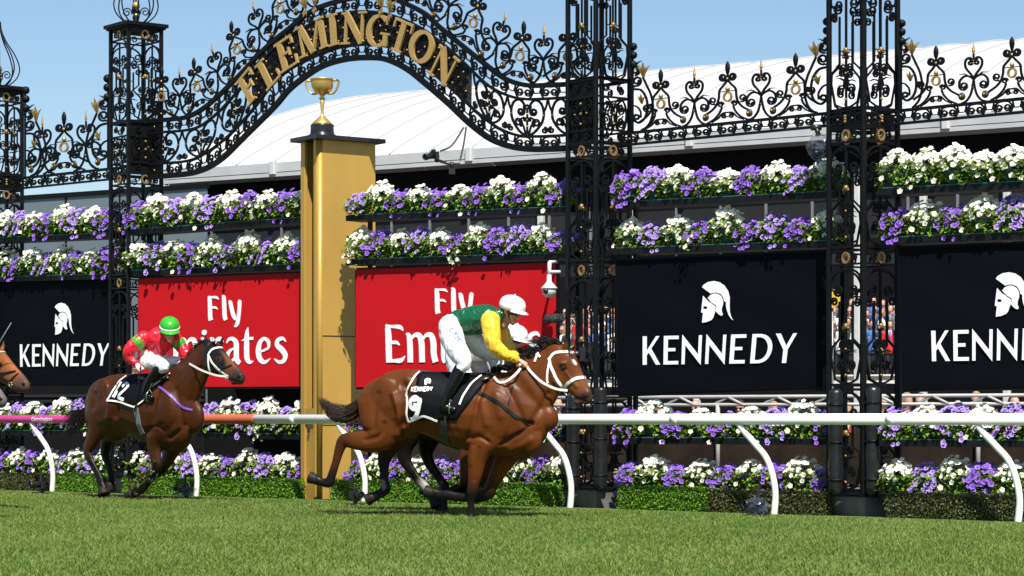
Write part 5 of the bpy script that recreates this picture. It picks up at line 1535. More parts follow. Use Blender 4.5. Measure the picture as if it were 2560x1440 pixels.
brown = (0.098, 0.0275, 0.0054); dk = (0.045, 0.014, 0.005); blk = (0.007, 0.005, 0.0045)
P1 = Pose(1180, 1297, 20)
H1 = dict(coat=brown, dark=dk, black=blk, muz=(0.055, 0.030, 0.022), tan=(0.16, 0.055, 0.018), seed=4,
  trunk=[(920, 975, 1040, .10), (940, 950, 1085, .21), (975, 930, 1105, .27), (1015, 921, 1098, .285), (1060, 924, 1085, .28), (1110, 936, 1100, .295), (1160, 942, 1122, .30), (1210, 937, 1138, .285), (1255, 930, 1146, .25), (1300, 945, 1143, .21), (1345, 975, 1118, .16), (1366, 1010, 1080, .10)],
  neck=[(1275, 1022, 92, .19), (1318, 985, 76, .14), (1352, 950, 62, .115), (1378, 918, 50, .10), (1396, 896, 40, .085)],
  head=[(1386, 886, 30, .075, 'coat'), (1402, 906, 41, .094, 'coat'), (1419, 933, 38, .092, 'coat'), (1437, 957, 30, .078, 'tan'), (1452, 976, 24.5, .066, 'tan'), (1462, 989, 21.5, .062, 'muz'), (1467, 996, 17, .054, 'muz')],
  legs=[
   [(1232, 1085, .13, 48, .11, 'coat'), (1206, 1115, .15, 33, .09, 'coat'), (1194, 1145, .15, 26.5, .078, 'coat'), (1189, 1182, .15, 20, .062, 'coat'), (1184, 1212, .15, 15, .05, 'dark'), (1180, 1234, .15, 14.5, .048, 'black'), (1178, 1254, .15, 9.5, .033, 'black'), (1177, 1272, .15, 10, .036, 'black'), (1177, 1283, .15, 10.5, .04, 'black'), (1178, 1293, .15, 12, .048, 'black')],
   [(1290, 1095, -.11, 42, .10, 'coat'), (1268, 1138, -.12, 31, .085, 'coat'), (1246, 1178, -.12, 22, .066, 'coat'), (1230, 1212, -.12, 17, .055, 'dark'), (1219, 1234, -.12, 16, .05, 'black'), (1190, 1245, -.12, 13, .038, 'black'), (1150, 1243, -.12, 12, .036, 'black'), (1120, 1238, -.12, 13, .042, 'black'), (1100, 1236, -.12, 12, .04, 'black'), (1080, 1232, -.12, 15, .05, 'black')],
   [(962, 1010, .13, 76, .13, 'coat'), (958, 1055, .15, 64, .12, 'coat'), (955, 1085, .16, 45, .10, 'coat'), (930, 1100, .16, 33, .075, 'coat'), (895, 1102, .16, 25, .058, 'coat'), (862, 1101, .15, 18.5, .05, 'dark'), (850, 1120, .15, 14.5, .043, 'dark'), (840, 1155, .15, 11.5, .034, 'dark'), (829, 1190, .15, 12, .036, 'black'), (823, 1206, .15, 14, .042, 'black'), (806, 1206, .15, 11, .038, 'black'), (789, 1199, .15, 14, .046, 'black')],
   [(995, 1050, -.13, 62, .12, 'coat'), (985, 1092, -.14, 40, .09, 'dark'), (970, 1120, -.14, 27, .06, 'dark'), (961, 1148, -.14, 19, .05, 'black'), (960, 1180, -.14, 12.5, .036, 'black'), (962, 1205, -.14, 12, .036, 'black'), (964, 1222, -.14, 14, .042, 'black'), (950, 1234, -.14, 12, .04, 'black'), (932, 1243, -.14, 14, .048, 'black')]],
  blobs=[(1240, 1040, .20, 42, .06, 62, 'coat'), (1200, 1095, .19, 26, .05, 34, 'coat'), (1320, 1095, .09, 38, .07, 40, 'coat'), (1300, 1120, -.05, 40, .09, 32, 'coat'), (965, 1000, .20, 48, .07, 60, 'coat'), (948, 1080, .20, 34, .05, 32, 'coat'),
         (1393, 945, .065, 20, .03, 24, 'coat'), (1446, 1006, 0, 13, .042, 8, 'muz'), (1468, 984, .04, 9, .02, 9, 'muz'), (1404, 910, .08, 10, .02, 8, 'coat'), (1225, 965, .0, 40, .08, 30, 'coat')],
  ears=[(1413, 876, 1416, 850, .05), (1398, 872, 1392, 848, -.05)],
  eyes=[(1408, 919, .030)], nostrils=[(1463, 990, .022)],
  marks=[(1408, 919, 11, 8, 25, -1, (.020, .009, .005)), (1462, 994, 13, 11, 30, -1, (.035, .022, .018)), (1436, 905, 9, 3.6, 55, -1, (.62, .58, .54)), (1160, 1150, 3, 12, 0, 5, (.6, .6, .6)), (958, 1212, 6, 14, -10, -5, (0.16, 0.12, .11))],
  mane=[((1395, 862), (-1, -.5), 26), ((1380, 862), (-1, -.45), 34), ((1362, 868), (-1, -.35), 40), ((1345, 880), (-1, -.15), 36), ((1328, 893), (-1, 0), 36), ((1308, 905), (-1, .1), 36), ((1288, 915), (-1, .2), 40), ((1268, 922), (-1, .25), 36), ((1415, 872), (.6, .8), 22)],
  mane_n=34,
  tail=[(920, 990, 10), (904, 1006, 18), (880, 1028, 30), (852, 1036, 36), (826, 1024, 28), (803, 1002, 12)], tail_n=460, tailm=HAIRR,
  sculpt=[([(1214, 948), (1196, 1000), (1184, 1050), (1172, 1092)], 8, -.020), ([(1262, 958), (1288, 1008), (1312, 1062)], 8, -.014), ([(1204, 1005), (1216, 1060)], 9, .012), ([(1240, 985), (1252, 1040)], 10, .010), ([(1163, 1102), (1196, 1092), (1222, 1106)], 5, -.012), ([(1255, 1112), (1285, 1092), (1310, 1078), (1330, 1060)], 6, -.020), ([(1275, 1125), (1300, 1116), (1325, 1100)], 9, .012), ([(1197, 1120), (1190, 1165), (1186, 1200)], 4, -.008), ([(1180, 1120), (1177, 1160)], 5, .006), ([(984, 985), (998, 1035), (992, 1085)], 8, .022), ([(1012, 965), (1016, 1010), (1012, 1060)], 9, -.026), ([(945, 985), (936, 1030), (934, 1070)], 8, -.012), ([(1018, 946)], 12, .014), ([(960, 1060), (948, 1090), (915, 1100)], 6, -.010), ([(1378, 930), (1384, 950), (1398, 966)], 6, .010), ([(1414, 930), (1430, 952), (1442, 966)], 4, .007), ([(1398, 972), (1420, 966)], 5, -.008), ([(1370, 985), (1345, 1030), (1325, 1058)], 8, -.014), ([(1300, 930), (1335, 975), (1352, 1010)], 12, .010), ([(1434, 996), (1448, 997), (1462, 1003)], 2.6, -.010), ([(1403, 908), (1412, 908)], 3.5, .008)]
   + [([(1090+18*i, 975+4*i), (1082+18*i, 1030), (1086+18*i, 1080)], 5, -.004) for i in range(4)])
def glyph_lines(ch, x, y, w, h, sh=(0, 0)):
    G = {'K': [[(0, 0), (0, 1)], [(1, 1), (0, .45), (1, 0)]], 'E': [[(1, 1), (0, 1), (0, 0), (1, 0)], [(0, .5), (.8, .5)]], 'N': [[(0, 0), (0, 1), (1, 0), (1, 1)]], 'D': [[(0, 0), (0, 1), (.7, .85), (.9, .5), (.7, .15), (0, 0)]], 'Y': [[(0, 1), (.5, .5), (1, 1)], [(.5, .5), (.5, 0)]]}
    return [[(x+(a+0.2*b)*w, y-b*h - (x+a*w)*sh[1]) for a, b in s] for s in G[ch]]
T1 = dict(
  straps=[('browband', [(1374, 897), (1385, 884), (1400, 880), (1418, 879), (1430, 884)], .030, STRAPW), ('cheek_strap', [(1373, 895), (1378, 918), (1390, 945), (1403, 965), (1413, 977)], .030, STRAPW),
          ('throat_strap', [(1375, 898), (1370, 925), (1368, 948), (1370, 958)], .022, STRAPW), ('noseband', [(1412, 966), (1424, 955), (1440, 946), (1458, 944)], .034, STRAPW), ('chin_strap', [(1412, 968), (1418, 982), (1426, 990)], .028, STRAPW),
          ('breastplate', [(1165, 963), (1205, 985), (1240, 1002), (1265, 1022), (1290, 1042), (1320, 1053), (1335, 1052)], .034, STRAPB), ('neck_strap', [(1283, 962), (1277, 985), (1270, 1012)], .014, STRAPB),
          ('girth', [(1100, 1025), (1106, 1050), (1110, 1085), (1118, 1112), (1128, 1128)], .11, GIRTH)],
  reins=[('rein', [(1419, 976, .10), (1390, 972, .13), (1355, 955, .15), (1328, 930, .13), (1318, 916, .09)], .026, STRAPW), ('rein', [(1419, 976, -.10), (1390, 960, -.12), (1340, 930, -.1), (1318, 914, -.05)], .024, STRAPW),
         ('rein', [(1303, 919, .10), (1290, 935, .16), (1268, 952, .18), (1248, 955, .18), (1235, 942, .16)], .026, STRAPW)],
  rings=[(1420, 979)],
  cloth=((1046, 932), (1228, 936), (1140, 1050), (1024, 1050)),
  piping=[[(1050, 932), (1032, 952), (1020, 985), (1017, 1018), (1024, 1053)], [(1024, 1053), (1045, 1045), (1062, 1040), (1095, 1052)], [(1228, 930), (1205, 942), (1180, 962), (1160, 990), (1150, 1012)]],
  digits=[[(1051, 1003), (1040, 994), (1030, 1003), (1031, 1017), (1041, 1022), (1050, 1012), (1052, 1000), (1048, 1025), (1040, 1042), (1029, 1047)], [(1035, 1000), (1045, 998)], [(1036, 1012), (1046, 1012)]], digit_w=.048,
  letters=[s for i, c in enumerate('KENNEDY') for s in glyph_lines(c, 1031+i*7.6, 979, 5, 9, (0, -.0))],
  emblem=[[(1063, 952), (1069, 949), (1077, 951), (1079, 957), (1076, 962), (1070, 959), (1068, 964), (1063, 964)]],
  saddle=[(1130, 934), (1150, 938), (1175, 941), (1200, 938), (1222, 930)])
horse1, bv1 = build_horse('racehorse', P1, H1, 'bay racehorse in front with white bridle and number nine saddle cloth', T1)
mb = MB()
# crossed white straps on the neck
for pl in ([(1331, 897), (1340, 868), (1352, 858), (1372, 852)], [(1334, 878), (1352, 893)], [(1338, 905), (1346, 884)]):
    pp, nn = drape_line(bv1, pl, 0.010, 6)
    if len(pp) > 2: strap_mb(mb, pp, nn, .026, .006)
mb.build('crossed_strap', STRAPW, horse1)

# second horse
dbrown = (0.052, 0.0150, 0.0040)
P2 = Pose(340, 1251, 43)
H2 = dict(coat=dbrown, dark=(0.05, 0.02, 0.01), black=(0.006, 0.0045, 0.004), muz=(0.035, 0.024, 0.02), tan=(0.11, 0.042, 0.018), hood=(0.010, 0.010, 0.011), seed=8,
  trunk=[(236, 978, 1040, .13), (252, 955, 1095, .23), (278, 938, 1108, .27), (305, 933, 1098, .28), (340, 934, 1092, .285), (380, 938, 1110, .295), (420, 934, 1128, .28), (450, 940, 1132, .23), (472, 965, 1115, .16), (482, 1000, 1085, .10)],
  neck=[(435, 1005, 78, .19), (462, 965, 64, .145), (486, 930, 50, .115), (506, 900, 40, .095), (520, 882, 33, .08)],
  head=[(512, 878, 24, .07, 'coat'), (526, 888, 33, .092, 'hood'), (544, 901, 33, .092, 'hood'), (562, 916, 27, .076, 'tan'), (580, 931, 22.5, .064, 'tan'), (594, 942, 19.5, .06, 'muz'), (601, 947, 15.5, .052, 'muz')],
  legs=[
   [(412, 1050, .14, 44, .11, 'coat'), (392, 1085, .15, 34, .095, 'coat'), (386, 1115, .15, 25, .07, 'coat'), (389, 1145, .15, 18, .055, 'dark'), (392, 1166, .15, 15.5, .05, 'black'), (384, 1186, .15, 11, .036, 'black'), (371, 1205, .15, 10, .034, 'black'), (358, 1221, .15, 11.5, .04, 'black'), (345, 1229, .15, 10.5, .04, 'black'), (330, 1236, .15, 12, .046, 'black')],
   [(452, 1070, -.12, 42, .10, 'coat'), (436, 1110, -.13, 30, .08, 'coat'), (420, 1145, -.13, 21, .06, 'dark'), (406, 1170, -.13, 16, .05, 'black'), (384, 1184, -.13, 10.5, .036, 'black'), (366, 1190, -.13, 11, .04, 'black'), (352, 1193, -.13, 10.5, .04, 'black'), (338, 1194, -.13, 11.5, .046, 'black')],
   [(258, 1000, .13, 62, .13, 'coat'), (250, 1035, .15, 50, .11, 'coat'), (243, 1068, .15, 33, .085, 'coat'), (230, 1100, .15, 22, .06, 'coat'), (219, 1126, .15, 16, .05, 'dark'), (226, 1150, .15, 11.5, .038, 'black'), (240, 1177, .15, 10.5, .034, 'black'), (249, 1196, .15, 12, .04, 'black'), (253, 1210, .15, 12, .042, 'black'), (257, 1224, .15, 15, .05, 'black')],
   [(285, 1035, -.13, 52, .12, 'coat'), (276, 1075, -.14, 34, .085, 'dark'), (266, 1108, -.14, 21, .06, 'black'), (263, 1134, -.14, 15, .05, 'black'), (270, 1160, -.14, 11, .036, 'black'), (276, 1182, -.14, 11, .038, 'black'), (278, 1196, -.14, 11.5, .04, 'black'), (276, 1210, -.14, 13, .048, 'black')]],
  blobs=[(415, 1025, .20, 32, .06, 48, 'coat'), (388, 1075, .19, 20, .05, 26, 'coat'), (452, 1072, .08, 30, .07, 40, 'coat'), (456, 1082, -.08, 28, .07, 34, 'coat'), (258, 990, .20, 34, .07, 46, 'coat'), (245, 1050, .19, 24, .05, 28, 'coat'),
         (522, 915, .06, 16, .03, 19, 'hood'), (586, 957, 0, 10, .04, 6, 'muz'), (598, 938, .035, 7, .02, 7, 'muz')],
  ears=[(517, 868, 513, 842, .055), (549, 873, 556, 846, -.06)],
  eyes=[(546, 897, .026)], nostrils=[(597, 942, .020)],
  marks=[(538, 900, 21, 34, -35, -1, (.009, .009, .010)), (547, 897, 8, 7, 0, -1, (0.06, 0.025, .012))],
  mane=[((517, 862), (-1, -.2), 20), ((505, 872), (-1, -.1), 22), ((490, 888), (-1, 0), 24), ((474, 905), (-1, .1), 26), ((458, 922), (-1, .1), 26), ((532, 868), (.3, -.6), 12)], mane_n=64,
  tail=[(243, 985, 8), (234, 1015, 14), (214, 1035, 24), (192, 1045, 34), (182, 1060, 44), (188, 1078, 34)], tail_n=360,
  sculpt=[([(402, 955), (388, 1000), (378, 1050), (372, 1080)], 7, -.018), ([(440, 975), (450, 1015), (455, 1060)], 7, -.012), ([(398, 1010), (402, 1050)], 8, .012), ([(425, 1095), (445, 1080), (462, 1062)], 5, -.018), ([(372, 1072), (392, 1066), (410, 1078)], 4, -.010), ([(268, 965), (276, 1005), (270, 1045)], 6, .018), ([(290, 965), (292, 1000), (288, 1040)], 7, -.022), ([(238, 985), (233, 1020)], 6, -.01), ([(520, 905), (528, 925), (540, 938)], 5, .008), ([(545, 912), (560, 928)], 3.5, .006), ([(572, 950), (584, 951), (598, 955)], 2.2, -.008), ([(500, 920), (485, 965), (478, 1000)], 6, -.012)])
T2 = dict(
  straps=[('browband', [(521, 888), (530, 875), (545, 870), (562, 871)], .030, STRAPW), ('cheek_strap', [(521, 886), (530, 905), (545, 922), (565, 938)], .026, STRAPW), ('throat_strap', [(521, 888), (522, 915), (528, 938)], .020, STRAPW), ('noseband', [(552, 922), (566, 918), (580, 913)], .018, STRAPB),
          ('bit_strap', [(566, 936), (569, 945)], .03, STRAPW),
          ('breastplate', [(393, 962), (413, 978), (435, 998), (445, 1008), (462, 1020), (482, 1025)], .030, mat('purple strap', (0.16, 0.07, 0.36), 0.5)),
          ('girth', [(340, 1020), (345, 1045), (350, 1068), (358, 1085)], .10, mat('grey girth', (0.15, 0.16, 0.17), .6))],
  reins=[('rein', [(566, 941, .09), (540, 938, .12), (505, 926, .13), (475, 910, .10), (455, 901, .02)], .024, STRAPW), ('rein', [(566, 941, -.09), (530, 925, -.1), (490, 912, -.08), (462, 900, -.12)], .022, STRAPW)],
  rings=[(569, 942)],
  cloth=((322, 938), (428, 934), (345, 1014), (270, 1001)),
  piping=[[(318, 942), (300, 956), (285, 977), (270, 1002)], [(270, 1002), (300, 1005), (320, 1012), (338, 1018)], [(338, 1018), (362, 1000), (364, 982), (400, 955), (428, 934)]],
  digits=[[(306, 957), (297, 974), (285, 994)], [(309, 969), (318, 960), (323, 967), (312, 979), (299, 992), (313, 1000)]], digit_w=.045,
  letters=[],
  saddle=[(345, 934), (362, 937), (385, 939), (405, 936), (420, 932)])
horse2, bv2 = build_horse('racehorse', P2, H2, 'dark brown racehorse with black hood and purple breast strap, running second', T2)

# the horse hidden behind the leader: only crest, far legs and rider show
P3 = Pose(1150, 1284, 20)
def shift(S, f, coat=None, **kw):
    o = dict(S)
    o['trunk'] = [(f(x, a)[0], f(x, a)[1], f(x, b)[1], w) for x, a, b, w in S['trunk']]
    s = f(1000, 0)[0]-f(0, 0)[0]; s /= 1000
    o['neck'] = [(*f(x, y), r*s, w) for x, y, r, w in S['neck']]
    o['head'] = [(*f(x, y), r*s, w, c) for x, y, r, w, c in S['head']]
    o['legs'] = [[(*f(x, y), t, r*s, w, c) for x, y, t, r, w, c in l] for l in S['legs']]
    o['blobs'] = [(*f(x, y), t, a*s, b, c*s, d) for x, y, t, a, b, c, d in S['blobs']]
    o['ears'] = [(*f(a, b), *f(c, d), t) for a, b, c, d, t in S['ears']]
    o['eyes'] = [(*f(x, y), r) for x, y, r in S['eyes']]; o['nostrils'] = [(*f(x, y), r) for x, y, r in S['nostrils']]
    o['marks'] = [(*f(x, y), a*s, b*s, e, t, c) for x, y, a, b, e, t, c in S['marks']]
    o['mane'] = [(f(*a), d, l*s) for a, d, l in S['mane']]
    o['tail'] = [(*f(x, y), w*s) for x, y, w in S['tail']]
    o.update(kw); return o
f3 = lambda x, y: (1180+(x-1180)*0.90-22, 1284+(y-1297)*0.92)
H3 = shift(H1, f3, coat=(0.06, 0.026, 0.012), seed=19, voxel=0.018)
H3['head'] = [(x-40+(1386-x)*.25, y+10-max(0, y-900)*.35, r, w, c) for x, y, r, w, c in H3['head']]
H3['blobs'] = [b for b in H3['blobs'] if b[0] < 1340 or b[4] > .1]
wst = (0.30, 0.28, 0.25)
H3['legs'] = [H3['legs'][0][:5] + [(1165, 1215, .1, 14, .048, 'black'), (1130, 1225, .1, 11, .036, 'black'), (1112, 1236, .1, 12, .042, 'black'), (1108, 1250, .1, 13, .046, 'black'), (1106, 1262, .1, 15, .05, 'black')],
  H3['legs'][1],
  [(1010, 1040, .12, 60, .12, 'black'), (1015, 1085, .12, 42, .10, 'black'), (1010, 1120, .12, 26, .065, 'black'), (1012, 1150, .12, 18, .05, 'black'), (1030, 1178, .12, 13, .038, 'black'), (1044, 1198, .12, 13, .038, 'black'), (1062, 1216, .12, 12, .038, wst), (1073, 1230, .12, 13, .042, 'black'), (1080, 1240, .12, 14, .046, 'black'), (1086, 1252, .12, 15, .05, 'black')],
  [(1060, 1050, -.12, 50, .11, 'black'), (1070, 1095, -.12, 34, .085, 'black'), (1066, 1130, -.12, 20, .055, 'black'), (1075, 1160, -.12, 15, .046, 'black'), (1095, 1190, -.12, 12, .036, 'black'), (1112, 1215, -.12, 13, .04, 'black'), (1116, 1235, -.12, 13, .045, 'black')]]
H3['blobs'] = [b for b in H3['blobs'] if b[1] < 1060]
H3['tail'] = [(x+25, y+6, w) for x, y, w in H3['tail']]
H3['tail_n'] = 150
H3['marks'] = []
T3 = dict(straps=[], reins=[])
horse3, bv3 = build_horse('racehorse', P3, H3, 'dark racehorse almost hidden behind the leader, with one white hind stocking', T3)
# chestnut and grey muzzles entering at the picture edge
f4 = lambda x, y: (75+1.1*(x-612), 1270+1.1*(y-1251))
P4 = Pose(f4(340, 1251)[0], 1270, 43)
H4 = shift(H2, f4, coat=(0.20, 0.062, 0.018), dark=(0.10, 0.035, 0.012), black=(0.05, 0.02, 0.01), hood=(0.20, 0.062, 0.018), tan=(0.22, 0.075, 0.025), muz=(0.10, 0.055, 0.04), seed=23, voxel=0.017)
for k_ in ('neck', 'head'):
    H4[k_] = [((q[0], q[1]+(30 if k_ == 'head' else 26*i/4)) + tuple(q[2:])) for i, q in enumerate(H4[k_])]
H4['ears'] = [(a, b+26, c-4, d+30, t) for a, b, c, d, t in H4['ears']]
H4['blobs'] = [(b[0], b[1]+(30 if b[0] > f4(510, 0)[0] else 0)) + tuple(b[2:]) for b in H4['blobs']]
H4['eyes'] = [(x, y+30, r) for x, y, r in H4['eyes']]; H4['nostrils'] = [(x, y+30, r) for x, y, r in H4['nostrils']]
H4['marks'] = [(37, 904, 7, 4, 50, -1, (.75, .72, .68))]
H4['mane'] = [((a[0], a[1]+24), d, l) for a, d, l in H4['mane']]
sh4 = lambda L_: [(f4(x, y)[0], f4(x, y)[1]+30) for x, y in L_]
T4 = dict(straps=[('browband', sh4([(521, 888), (530, 875), (545, 870), (562, 871)]), .028, mat('grey bridle', (0.35, 0.35, 0.35), .5)), ('cheek_strap', sh4([(521, 886), (528, 905), (540, 922), (565, 938)]), .022, STRAPB), ('noseband', sh4([(545, 918), (560, 916), (580, 913)]), .02, STRAPB), ('bit_strap', sh4([(566, 936), (576, 926), (586, 918)]), .016, STRAPB)], reins=[], rings=sh4([(569, 942)]))
horse4, bv4 = build_horse('racehorse', P4, H4, 'chestnut racehorse with white star, only its head entering at the picture edge', T4)
f5 = lambda x, y: (18+1.16*(x-612), 1290+1.16*(y-1251))
P5 = Pose(f5(340, 1251)[0], 1290, 43)
H5 = shift(H2, f5, coat=(0.30, 0.29, 0.28), dark=(0.2, 0.2, 0.2), black=(0.09, 0.09, 0.09), hood=(0.3, 0.29, 0.28), tan=(0.30, 0.28, 0.27), muz=(0.12, 0.10, 0.10), seed=29, voxel=0.02)
for k_ in ('neck', 'head'):
    H5[k_] = [((q[0], q[1]+(66 if k_ == 'head' else 60*i/4)) + tuple(q[2:])) for i, q in enumerate(H5[k_])]
H5['ears'] = [(a, b+62, c-4, d+66, t) for a, b, c, d, t in H5['ears']]
H5['blobs'] = [(b[0], b[1]+(66 if b[0] > f5(510, 0)[0] else 0)) + tuple(b[2:]) for b in H5['blobs']]
H5['eyes'] = [(x, y+66, r) for x, y, r in H5['eyes']]; H5['nostrils'] = [(x, y+66, r) for x, y, r in H5['nostrils']]
H5['marks'] = []; H5['mane'] = [((a[0], a[1]+55), d, l) for a, d, l in H5['mane']]
horse5, bv5 = build_horse('racehorse', P5, H5, 'grey racehorse with only its muzzle showing at the picture edge above the pink rail', dict(straps=[], reins=[]))

# ---------------------------------------------------------------- jockeys
SKIN = mat('skin', (0.5, 0.27, 0.18), 0.5, attr='Col', spec=0.4)
def cloth(nm, c, rough=0.45, **k): return mat(nm, c, rough, bump=0.18, bscale=16, **k)
sk = (0.60, 0.32, 0.22); lip = (0.42, 0.15, 0.12); sk2 = (0.50, 0.26, 0.18)
def hand_chains(wrist, fwd, down, side, c, s=1.0):
    """fist closed on a rein: palm plus four curled fingers and a thumb"""
    f, d, l = fwd.normalized(), down.normalized(), side.normalized()
    out = [chain([wrist, wrist+f*0.045*s, wrist+f*0.085*s], [(.024*s, .030*s), (.022*s, .040*s), (.018*s, .038*s)], c, l, 3)]
    for i, L_ in enumerate((0.92, 1.0, 0.95, 0.78)):
        b = wrist + f*0.085*s + l*(0.030-0.020*i)*s
        p = [b-f*0.02*s, b, b+f*0.022*s*L_+d*0.012*s, b+f*0.018*s*L_+d*0.038*s, b-f*0.010*s+d*0.045*s, b-f*0.022*s+d*0.032*s]
        out.append(chain(p, [.0100*s, .0098*s, .0094*s, .009*s, .0082*s, .007*s], c, l, 3))
    tb = wrist + f*0.03*s + l*0.032*s + d*0.008*s
    out.append(chain([tb, tb+f*0.025*s+l*0.012*s+d*0.012*s, tb+f*0.05*s+l*0.006*s+d*0.022*s, tb+f*0.065*s-l*0.006*s+d*0.026*s], [.013*s, .012*s, .0105*s, .008*s], c, f, 3))
    return out
def head_chains(c, fwd, up, lat, s=1.0):
    """c: centre of the skull; returns head with nose, brow, lips, chin, ears"""
    f, u, l = fwd.normalized(), up.normalized(), lat.normalized()
    pt = lambda a, b, t=0: c+f*a*s+u*b*s+l*t*s
    o = [chain([pt(-.02, .07), pt(-.01, .03), pt(0.005, -.02), pt(.03, -.075), pt(.048, -.115)], [(.07*s, .062*s), (.098*s, .077*s), (.092*s, .074*s), (.062*s, .060*s), (.030*s, .034*s)], [sk, sk, sk, sk, sk], l, 4),
         chain([pt(.092, .005), pt(.112, -.028), pt(.118, -.045), pt(.098, -.058)], [.011*s, .013*s, .017*s, .012*s], sk, l, 3),
         chain([pt(.085, -.078, -.022), pt(.098, -.080, 0), pt(.085, -.078, .022)], [.007*s, .010*s, .007*s], lip, u, 3),
         chain([pt(.078, .022, -.035), pt(.094, .022, 0), pt(.078, .022, .035)], [.013*s]*3, sk, u, 3),
         chain([pt(-.02, -.05), pt(-.045, -.12), pt(-.06, -.17)], [(.052*s, .052*s)]*3, sk2, l, 3)]
    for t in (-1, 1): o.append(chain([pt(-.01, .01, t*.074), pt(-.018, -.015, t*.082), pt(-.008, -.045, t*.074)], [.012*s, .016*s, .010*s], sk, f, 3))
    return o
def helmet(root, c, fwd, up, lat, m, mpeak, s=1.0, band=None):
    f, u, l = fwd.normalized(), up.normalized(), lat.normalized()
    M = Matrix((( f.x, l.x, u.x, c.x), (f.y, l.y, u.y, c.y), (f.z, l.z, u.z, c.z), (0, 0, 0, 1)))
    mb = MB(); pr = [(0.112, -0.015), (0.128, 0.0), (0.133, 0.03), (0.128, 0.068), (0.108, 0.105), (0.075, 0.130), (0.035, 0.142), (0.0002, 0.145)]
    mb.lathe([(r*s, z*s) for r, z in pr], (0, 0, 0), 32, 1.16, 0.92); mb.xf(M)
    o = mb.build('helmet_shell', m, root, True); md = o.modifiers.new('s', 'SOLIDIFY'); md.thickness = 0.006
    mb = MB(); vs = []
    for i in range(17):
        a = R(-62+124*i/16)
        for (rr, zz) in ((0.124, 0.008), (0.150+0.028*math.cos(a*1.4), -0.012)):
            vs.append(M @ Vector((math.cos(a)*rr*1.16*s, math.sin(a)*rr*0.92*s, zz*s)))
    mb.add(vs, [(2*i, 2*i+1, 2*i+3, 2*i+2) for i in range(16)]); o = mb.build('helmet_peak', mpeak, root, True); md = o.modifiers.new('s', 'SOLIDIFY'); md.thickness = 0.008
    mb = MB(); mb.ball((0, 0, 0.148*s), 0.012*s, 8, 6); mb.xf(M); mb.build('helmet_button', m, root, True)
    if band:
        mb = MB(); mb.lathe([(0.134*s, 0.006*s), (0.138*s, 0.02*s), (0.136*s, 0.034*s)], (0, 0, 0), 32, 1.16, 0.92); mb.xf(M); mb.build('helmet_band', band, root, True)
    # chin strap and goggles
    mb = MB(); 
    for t in (-1, 1):
        mb.tube([c+f*0.01*s+l*t*0.088*s+u*0.0, c+f*0.03*s+l*t*0.072*s-u*0.07*s, c+f*0.055*s+l*t*0.02*s-u*0.15*s], 0.006*s, 5)
    mb.build('chin_strap', STRAPB, root, True)
    mb = MB()
    vs = []
    for i in range(13):
        a = R(-75+150*i/12)
        for zz, rr in ((-0.012, 0.104), (-0.03, 0.110), (-0.052, 0.100)):
            vs.append(c + f*(math.cos(a)*rr*s) + l*(math.sin(a)*rr*0.86*s) + u*zz*s)
    mb.add(vs, [(3*i+k, 3*i+k+1, 3*i+k+4, 3*i+k+3) for i in range(12) for k in (0, 1)])
    o = mb.build('goggles', mat('dark goggles', (0.02, 0.018, 0.016), 0.12, spec=0.8), root, True); md = o.modifiers.new('s', 'SOLIDIFY'); md.thickness = 0.008
from mathutils import noise as mnoise
def wrinkle(me, amp, fr, st=(1, 1, 1), seed=0):
    n = len(me.vertices); V = np.empty(n*3, np.float32); me.vertices.foreach_get('co', V); V = V.reshape(-1, 3)
    N = np.empty(n*3, np.float32); me.vertices.foreach_get('normal', N); N = N.reshape(-1, 3)
    D = np.empty(n, np.float32)
    for i in range(n):
        p = Vector((V[i, 0]*fr*st[0]+seed, V[i, 1]*fr*st[1], V[i, 2]*fr*st[2]))
        p += mnoise.noise_vector(p*0.6)*0.7
        a = mnoise.noise(p); b = mnoise.noise(p*2.1+Vector((7, 3, 1)))
        D[i] = (1-abs(a)*2.6)*0.75 + b*0.35
    me.vertices.foreach_set('co', (V+N*(D*amp)[:, None]).ravel()); me.update()
WR = {'silks': (.012, 17, (1, 1, .6)), 'sleeve': (.011, 20, (1, 1, .55)), 'breeches': (.008, 19, (1, 1, .5)), 'armband': (.003, 20, (1, 1, 1)), 'boot': (.002, 16, (1, 1, .6)), 'white_hem': (.006, 14, (1, 1, .5))}
def part_org(nm, ch, m, root, voxel=0.010, sm=5):
    o = organic(nm, ch, m, voxel, sm, root)
    if nm in WR: wrinkle(o.data, *WR[nm], seed=len(o.data.vertices) % 17)
    return o

def limb(P, pts, c, k=5, infl=0.0):
    return chain([P(x, y, t) for x, y, t, r in pts], [max(.004, r/P.k+infl) for x, y, t, r in pts], c, P.lat, k)

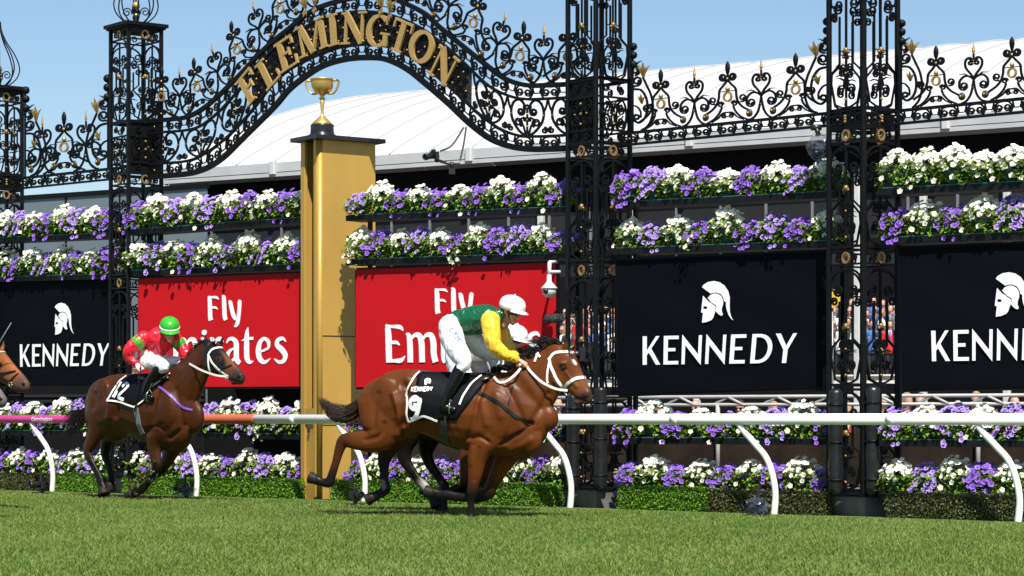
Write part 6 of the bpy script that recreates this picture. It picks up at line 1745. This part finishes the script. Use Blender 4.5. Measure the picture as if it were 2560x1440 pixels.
def build_jockey(P, J, label, ghost=False):
    sk_ch = []
    hc = P(*J['head']); fwd = (P.fwd*J.get('look', 0.9) + Vector((0, 0, J.get('pitch', -0.5))) + P.lat*J.get('turn', 0.0)).normalized()
    lt = fwd.cross(Vector((0, 0, 1))).normalized(); lt = lt if lt.dot(P.lat) > 0 else -lt
    up = lt.cross(fwd).normalized(); up = up if up.z > 0 else -up
    s = J.get('hs', 1.0)
    sk_ch += head_chains(hc, fwd, up, lt, s)
    tr = J['torso']
    sk_ch.append(chain([P(x, y, t) for x, y, t, r, w in tr], [(max(.02, r/P.k-0.02), max(.02, w-0.02)) for x, y, t, r, w in tr], sk, P.lat))
    sk_ch.append(chain([P(*tr[-1][:3]), hc+fwd*-0.05-up*0.12], [.06, .055], sk2, P.lat))
    for side in ('armN', 'armF'):
        a = J[side]; sk_ch.append(limb(P, a, J.get('glove', sk), infl=-0.010))
        w = P(*a[-1][:3]); d = (w-P(*a[-2][:3])).normalized()
        dn = Vector((0, 0, -1)) - d*Vector((0, 0, -1)).dot(d)
        sk_ch += hand_chains(w-d*0.01, d, dn, dn.cross(d), J.get('glove', sk), J.get('hand', 1.0))
    for side in ('legN', 'legF'): sk_ch.append(limb(P, J[side], sk, infl=-0.012))
    for side in ('bootN', 'bootF'): sk_ch.append(limb(P, J[side], blk, infl=-0.008))
    sk_ch.append(chain([P(*J['legN'][0][:3]), P(*J['legF'][0][:3])], [.09, .09], sk, P.fwd))
    root = organic('person', sk_ch, SKIN, 0.0075 if not ghost else 0.014, 4)
    tag(root, label, 'jockey', 'jockeys crouched on the racehorses')
    A = J['silk']
    part_org('silks', [chain([P(x, y, t) for x, y, t, r, w in tr], [(r/P.k, w) for x, y, t, r, w in tr], (1, 1, 1), P.lat)] + J.get('extra_silk', lambda: [])(), A['body'], root)
    for side in ('armN', 'armF'):
        a = J[side][:-1] + [tuple(np.array(J[side][-2])*0.35+np.array(J[side][-1])*0.65)]
        part_org('sleeve', [limb(P, a, (1, 1, 1), infl=0.006)], A['sleeve'], root)
        if 'armband' in A:
            q = J[side]; i = J.get('bandi', 1)
            p0, p1 = P(*q[0][:3]), P(*q[1][:3])
            part_org('armband', [chain([p0.lerp(p1, .58), p0.lerp(p1, 0.98)], [q[1][3]/P.k+0.016]*2, (1, 1, 1), P.lat, 4)], A['armband'], root)
    lg = [limb(P, J['legN'], (1, 1, 1), infl=.004), limb(P, J['legF'], (1, 1, 1), infl=.004), chain([P(*J['legN'][0][:3]), P(*J['legF'][0][:3])], [J['legN'][0][3]/P.k]*2, (1, 1, 1), P.fwd)]
    part_org('breeches', lg, A['pants'], root)
    for side in ('bootN', 'bootF'): part_org('boot', [limb(P, J[side], (1, 1, 1), infl=.003)], BOOT, root)
    if 'hem' in A:
        x, y, t, r, w = tr[0]; x2, y2, t2, r2, w2 = tr[1]
        part_org('white_hem', [chain([P(x, y, t), P(x, y, t).lerp(P(x2, y2, t2), .45)], [(r/P.k+.012, w+.012), (r2/P.k+.006, w2+.006)], (1, 1, 1), P.lat)], A['hem'], root)
    helmet(root, hc+up*0.025*s-fwd*0.005, fwd, up, lt, A['cap'], A['peak'], s*J.get('capS', 1.0), A.get('band'))
    # stirrups
    for side in ('bootN', 'bootF'):
        b = J[side]; p = P(*b[-2][:3]); q = P(*b[-1][:3]); m_ = p.lerp(q, .35)
        mb = MB(); mb.tube([m_+Vector((0, 0, .10)), m_+P.lat*0.05+Vector((0, 0, .04)), m_+P.lat*0.05-Vector((0, 0, .05)), m_-P.lat*0.05-Vector((0, 0, .05)), m_-P.lat*0.05+Vector((0, 0, .04)), m_+Vector((0, 0, .10))], 0.006, 5)
        mb.tube([m_+Vector((0, 0, .10)), P(*J['bootN' if side == 'bootN' else 'bootF'][0][:3])*0.4 + m_*0.6 + Vector((0, 0, .1))], 0.008, 5)
        mb.build('stirrup', METAL, root, True)
    return root
BOOT = mat('black riding boot', (0.004, 0.004, 0.0045), 0.25, spec=0.35)
WPANT = cloth('white breeches', (0.74, 0.75, 0.79))
GREEN = cloth('dark green satin', (0.004, 0.085, 0.035), 0.3, spec=0.6); YEL = cloth('yellow satin', (0.80, 0.47, 0.03), 0.38)
RED = cloth('red satin', (0.62, 0.012, 0.03), 0.34); GRN2 = cloth('bright green satin', (0.03, 0.36, 0.02), 0.3); WSAT = cloth('white satin', (0.78, 0.76, 0.78), 0.4)
WCAP = mat('white cap cover', (0.80, 0.80, 0.80), 0.35, bump=0.12, bscale=14)
J1 = dict(head=(1279, 778, 0), look=1.0, pitch=-0.30, turn=0.30, hs=1.02, capS=1.02,
  torso=[(1150, 806, 0, 32, .150), (1172, 802, 0, 34, .158), (1200, 799, 0, 36, .172), (1224, 797, 0, 35, .18), (1242, 793, 0, 27, .165), (1254, 786, 0, 15, .09)],
  armN=[(1226, 800, .17, 22), (1229, 832, .22, 20), (1236, 862, .24, 17), (1258, 884, .21, 13.5), (1276, 892, .17, 10), (1297, 901, .12, 7.5)],
  armF=[(1246, 805, -.17, 20), (1258, 838, -.20, 17), (1268, 862, -.20, 14), (1280, 882, -.15, 11), (1288, 892, -.10, 9), (1297, 903, -.04, 7.5)],
  legN=[(1128, 816, .09, 31), (1130, 842, .13, 29), (1140, 870, .19, 26), (1155, 895, .235, 23), (1158, 912, .25, 18), (1150, 924, .26, 14)],
  legF=[(1146, 822, -.09, 28), (1175, 846, -.14, 26), (1205, 870, -.20, 24), (1232, 887, -.24, 22), (1238, 902, -.25, 18), (1238, 915, -.25, 13)],
  bootN=[(1150, 922, .262, 15), (1138, 948, .28, 15), (1124, 980, .30, 12.5), (1113, 1006, .31, 10), (1110, 1016, .31, 10), (1122, 1021, .31, 8.5), (1136, 1024, .31, 7)],
  bootF=[(1240, 912, -.25, 14), (1238, 935, -.27, 13), (1232, 962, -.28, 11), (1228, 982, -.28, 9), (1240, 988, -.28, 8), (1252, 990, -.28, 7)],
  silk=dict(body=GREEN, sleeve=YEL, pants=WPANT, cap=WCAP, peak=WCAP))
j1 = build_jockey(P1, J1, 'jockey in green and yellow silks, white cap, riding the leading bay horse')
bvj = None
# printed sponsor letters on the breeches
for c in j1.children:
    if c.name.startswith('breeches'): bvj = bvh_of(c.data); brc = c
BLUEP = mat('blue print', (0.12, 0.22, 0.50), 0.5)
def scrib(bv, root, word, x0, y0, dx, dy, h, w):
    G = {'L': [[(0, 1), (0, 0), (.8, 0)]], 'U': [[(0, 1), (0, .2), (.4, 0), (.8, .2), (.8, 1)]], 'C': [[(.8, .9), (.3, 1), (0, .5), (.3, 0), (.8, .1)]], 'R': [[(0, 0), (0, 1), (.7, .9), (.7, .6), (0, .5), (.8, 0)]], 'F': [[(0, 0), (0, 1), (.8, 1)], [(0, .5), (.6, .5)]], 'A': [[(0, 0), (.4, 1), (.8, 0)]], 'I': [[(0, 0), (0, 1)]]}
    L_ = math.hypot(dx, dy); ex, ey = dx/L_, dy/L_; nx, ny = ey, -ex
    mb = MB()
    for i, ch in enumerate(word):
        for st in G[ch]:
            pl = [(x0+dx*i+ex*a*L_*.8+nx*b*h, y0+dy*i+ey*a*L_*.8+ny*b*h) for a, b in st]
            pp, nn = drape_line(bv, pl, 0.004, 3)
            if len(pp) > 1: strap_mb(mb, pp, nn, w, 0.002)
    if mb.v: mb.build('printed_letters', BLUEP, root)
scrib(bvj, j1, 'LUCRF', 1124, 824, 4.3, 7.2, 11, .011)
J2 = dict(head=(424, 826, 0), look=0.9, pitch=-0.45, turn=0.65, hs=1.03, capS=1.05,
  torso=[(384, 886, 0, 30, .165), (388, 872, 0, 32, .17), (396, 857, 0, 32, .185), (404, 845, 0, 29, .195), (412, 838, 0, 22, .17), (418, 834, 0, 12, .09)],
  armN=[(362, 845, .17, 17), (342, 858, .26, 15.5), (326, 872, .33, 14), (322, 890, .33, 12), (330, 902, .31, 9), (342, 911, .28, 6.5)],
  armF=[(436, 844, -.17, 16), (448, 860, -.23, 14), (459, 876, -.26, 12.5), (465, 887, -.22, 10.5), (466, 894, -.18, 8.5), (462, 901, -.12, 6.5)],
  legN=[(370, 903, .09, 20), (386, 907, .15, 18), (400, 911, .20, 16), (409, 916, .21, 14), (403, 923, .22, 11)],
  legF=[(392, 904, -.09, 17), (414, 907, -.14, 16.5), (435, 909, -.19, 17), (446, 913, -.20, 15), (446, 922, -.2, 12)],
  bootN=[(404, 918, .22, 13), (390, 932, .24, 13), (374, 955, .26, 10.5), (364, 978, .28, 8.5), (362, 988, .28, 8), (370, 992, .28, 7), (380, 994, .28, 6)],
  bootF=[(446, 920, -.2, 12), (438, 936, -.23, 11), (430, 955, -.24, 9), (426, 970, -.24, 8), (436, 976, -.24, 7)],
  silk=dict(body=RED, sleeve=RED, armband=GRN2, pants=WPANT, cap=GRN2, peak=GRN2, band=WSAT, hem=WSAT), glove=(0.70, 0.68, 0.60), hand=1.15)
j2 = build_jockey(P2, J2, 'jockey in red silks with green armbands and green cap on the dark brown horse')
# whip in the right hand of the second jockey
mb = MB(); mb.tube([P2(352, 913, .30), P2(349, 940, .32), P2(345, 985, .34), P2(336, 1030, .36)], [.007, .009, .010, .012], 7); o = mb.build('whip', STRAPB, None, True)
tag(o, 'black whip hanging from the white glove of the red jockey', 'whip')
mb = MB(); mb.tube([P2(352.5, 909, .30), P2(350, 925, .31)], .011, 7); mb.build('handle', RED, o, True)
# rider of the hidden horse
f3j = lambda x, y: (x+12, y+58)
def shj(J, f, s=1.0):
    o = dict(J); o['head'] = (*f(*J['head'][:2]), J['head'][2])
    o['torso'] = [(*f(x, y), t, r*s, w) for x, y, t, r, w in J['torso']]
    for k_ in ('armN', 'armF', 'legN', 'legF', 'bootN', 'bootF'): o[k_] = [(*f(x, y), t, r*s) for x, y, t, r in J[k_]]
    return o
J3 = shj(J1, lambda x, y: (1286+(x-1279)*0.95, 848+(y-778)*0.95), 0.95)
J3['silk'] = dict(body=WSAT, sleeve=WSAT, pants=WPANT, cap=WCAP, peak=WCAP)
j3 = build_jockey(P3, J3, 'jockey in white cap and silks half hidden behind the green and yellow rider', True)
J4 = shj(J2, f4, 1.1); J4['silk'] = dict(body=GRN2, sleeve=YEL, pants=WPANT, cap=WCAP, peak=WCAP)
j4 = build_jockey(P4, J4, 'jockey of the chestnut horse, out of frame past the picture edge', True)
J5 = shj(J2, f5, 1.16); J5['silk'] = dict(body=cloth('blue satin', (0.03, 0.06, 0.4), .35), sleeve=WSAT, pants=WPANT, cap=RED, peak=RED)
j5 = build_jockey(P5, J5, 'jockey of the grey horse, out of frame past the picture edge', True)
mb = MB(); mb.tube([P4(-75, 985, .2), P4(-20, 890, .2), P4(3, 849, .2), P4(28, 807, .2)], [.010, .009, .007, .004], 6); o = mb.build('whip', mat('grey whip', (0.30, 0.30, 0.30), .5), None, True)
tag(o, 'thin grey whip raised before the far black banner at the picture edge', 'whip')
# ---------------------------------------------------------------- crowd behind the gate
PSKIN = mat('spectator skin', (0.5, 0.27, 0.18), 0.5, attr='Col')
def person_variant(i, suit, shirt, hairc, female=False):
    c = (0.52, 0.27, 0.18) if i % 3 else (0.42, 0.21, 0.14)
    la = Vector((1, 0, 0))                     # side axis; person faces -y
    sh = 0.20 if not female else 0.17
    body = [chain([(0, 0, 0.95), (0, 0.0, 1.15), (0, 0.01, 1.32), (0, 0.01, 1.42), (0, 0, 1.50)], [(.10, .15), (.10, .14), (.11, .17), (.085, .16), (.05, .06)], c, la, 4),
            chain([(0, 0, 1.46), (0, -.01, 1.56), (0, -.02, 1.64), (0, -.01, 1.72), (0, 0, 1.76)], [(.05, .05), (.075, .06), (.095, .075), (.085, .07), (.05, .045)], c, la, 4),
            chain([(0, -.10, 1.64), (0, -.125, 1.60), (0, -.10, 1.585)], [.014, .018, .012], c, la, 2)]
    suitc = [chain([(0, 0, 0.86), (0, 0, 1.05), (0, 0.0, 1.2), (0, 0.01, 1.34), (0, 0.01, 1.44), (0, 0, 1.49)], [(.13, .18), (.125, .165), (.12, .16), (.13, sh-.01), (.095, sh-.03), (.06, .07)], (1, 1, 1), la, 4)]
    pose = i % 4
    for s in (-1, 1):
        S = Vector((s*sh, 0.01, 1.41))
        if pose == 0: el = Vector((s*(sh+.05), .03, 1.13)); w = Vector((s*.10, -.20, 1.08))
        elif pose == 1: el = Vector((s*(sh+.04), 0, 1.12)); w = Vector((s*(sh+.03), -.06, 0.88))
        elif pose == 2 and s > 0: el = Vector((s*(sh+.10), -.10, 1.25)); w = Vector((s*.10, -.14, 1.62))
        else: el = Vector((s*(sh+.05), .0, 1.13)); w = Vector((s*.12, -.24, 1.22))
        suitc.append(chain([S, el, el.lerp(w, .85)], [.06, .05, .04], (1, 1, 1), Vector((0, 1, 0)), 4))
        d = (w-el).normalized()
        body.append(chain([S, el, w, w+d*.08], [.045, .035, .025, .03], c, Vector((0, 1, 0)), 4))
        for q in range(4): body.append(chain([w+d*.07+Vector(((q-1.5)*.016, 0, 0)), w+d*.13+Vector(((q-1.5)*.02, 0, -.02)), w+d*.15+Vector(((q-1.5)*.018, 0.01, -.04))], [.010, .009, .008], c, Vector((0, 1, 0)), 2))
        leg = [(s*.09, 0, .92), (s*.10, 0, .5), (s*.10, .02, .08)]
        body.append(chain(leg + [(s*.10, -.14, .03)], [.08, .055, .04, .035], c, la, 4))
    trou = [chain([(s*.09, 0, .94), (s*.10, 0, .5), (s*.10, .02, .05)], [.105, .08, .06], (1, 1, 1), la, 4) for s in (-1, 1)] + [chain([(-.08, 0, .92), (.08, 0, .92)], [.11, .11], (1, 1, 1), Vector((0, 1, 0)), 2)]
    hair = [chain([(0, .03, 1.60), (0, .045, 1.68), (0, .02, 1.755), (0, -.04, 1.765)], [(.07, .075), (.085, .084), (.055, .07), (.03, .05)], (1, 1, 1), la, 4)]
    if female: hair.append(chain([(0, .07, 1.66), (0, .08, 1.54), (0, .07, 1.42)], [(.05, .09), (.05, .10), (.03, .07)], (1, 1, 1), la, 4))
    return dict(body=organic('person', body, PSKIN, 0.022, 3, link=False), suit=organic('jacket', suitc, suit, 0.028, 3, link=False),
        trou=organic('trousers', trou, mat('dark trousers', (0.015, 0.016, 0.02), .8), 0.032, 3, link=False), hair=organic('hair', hair, hairc, 0.022, 2, link=False), shirt=shirt)
c_ = lambda n, c: mat(n, c, 0.75)
hb, hg = c_('dark hair', (.02, .014, .01)), c_('grey hair', (.35, .34, .33))
hl = c_('fair hair', (.30, .19, .08))
vs_ = [person_variant(0, c_('charcoal suit', (.02, .02, .023)), c_('white shirt', (.75, .75, .75)), hb),
       person_variant(1, c_('navy suit', (.012, .022, .07)), c_('pale blue shirt', (.35, .5, .7)), hb),
       person_variant(2, c_('grey suit', (.12, .12, .125)), c_('white shirt', (.75, .75, .75)), hg),
       person_variant(3, c_('white blouse', (.72, .72, .74)), None, hl, True),
       person_variant(4, c_('black dress', (.012, .012, .013)), None, hl, True),
       person_variant(5, c_('red jacket', (.5, .012, .015)), c_('white shirt', (.75, .75, .75)), hb),
       person_variant(7, c_('blue shirt', (.05, .12, .35)), None, hb)]
desc = ['in a charcoal suit and white shirt', 'in a navy suit and pale blue shirt', 'with grey hair in a grey suit', 'in a white blouse with fair hair', 'in a black dress with fair hair', 'in a red jacket and white shirt', 'in a blue shirt']
SGL = mat('sunglasses', (.006, .006, .006), .15)
tiem = [c_('red tie', (.45, .02, .03)), c_('blue tie', (.03, .08, .4)), c_('black tie', (.01, .01, .01))]
def person(v, x, y, z, rz, label, tie=0):
    V = vs_[v]
    o = add_obj('person', V['body']); o.location = (x, y, z); o.rotation_euler = (0, 0, rz); s = random.uniform(.95, 1.05); o.scale = (s, s, s)
    tag(o, label, 'person', 'spectators watching behind the gate')
    add_obj('jacket', V['suit'], o); add_obj('trousers', V['trou'], o); add_obj('hair', V['hair'], o)
    if V['shirt']:
        mb = MB(); mb.prism([(-.055, 1.475), (.055, 1.475), (.03, 1.30), (0, 1.16), (-.03, 1.30)], .05, -.125); mb.build('shirt_front', V['shirt'], o)
        mb = MB(); mb.prism([(-.018, 1.46), (.018, 1.46), (.024, 1.25), (0, 1.20), (-.024, 1.25)], .012, -.158); mb.build('tie', tiem[tie % 3], o)
    if random.random() < .6:
        mb = MB(); mb.box((-.036, -.108, 1.645), (.056, .02, .034)); mb.box((.036, -.108, 1.645), (.056, .02, .034)); mb.box((0, -.11, 1.652), (.03, .01, .01)); mb.build('sunglasses', SGL, o)
    return o
def on_deck(px, row, v, label, tie=0, rz=0):
    p = tent_pt(px, 27+(0.55, 1.9, 2.9)[row]); person(v, p.x, p.y, DECKH+(-.07, .35, .70)[row], rz+random.uniform(-.5, .2), label, tie)
used = {}
rowname = ['front row', 'middle row', 'back row']
def crowd(x0, x1, n, row, seq, where):
    for i in range(n):
        px = x0+(x1-x0)*(i+0.5)/n+random.uniform(-3, 3); v = seq[i % len(seq)]
        on_deck(px, row, v, f'spectator {desc[v]}, {ordw(i)} in {rowname[row]} {where}', i+row, -TT*0.4)
for row, seq in ((0, (4, 3, 0, 3, 2, 6, 0, 5, 1)), (1, (0, 3, 2, 4, 0, 1, 3, 1, 2)), (2, (1, 0, 4, 2, 0, 6, 1, 0, 3))):
    crowd(2072+row*4, 2254, 9, row, seq, 'beside nearest tower')
for row, seq in ((0, (3, 0, 5, 2, 6, 1, 3)), (1, (0, 2, 5, 5, 0, 3, 6)), (2, (1, 0, 4, 2, 0, 3, 1))):
    crowd(1394+row*5, 1540, 7, row, seq, 'past leading horse')
gr = [(2118, 0), (2208, 1), (2268, 3), (2300, 6), (2395, 2), (2440, 3), (2535, 5), (2030, 4), (1640, 0), (1740, 2), (1850, 1), (1395, 6), (1935, 3)]
where = {2118: 'low, behind first padded post', 2208: 'low, beside the nearer padded post', 2268: 'under cut off banner, far corner', 2300: 'under cut off banner, second along', 2395: 'under cut off banner, third along', 2440: 'under cut off banner, fourth along',
         2535: 'under cut off banner, picture edge', 2030: 'under full black banner, tower end', 1640: 'under full black banner, far third', 1740: 'under full black banner, below lettering', 1850: 'under full black banner, mid length', 1395: 'behind the leading horse muzzle', 1935: 'under full black banner, nearer half'}
for px, v in gr:
    p = tent_pt(px, -3.0); person(v, p.x, p.y, -0.32, random.uniform(-.5, .5), f'spectator {desc[v]}, {where[px]}', px)
p = tent_pt(338, -3.4); person(3, p.x, p.y, 0.55, 0.2, 'spectator in white blouse in the slot beside the far red banner', 0)
# small tree glimpsed in the slot beside the far banner
p = tent_pt(336, 3.0)
r = empty('small_tree', (p.x, p.y, 0)); tag(r, 'small green tree glimpsed in the slot beside the far red banner', 'tree')
mb = MB(); mb.tube([(0, 0, 0), (.02, 0, 1.4), (0, .03, 2.6)], [.07, .05, .03], 8); mb.build('trunk', mat('bark', (.08, .06, .04), .9, bump=.6, bscale=20), r, True)
mb = MB(); g = np.random.default_rng(2)
for i in range(900):
    v = g.normal(size=3)*np.array([.38, .38, .45]); leaf_geo(mb, Vector(v)+Vector((0, 0, 2.9)), g.normal(size=3), g.normal(size=3)+np.array([0, -.3, .8]), .12, tuple(np.array([.09, .15, .025])*g.uniform(.5, 1.4)))
o = mb.build('crown', LEAFM, r); o['kind'] = 'stuff'
# yellow round sign
p = tent_pt(2080, -1.9); k = F_PX/p.y
r = empty('round_sign', (p.x, p.y, CAM_H+(HOR-747)/k), -TT); tag(r, 'yellow round sign on a pole beside the full black banner edge', 'sign')
mb = MB(); mb.lathe([(.17, 0), (.17, .03)], (0, 0, 0), 20); mb.xf(Matrix.Rotation(PI/2, 4, 'X')); mb.build('disc', mat('yellow sign paint', (.75, .45, .03), .45), r)
mb = MB(); mb.tube([(0, .02, -3.2), (0, .02, 0)], .02, 8); mb.build('pole', SEAM, r, True)

# ---------------------------------------------------------------- cameras, microphone and lights on the gate
CAMB = mat('black camera plastic', (0.012, 0.012, 0.013), 0.38)
LENSG = mat('camera lens glass', (0.01, 0.012, 0.02), 0.05)
GREYM = mat('pale grey housing', (0.55, 0.55, 0.55), 0.4)
def ring(mb, M, prof, n=16): k = MB(); k.lathe(prof, (0, 0, 0), n); k.xf(M); mb.add(k.v, k.f)
def slr(name, p, k, aim, label, s=1.0, tilt=0.0):
    """dslr with body, prism hump, grip, lens; p centre, k px per metre, aim plan direction"""
    r = empty(name, p, math.atan2(aim[1], aim[0])-PI/2); tag(r, label, 'camera'); r.rotation_euler.x = tilt; r.scale = (s, s, s)
    mb = MB(); mb.bbox((0, 0, 0), (.15, .075, .10), .02); mb.bbox((-.06, .035, -.005), (.04, .06, .10), .015); mb.build('body', CAMB, r)
    mb = MB(); mb.bbox((0, .01, .065), (.06, .07, .045), .015); mb.build('prism_hump', CAMB, r)
    M = Matrix.Translation((0, .04, 0)) @ Matrix.Rotation(-PI/2, 4, 'X')
    mb = MB(); ring(mb, M, [(.036, 0), (.038, .03), (.042, .05), (.042, .10), (.046, .12), (.046, .16), (.05, .165), (.05, .20), (.044, .20), (.04, .17)]); mb.build('lens', CAMB, r, True)
    mb = MB(); ring(mb, M, [(.0425, .105), (.0435, .108), (.0425, .111)]); mb.build('red_ring', RED, r)
    mb = MB(); ring(mb, M, [(.040, .175), (.03, .182), (.0005, .186)]); mb.build('front_glass', LENSG, r, True)
    return r
# camera hanging above the near shelf
P = bays['mid2']
def bp(bk, px, py, off=-.12):
    P = bays[bk]; u, h = P.uh(px, py, off); n = Vector((-P.d.y, P.d.x)); q = P.A+P.d*u+n*off
    return Vector((q.x, q.y, h)), P.scale(px)[1]
q, k = bp('mid2', 1086, 388, 0.05)
c = slr('remote_camera', q, k, (-.55, -.83), 'black remote camera with strap clamped above the top shelf under the arch', 0.9, -.2)
mb = MB(); a1, _ = bp('mid2', 1160, 318, 0.0); a2, _ = bp('mid2', 1100, 378, 0.0); a3, _ = bp('mid2', 1150, 402, .05)
for pts in ((a1, a1.lerp(a2, .5)+Vector((0, 0, -.08)), a2), (a1+Vector((.03, 0, 0)), a1.lerp(a3, .5)+Vector((.02, 0, -.02)), a3)):
    pp = [Vector(v) for v in catmull([tuple(v) for v in pts], 6)]; strap_mb(mb, pp, [Vector((-.6, -.8, 0))]*len(pp), .028, .004)
o = mb.build('camera_strap', mat('grey woven strap', (.10, .085, .085), .8, var=.5, vscale=60)); tag(o, 'woven camera strap looped from the arch down to the remote camera', 'strap')
a4, _ = bp('mid2', 1130, 412, .06)
r = empty('clamp_arm', a4); tag(r, 'black clamp arm holding the remote camera above the near top shelf', 'clamp')
mb = MB(); b4, _ = bp('mid2', 1092, 400, .05); mb.tube([(0, 0, 0), b4-a4], .02, 8); mb.ball((0, 0, 0), .04, 8, 6); mb.ball(b4-a4, .035, 8, 6); mb.build('arm', CAMB, r, True)
mb = MB(); mb.box((0, .02, -.05), (.08, .06, .14)); mb.box((.06, .02, .01), (.10, .03, .03)); mb.build('jaw', CAMB, r)
# white dome camera on the red banner
q, k = bp('mid2', 1373, 727, -.30)
r = empty('dome_camera', q); tag(r, 'white and grey ball shaped camera hanging in front of the near red banner', 'security camera')
rr = 18/k
mb = MB(); mb.ball((0, 0, 0), rr, 18, 12, (1, 1, .95)); mb.lathe([(rr*1.12, rr*.25), (rr*1.15, rr*.4), (rr*.6, rr*.95), (rr*.35, rr*1.3), (rr*.3, rr*2.2)], (0, 0, 0), 18); mb.build('housing', GREYM, r, True)
mb = MB(); mb.ball((-rr*.45, -rr*.72, -rr*.05), rr*.42, 12, 8); mb.build('lens', CAMB, r, True)
t_, _ = bp('mid2', 1374, 655, -.28); mb = MB(); mb.tube([(0, 0, rr*2), t_-q], rr*.28, 8); mb.box((rr*.8, 0, rr*2.6), (rr*1.5, rr*.4, rr*.4)); mb.tube([t_-q, (t_-q)+Vector((.1, .3, .02))], rr*.22, 8); mb.build('hanger', GREYM, r, True)
# furry microphone
q, k = bp('mid2', 1386, 796, -.30)
r = empty('microphone', q); tag(r, 'grey furry microphone windshield poking out beside the near red banner', 'microphone')
mb = MB(); g = np.random.default_rng(4); L_ = 22/k*1.2; ax = Vector((1, -.25, .05)).normalized()
mb.tube([ax*(-L_+2*L_*i/8) for i in range(9)], [.012]+[10/k*s for s in (.75, .95, 1, 1, 1, .95, .75)]+[.012], 12)
for i in range(1500):
    t = g.uniform(-.95, .95); a = g.uniform(0, 2*PI); rad = 9.5/k*math.sqrt(max(.05, 1-t**4)); u = ax.cross(Vector((0, 0, 1))).normalized(); w = ax.cross(u)
    b = ax*L_*t+(u*math.cos(a)+w*math.sin(a))*rad; e = b+(u*math.cos(a)+w*math.sin(a))*.014+ax*g.normal()*.012
    s_ = Vector(g.normal(size=3))*.003; mb.add([b-s_, b+s_, e], [(0, 1, 2)])
mb.build('windshield', mat('grey fake fur', (.06, .06, .06), .95, var=.4, vscale=60), r)
mb = MB(); mb.tube([ax*L_*.9, ax*L_*1.1+Vector((.12, .35, .03))], .012, 7); mb.build('boom', CAMB, r, True)
# broadcast camera on the tower, bag covered lamp, ground cameras
q, k = bp('mid2', 1440, 885, -.35)
r = empty('broadcast_camera', q, R(-12)); tag(r, 'black long lens broadcast camera on the tower beyond the leading horse forehead', 'camera')
mb = MB(); mb.tube([(-.20, 0, 0), (-.06, 0, 0)], .05, 14); mb.tube([(-.06, 0, 0), (.06, 0, 0)], .042, 14); mb.build('lens_barrel', CAMB, r, True)
mb = MB(); mb.bbox((.16, 0, 0), (.22, .14, .17), .02); mb.bbox((.18, 0, .12), (.16, .06, .06), .01); mb.build('body', CAMB, r)
mb = MB(); mb.tube([(.16, 0, -.08), (.16, .1, -.2), (.2, .35, -.25)], .02, 8); mb.build('bracket', CAMB, r, True)
PLAS = mat('clear plastic wrap', (.09, .12, .17), .10, alpha=.26, spec=.9, bump=.8, bscale=9)
q, k = bp('near', 2046, 368, -.25)
r = empty('wrapped_camera', q); tag(r, 'camera wrapped in clear plastic hanging by the nearest tower', 'camera')
def crumple(mb, c, rx, ry, rz, seed, n=22, m=14):
    g = np.random.default_rng(seed); vs = []; 
    for i in range(m+1):
        th = PI*i/m
        for j in range(n):
            a = 2*PI*j/n; w = 1+.16*math.sin(3*a+5*th+seed)+.10*g.normal()
            vs.append((c[0]+rx*w*math.sin(th)*math.cos(a), c[1]+ry*w*math.sin(th)*math.sin(a), c[2]+rz*(1+.05*g.normal())*math.cos(th)))
    fs = []
    for i in range(m):
        for j in range(n):
            a, b = i*n+j, i*n+(j+1) % n; fs.append((a, a+n, b+n, b))
    mb.add(vs, fs)
mb = MB(); crumple(mb, (0, 0, 0), 26/k, 24/k, 34/k, 3); mb.build('plastic_bag', PLAS, r)
mb = MB(); mb.bbox((0, 0, .01), (28/k, 24/k, 26/k), .02); mb.tube([(-.02, -.02, -.03), (-10/k, -20/k, -14/k)], 9/k, 12); mb.build('camera_body', CAMB, r)
mb = MB(); mb.tube([(0, 0, 30/k), (-.02, .05, 52/k)], .03, 8); mb.box((-.02, .05, 50/k), (.12, .08, .06)); mb.build('clamp', CAMB, r, True)
def ground_cam(px, py, label, wrap, aim):
    z = F_PX*CAM_H/(py+26-HOR); P_ = Vector(((px-1280)/F_PX*z, z, .15)); 
    r = slr('ground_camera', P_, 200, aim, label, .95)
    mb = MB(); mb.box((0, 0, -.09), (.05, .05, .10)); mb.box((0, .02, -.13), (.22, .16, .03)); mb.tube([(.03, -.02, .07), (.05, -.03, .22)], .018, 8); mb.build('floor_plate', CAMB, r)
    if wrap: mb = MB(); crumple(mb, (0, .05, -.03), .13, .16, .11, int(px)); mb.build('plastic_bag', PLAS, r)
ground_cam(1672, 1249, 'black camera standing in front of bright hedge under full black banner', False, (-.95, -.3))
ground_cam(1898, 1268, 'camera in clear plastic bag by rail post before the dull hedge', True, (-.8, -.6))
ground_cam(888, 1240, 'small black camera on the turf beside the rail post under the leading horse tail', False, (.4, -.9))
ground_cam(466, 1226, 'camera in plastic beside the rail post behind the second horse', True, (-.5, -.85))
ground_cam(104, 1212, 'black camera at the foot of the pink rail post', False, (-.6, -.8))
# clods of turf thrown up round the second horse
mb = MB(); g = np.random.default_rng(12)
for i in range(260):
    t = g.random(); b = P2(385-60*t+g.normal()*7, 1165+62*t+g.normal()*8, .15+g.normal()*.05)
    d = Vector(g.normal(size=3)); leaf_geo(mb, b, d, g.normal(size=3), g.uniform(.03, .08), tuple(np.array([.10, .12, .03])*g.uniform(.5, 1.5)) if g.random() < .8 else (.06, .04, .025))
o = mb.build('flying_turf', LEAFM); tag(o, 'torn grass flying from the front hooves of the second horse', None, kind='stuff')
